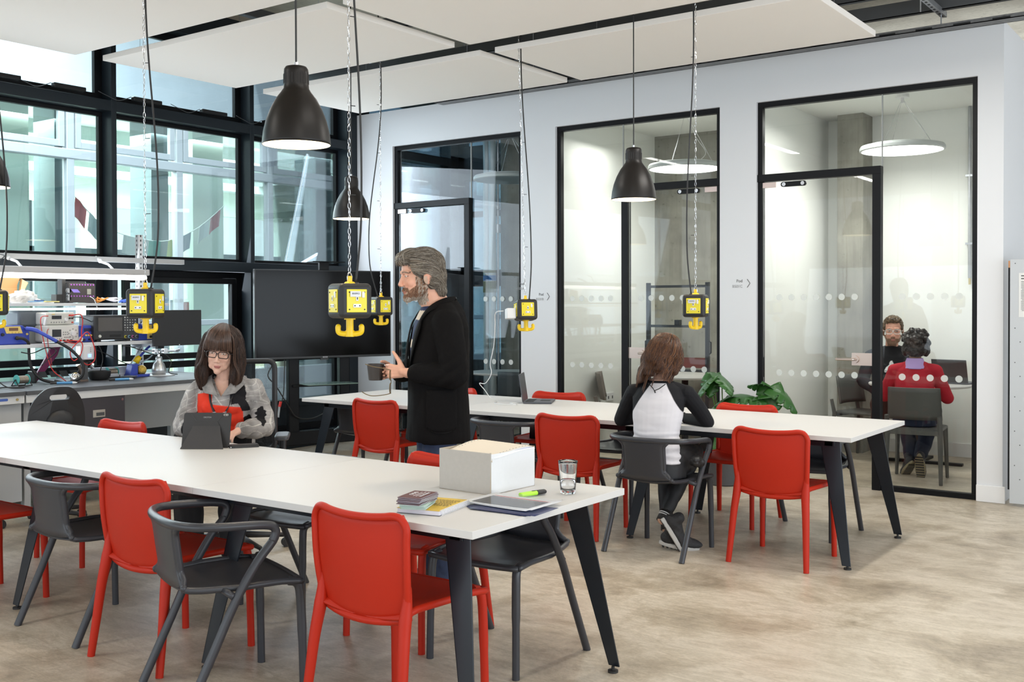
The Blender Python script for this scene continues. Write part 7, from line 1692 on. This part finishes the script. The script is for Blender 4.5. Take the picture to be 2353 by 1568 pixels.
for i in range(760):
    a = random.uniform(-2.3, 2.3); c_, s_ = math.cos(a), math.sin(a); ph = random.uniform(0, 6.3); w_ = .006 * math.sin(ph); ln = random.uniform(-.02, .03) - (.045 if a < -.3 else 0); k_ = random.uniform(.93, 1.03); sh = -.012 if a < .6 else .0
    R_.append([(.012 * s_, -.012, .143), (.060 * s_ * k_, -.02 - .062 * c_ * k_, .118), (.092 * s_ * k_, -.028 - .096 * c_ * k_, .055), (.097 * s_ * k_ + w_, -.032 - .104 * c_ * k_, -.01), (.095 * s_ * k_ - w_, -.034 - .104 * c_ * k_, -.055), (.092 * s_ * k_ + w_ + sh, -.036 - .100 * c_ * k_, -.095 + ln * .3), (.088 * s_ * k_ - w_ + sh * 2, -.036 - .096 * c_, -.135 + ln * .7), (.080 * s_ + w_ + sh * 2, -.032 - .088 * c_, -.170 + ln)])
strands('hair_locks', HB, R_, AHT, w2, .0030, .5, 1.04)
def raglan(co):
    x, y, z = co; ax = abs(x - .004)
    if y > .15: return V((.010, .010, .012))
    lim = .150 if z < .84 else .150 - (z - .84) * .62
    t = min(1, max(0, (lim - ax) / .004)) * min(1, max(0, (1.010 - z) / .004))
    return V((.010, .010, .012)).lerp(V((.66, .64, .67)), t)
q = MB()
loft(q, [((0, -.085, .545), .160, .118), ((0, -.085, .57), .154, .114), ((0, -.09, .62), .138, .106), ((0, -.075, .72), .137, .102), ((0, -.045, .82), .152, .104), ((0, -.010, .92), .160, .100), ((0, .015, .98), .128, .084), ((0, .035, 1.02), .074, .066)])
for a, b_, c_ in ((sa, sb2, sc_), (ta, tb2, tc2)):
    A_, B_, C_ = V(a), V(b_), V(c_); cap(q, (.045 * (1 if a[0] > 0 else -1), .03, .985), A_ + V((0, 0, -.012)), .044, .050); chain(q, [A_ + V((0, 0, -.014)), A_.lerp(B_, .5), B_, B_.lerp(C_, .5), C_.lerp(B_, .10)], [.056, .050, .044, .040, .033])
def rfold(co, n_):
    f = fold(1.0, .0022, (.5, .5, 1.6), 4)(co, n_); x, y, z = co
    if abs(x) < .16 and z < .74: f += .0035 * math.sin(z * 150 + 7 * x + 3 * noise.noise(V(co) * 8)) * (1 if z < .70 else (.74 - z) / .04)
    return f
blob('top', q, .0034, M_CLOTHTONE, w2, 4, rfold, color=raglan)
q = MB(); q.tube([(-.052, -.075, 1.010), (-.02, -.098, .985), (-.008, -.103, .968), (.02, -.098, .98), (.052, -.070, 1.006)], .003, 6); q.tube([(-.008, -.104, .972), (-.002, -.106, .955)], .004, 6); q.build('neck_tie', M_DOT, w2)
q = MB()
loft(q, [((0, -.080, .455), .178, .120), ((0, -.080, .52), .176, .122), ((0, -.085, .575), .138, .104), ((0, -.09, .590), .125, .095)])
for a, b_, c_ in blob_legs:
    A_, B_, C_ = V(a), V(b_), V(c_); chain(q, [A_, A_.lerp(B_, .5), B_, B_.lerp(C_, .45), B_.lerp(C_, .86)], [.100, .088, .066, .052, .040])
blob('trousers', q, .0065, mat('black_sport_trousers', (.010, .010, .012), .62), w2, 4, fold(1.2, .004, (1, 1, .7), 6))
for k_, (a, b_, c_) in enumerate(blob_legs):
    B_, C_ = V(b_), V(c_); q = MB(); p0, p1 = B_.lerp(C_, .88), B_.lerp(C_, 1.03); q.tube([p0, p0.lerp(p1, .5), p1], [.036, .035, .036], 18); sk = q.build('sock', M_RUB, w2, smooth=True)
    if k_ == 0:
        for t in (.25, .42): q = MB(); q.tube([p0.lerp(p1, t), p0.lerp(p1, t + .07)], .0372, 18); q.build('sock_stripe', M_WHITE, sk, smooth=True)
M_TRN = mat('black_trainer', (.022, .022, .024), .65, bump=.3, bscale=200); M_SOLE = mat('trainer_sole', (.55, .54, .52), .5)
shoe(w2, (.075, -.035, .115), Euler((math.radians(-58), math.radians(12), math.radians(-62))).to_matrix(), M_TRN, M_SOLE)
shoe(w2, (.10, .03, .030), Euler((math.radians(-10), math.radians(14), math.radians(-72))).to_matrix(), M_TRN, M_SOLE)
q = MB()
p_ = V(sc_).lerp(V(sb2), .03)
for k_ in range(11): a = k_ * 2 * PI / 11; q.sph(p_ + V((-.004, .031 * math.cos(a), .031 * math.sin(a))), .0062, 8, 6)
q.build('bead_bracelet', M_RUB, w2)
e = thing('waist_bag', 'small black bag hanging at the hip of the person in the raglan top', 'bag', (-2.74, 5.62, .56), math.radians(20)); q = MB(); q.sph((0, 0, 0), (.035, .05, .035), 16, 12); q.sph((.02, .02, -.01), (.03, .035, .03), 14, 10); blob('bag_body', q, .006, M_RUB, e, 3, fold(3, .006))

# ================================================================= people in the right pod
pm_ = thing('person', 'bearded person in clear glasses and black shirt seated beyond the right pod glass', 'person', (-2.975, 10.33, 0), math.radians(-158))
HP = head_frame((-.005, .07, 1.215), math.radians(-6), math.radians(-4), 0)
q = MB(); head_shapes(q, HP, False, 1.12); cap(q, (0, 0, 1.03), (0, .04, 1.15), .06, .056)
loft(q, [((0, -.04, .5), .17, .12), ((0, -.02, .8), .15, .11), ((0, 0, 1.0), .15, .09), ((0, .0, 1.06), .07, .06)])
pa = [((.19, 0, .99), (.27, .06, .74), (.13, .26, .63)), ((-.19, 0, .99), (-.26, .10, .76), (-.06, .30, .70))]
for a, b_, c_ in pa: chain(q, [V(a) + V((0, 0, -.03)), b_, c_], [.034, .036, .028])
hand_shapes(q, frame(pa[0][2], (-.3, .9, -.3), (.3, 0, 1)), (.5, .5, .5, .5), (.6, .4, .3), 1, -1); hand_shapes(q, frame(pa[1][2], (.5, .8, 0), (0, 0, 1)), (.5, .5, .5, .5), (.6, .4, .3), 1, 1)
for sx in (-1, 1): chain(q, [(sx * .09, 0, .52), (sx * .15, .40, .56), (sx * .13, .36, .09)], [.08, .06, .04])
blob('body', q, .005, M_SKIN, pm_, 4, color=head_color(HP, (.64, .34, .25), (.45, .18, .15), ((.13, .07, .04), (.20, .12, .07)), 1.12, brow=(.08, .05, .03)))
q = MB(); q.X = HP @ M.Scale(1.12, 4); q.sph((0, -.025, .058), (.080, .096, .076), 26, 18); q.sph((.0, .040, .100), (.066, .052, .034), 20, 12)
for sx in (-1, 1): q.sph((sx * .066, .0, .045), (.018, .045, .04), 14, 10)
q.X = None; blob('hair', q, .005, hair_mat('short_brown_hair', (.03, .018, .01), (.09, .055, .03), (.24, .16, .08), (.6, .6, 1), 90), pm_, 2, lambda co, n_: .008 * noise.noise(V(co) * 50))
q = MB(); q.X = HP @ M.Scale(1.12, 4)
for sx in (-1, 1): q.tube([(sx * .032 + p[0], .100, .004 + p[1]) for p in rrect(.054, .036, .014, 4)], .0028, 6, closed=True); q.tube([(sx * .059, .096, .010), (sx * .084, .0, .004)], .003, 6)
q.tube([(-.006, .10, .01), (.006, .10, .01)], .003, 6); q.X = None; q.build('glasses', mat('clear_frame', (.75, .75, .74), .2, trans=.3), pm_)
def tee(co):
    x, y, z = co; d_ = math.hypot(x + .03, (z - .80)) 
    if abs(x) > .115: return V((.030, .032, .038))
    u, v = x - .015, z - .845
    if y > .04:
        for cx_, rot, w_, h_ in ((0, 0, .022, .062), (-.045, .75, .020, .052), (.045, -.75, .020, .052)):
            X_ = (u - cx_) * math.cos(rot) - v * math.sin(rot); Z_ = (u - cx_) * math.sin(rot) + v * math.cos(rot) - .03
            if (X_ / w_) ** 2 + (Z_ / h_) ** 2 < 1 and not (v < -.004 and int((v + 1) * 110) % 2): return V((.70, .70, .70))
    return V((.012, .012, .014))
q = MB(); loft(q, [((0, -.03, .54), .18, .14), ((0, -.01, .80), .175, .135), ((0, 0, .97), .185, .115), ((0, 0, 1.04), .12, .085), ((0, .01, 1.07), .075, .07)])
for a, b_, c_ in pa: A_, B_, C_ = V(a), V(b_), V(c_); sg = 1 if a[0] > 0 else -1; cap(q, (sg * .05, 0, 1.03), A_ + V((0, 0, -.015)), .05, .062); chain(q, [A_ + V((0, 0, -.02)), B_, C_.lerp(B_, .1)], [.064, .058, .046])
blob('shirt_and_jacket', q, .0055, M_CLOTHTONE, pm_, 4, fold(1, .004), color=tee)
q = MB(); loft(q, [((0, -.04, .47), .18, .14), ((0, -.04, .58), .17, .13)])
for sx in (-1, 1): chain(q, [(sx * .09, 0, .53), (sx * .15, .40, .55), (sx * .13, .36, .13)], [.10, .08, .065])
blob('trousers', q, .009, mat('brown_trousers', (.055, .028, .024), .8), pm_, 3, fold(1, .006))
M_BOOT = mat('brown_boot', (.14, .06, .03), .5)
for sx in (-1, 1): shoe(pm_, (sx * .13, .40, .014), Euler((0, 0, 0)).to_matrix(), M_BOOT, M_RUB, 'boot')

pw_ = thing('person', 'seated person with dark curls, red sweater and lilac collar, back turned, in the right pod', 'person', (-2.46, 9.21, 0), math.radians(10))
HQ = head_frame((0, .065, 1.125), math.radians(6), math.radians(-12), 0)
q = MB(); head_shapes(q, HQ, True, .96); cap(q, (0, 0, .97), (0, .05, 1.08), .05, .048)
loft(q, [((0, -.06, .47), .16, .12), ((0, -.05, .65), .13, .10), ((0, -.02, .85), .14, .09), ((0, .01, .96), .10, .07), ((0, .02, 1.0), .06, .055)])
pb = [((.165, 0, .92), (.245, .08, .69), (.10, .28, .755)), ((-.165, 0, .92), (-.245, .07, .69), (-.10, .28, .755))]
for a, b_, c_ in pb: chain(q, [a, b_, c_], [.042, .034, .024])
hand_shapes(q, frame(pb[0][2], (-.5, .85, 0), (0, 0, 1)), (.4,) * 4, (.6, .4, .3), .9, -1); hand_shapes(q, frame(pb[1][2], (.5, .85, 0), (0, 0, 1)), (.4,) * 4, (.6, .4, .3), .9, 1)
lg2 = [((.08, 0, .52), (.12, .36, .54), (.03, .06, .14)), ((-.08, 0, .52), (-.12, .34, .54), (-.03, .16, .10))]
for a, b_, c_ in lg2: chain(q, [a, b_, c_], [.08, .055, .036])
blob('body', q, .005, M_SKIN, pw_, 4, color=head_color(HQ, (.35, .18, .12), (.3, .1, .09), None, .96))
q = MB(); q.X = HQ @ M.Scale(1.04, 4); q.sph((0, -.02, .045), (.098, .108, .090), 26, 18); q.sph((0, -.07, -.04), (.090, .065, .070), 22, 14)
for sx in (-1, 1): q.sph((sx * .075, -.02, -.045), (.036, .06, .052), 16, 12)
random.seed(6)
for i in range(70): a = random.uniform(0, 2 * PI); t = random.uniform(-.9, 1.2); q.sph((.098 * math.cos(a) * math.cos(t * .8), -.03 + .105 * math.sin(a) * math.cos(t * .8), .03 + .085 * math.sin(t)) if math.sin(a) < .35 else (.08 * math.cos(a), -.05, .03), random.uniform(.016, .026), 10, 8)
q.X = None; blob('hair', q, .0055, hair_mat('black_curls', (.006, .005, .005), (.018, .013, .012), (.06, .045, .04), (1, 1, 1), 60), pw_, 1, lambda co, n_: .006 * noise.noise(V(co) * 60))
q = MB(); q.X = HQ; 
for z in (0, .018): q.sph((-.085, -.055, .052 + z), (.007, .009, .007), 10, 8)
q.X = None; q.build('hair_clip', M_WHITE, pw_, smooth=True)
q = MB(); loft(q, [((0, -.07, .53), .165, .125), ((0, -.06, .65), .150, .118), ((0, -.02, .82), .160, .112), ((0, .0, .92), .150, .095), ((0, .01, .965), .09, .075)])
for a, b_, c_ in pb: A_, B_, C_ = V(a), V(b_), V(c_); sg = 1 if a[0] > 0 else -1; cap(q, (sg * .05, .0, .945), A_ + V((0, 0, -.014)), .05, .058); chain(q, [A_ + V((0, 0, -.018)), B_, C_.lerp(B_, .1)], [.058, .056, .042])
blob('sweater', q, .006, mat('crimson_knit', (.48, .012, .028), .85, bump=.3, bscale=250), pw_, 4, fold(1, .004))
q = MB(); q.lathe([(.105, .935), (.085, .965), (.066, 1.015), (.062, 1.02), (.070, .975), (.10, .93)], seg=30); q.build('collar', mat('lilac_cotton', (.48, .34, .68), .8), pw_, smooth=True)
q = MB(); loft(q, [((0, -.06, .455), .175, .13), ((0, -.06, .56), .160, .12)])
for a, b_, c_ in lg2: A_, B_, C_ = V(a), V(b_), V(c_); chain(q, [A_, B_, B_.lerp(C_, .85)], [.095, .074, .058])
blob('jeans', q, .009, mat('navy_jeans', (.015, .022, .05), .8), pw_, 3, fold(1, .005))
for (a, b_, c_), pos, rot in ((lg2[0], (.04, .03, .11), Euler((-1.15, 0, -.1))), (lg2[1], (-.06, .14, .06), Euler((-.7, 0, .5)))): shoe(pw_, pos, rot.to_matrix(), mat('navy_boot', (.03, .03, .04), .6), mat('tan_sole', (.30, .25, .15), .6), 'boot')

# lettering as real meshes
dg = bpy.context.evaluated_depsgraph_get(); dg.update()
for o in [o for o in bpy.data.objects if o.type == 'FONT']:
    me = bpy.data.meshes.new_from_object(o.evaluated_get(dg)); n = bpy.data.objects.new(o.name, me); COL.objects.link(n)
    n.parent = o.parent; n.matrix_local = o.matrix_local.copy(); nm = o.name; bpy.data.objects.remove(o); n.name = nm
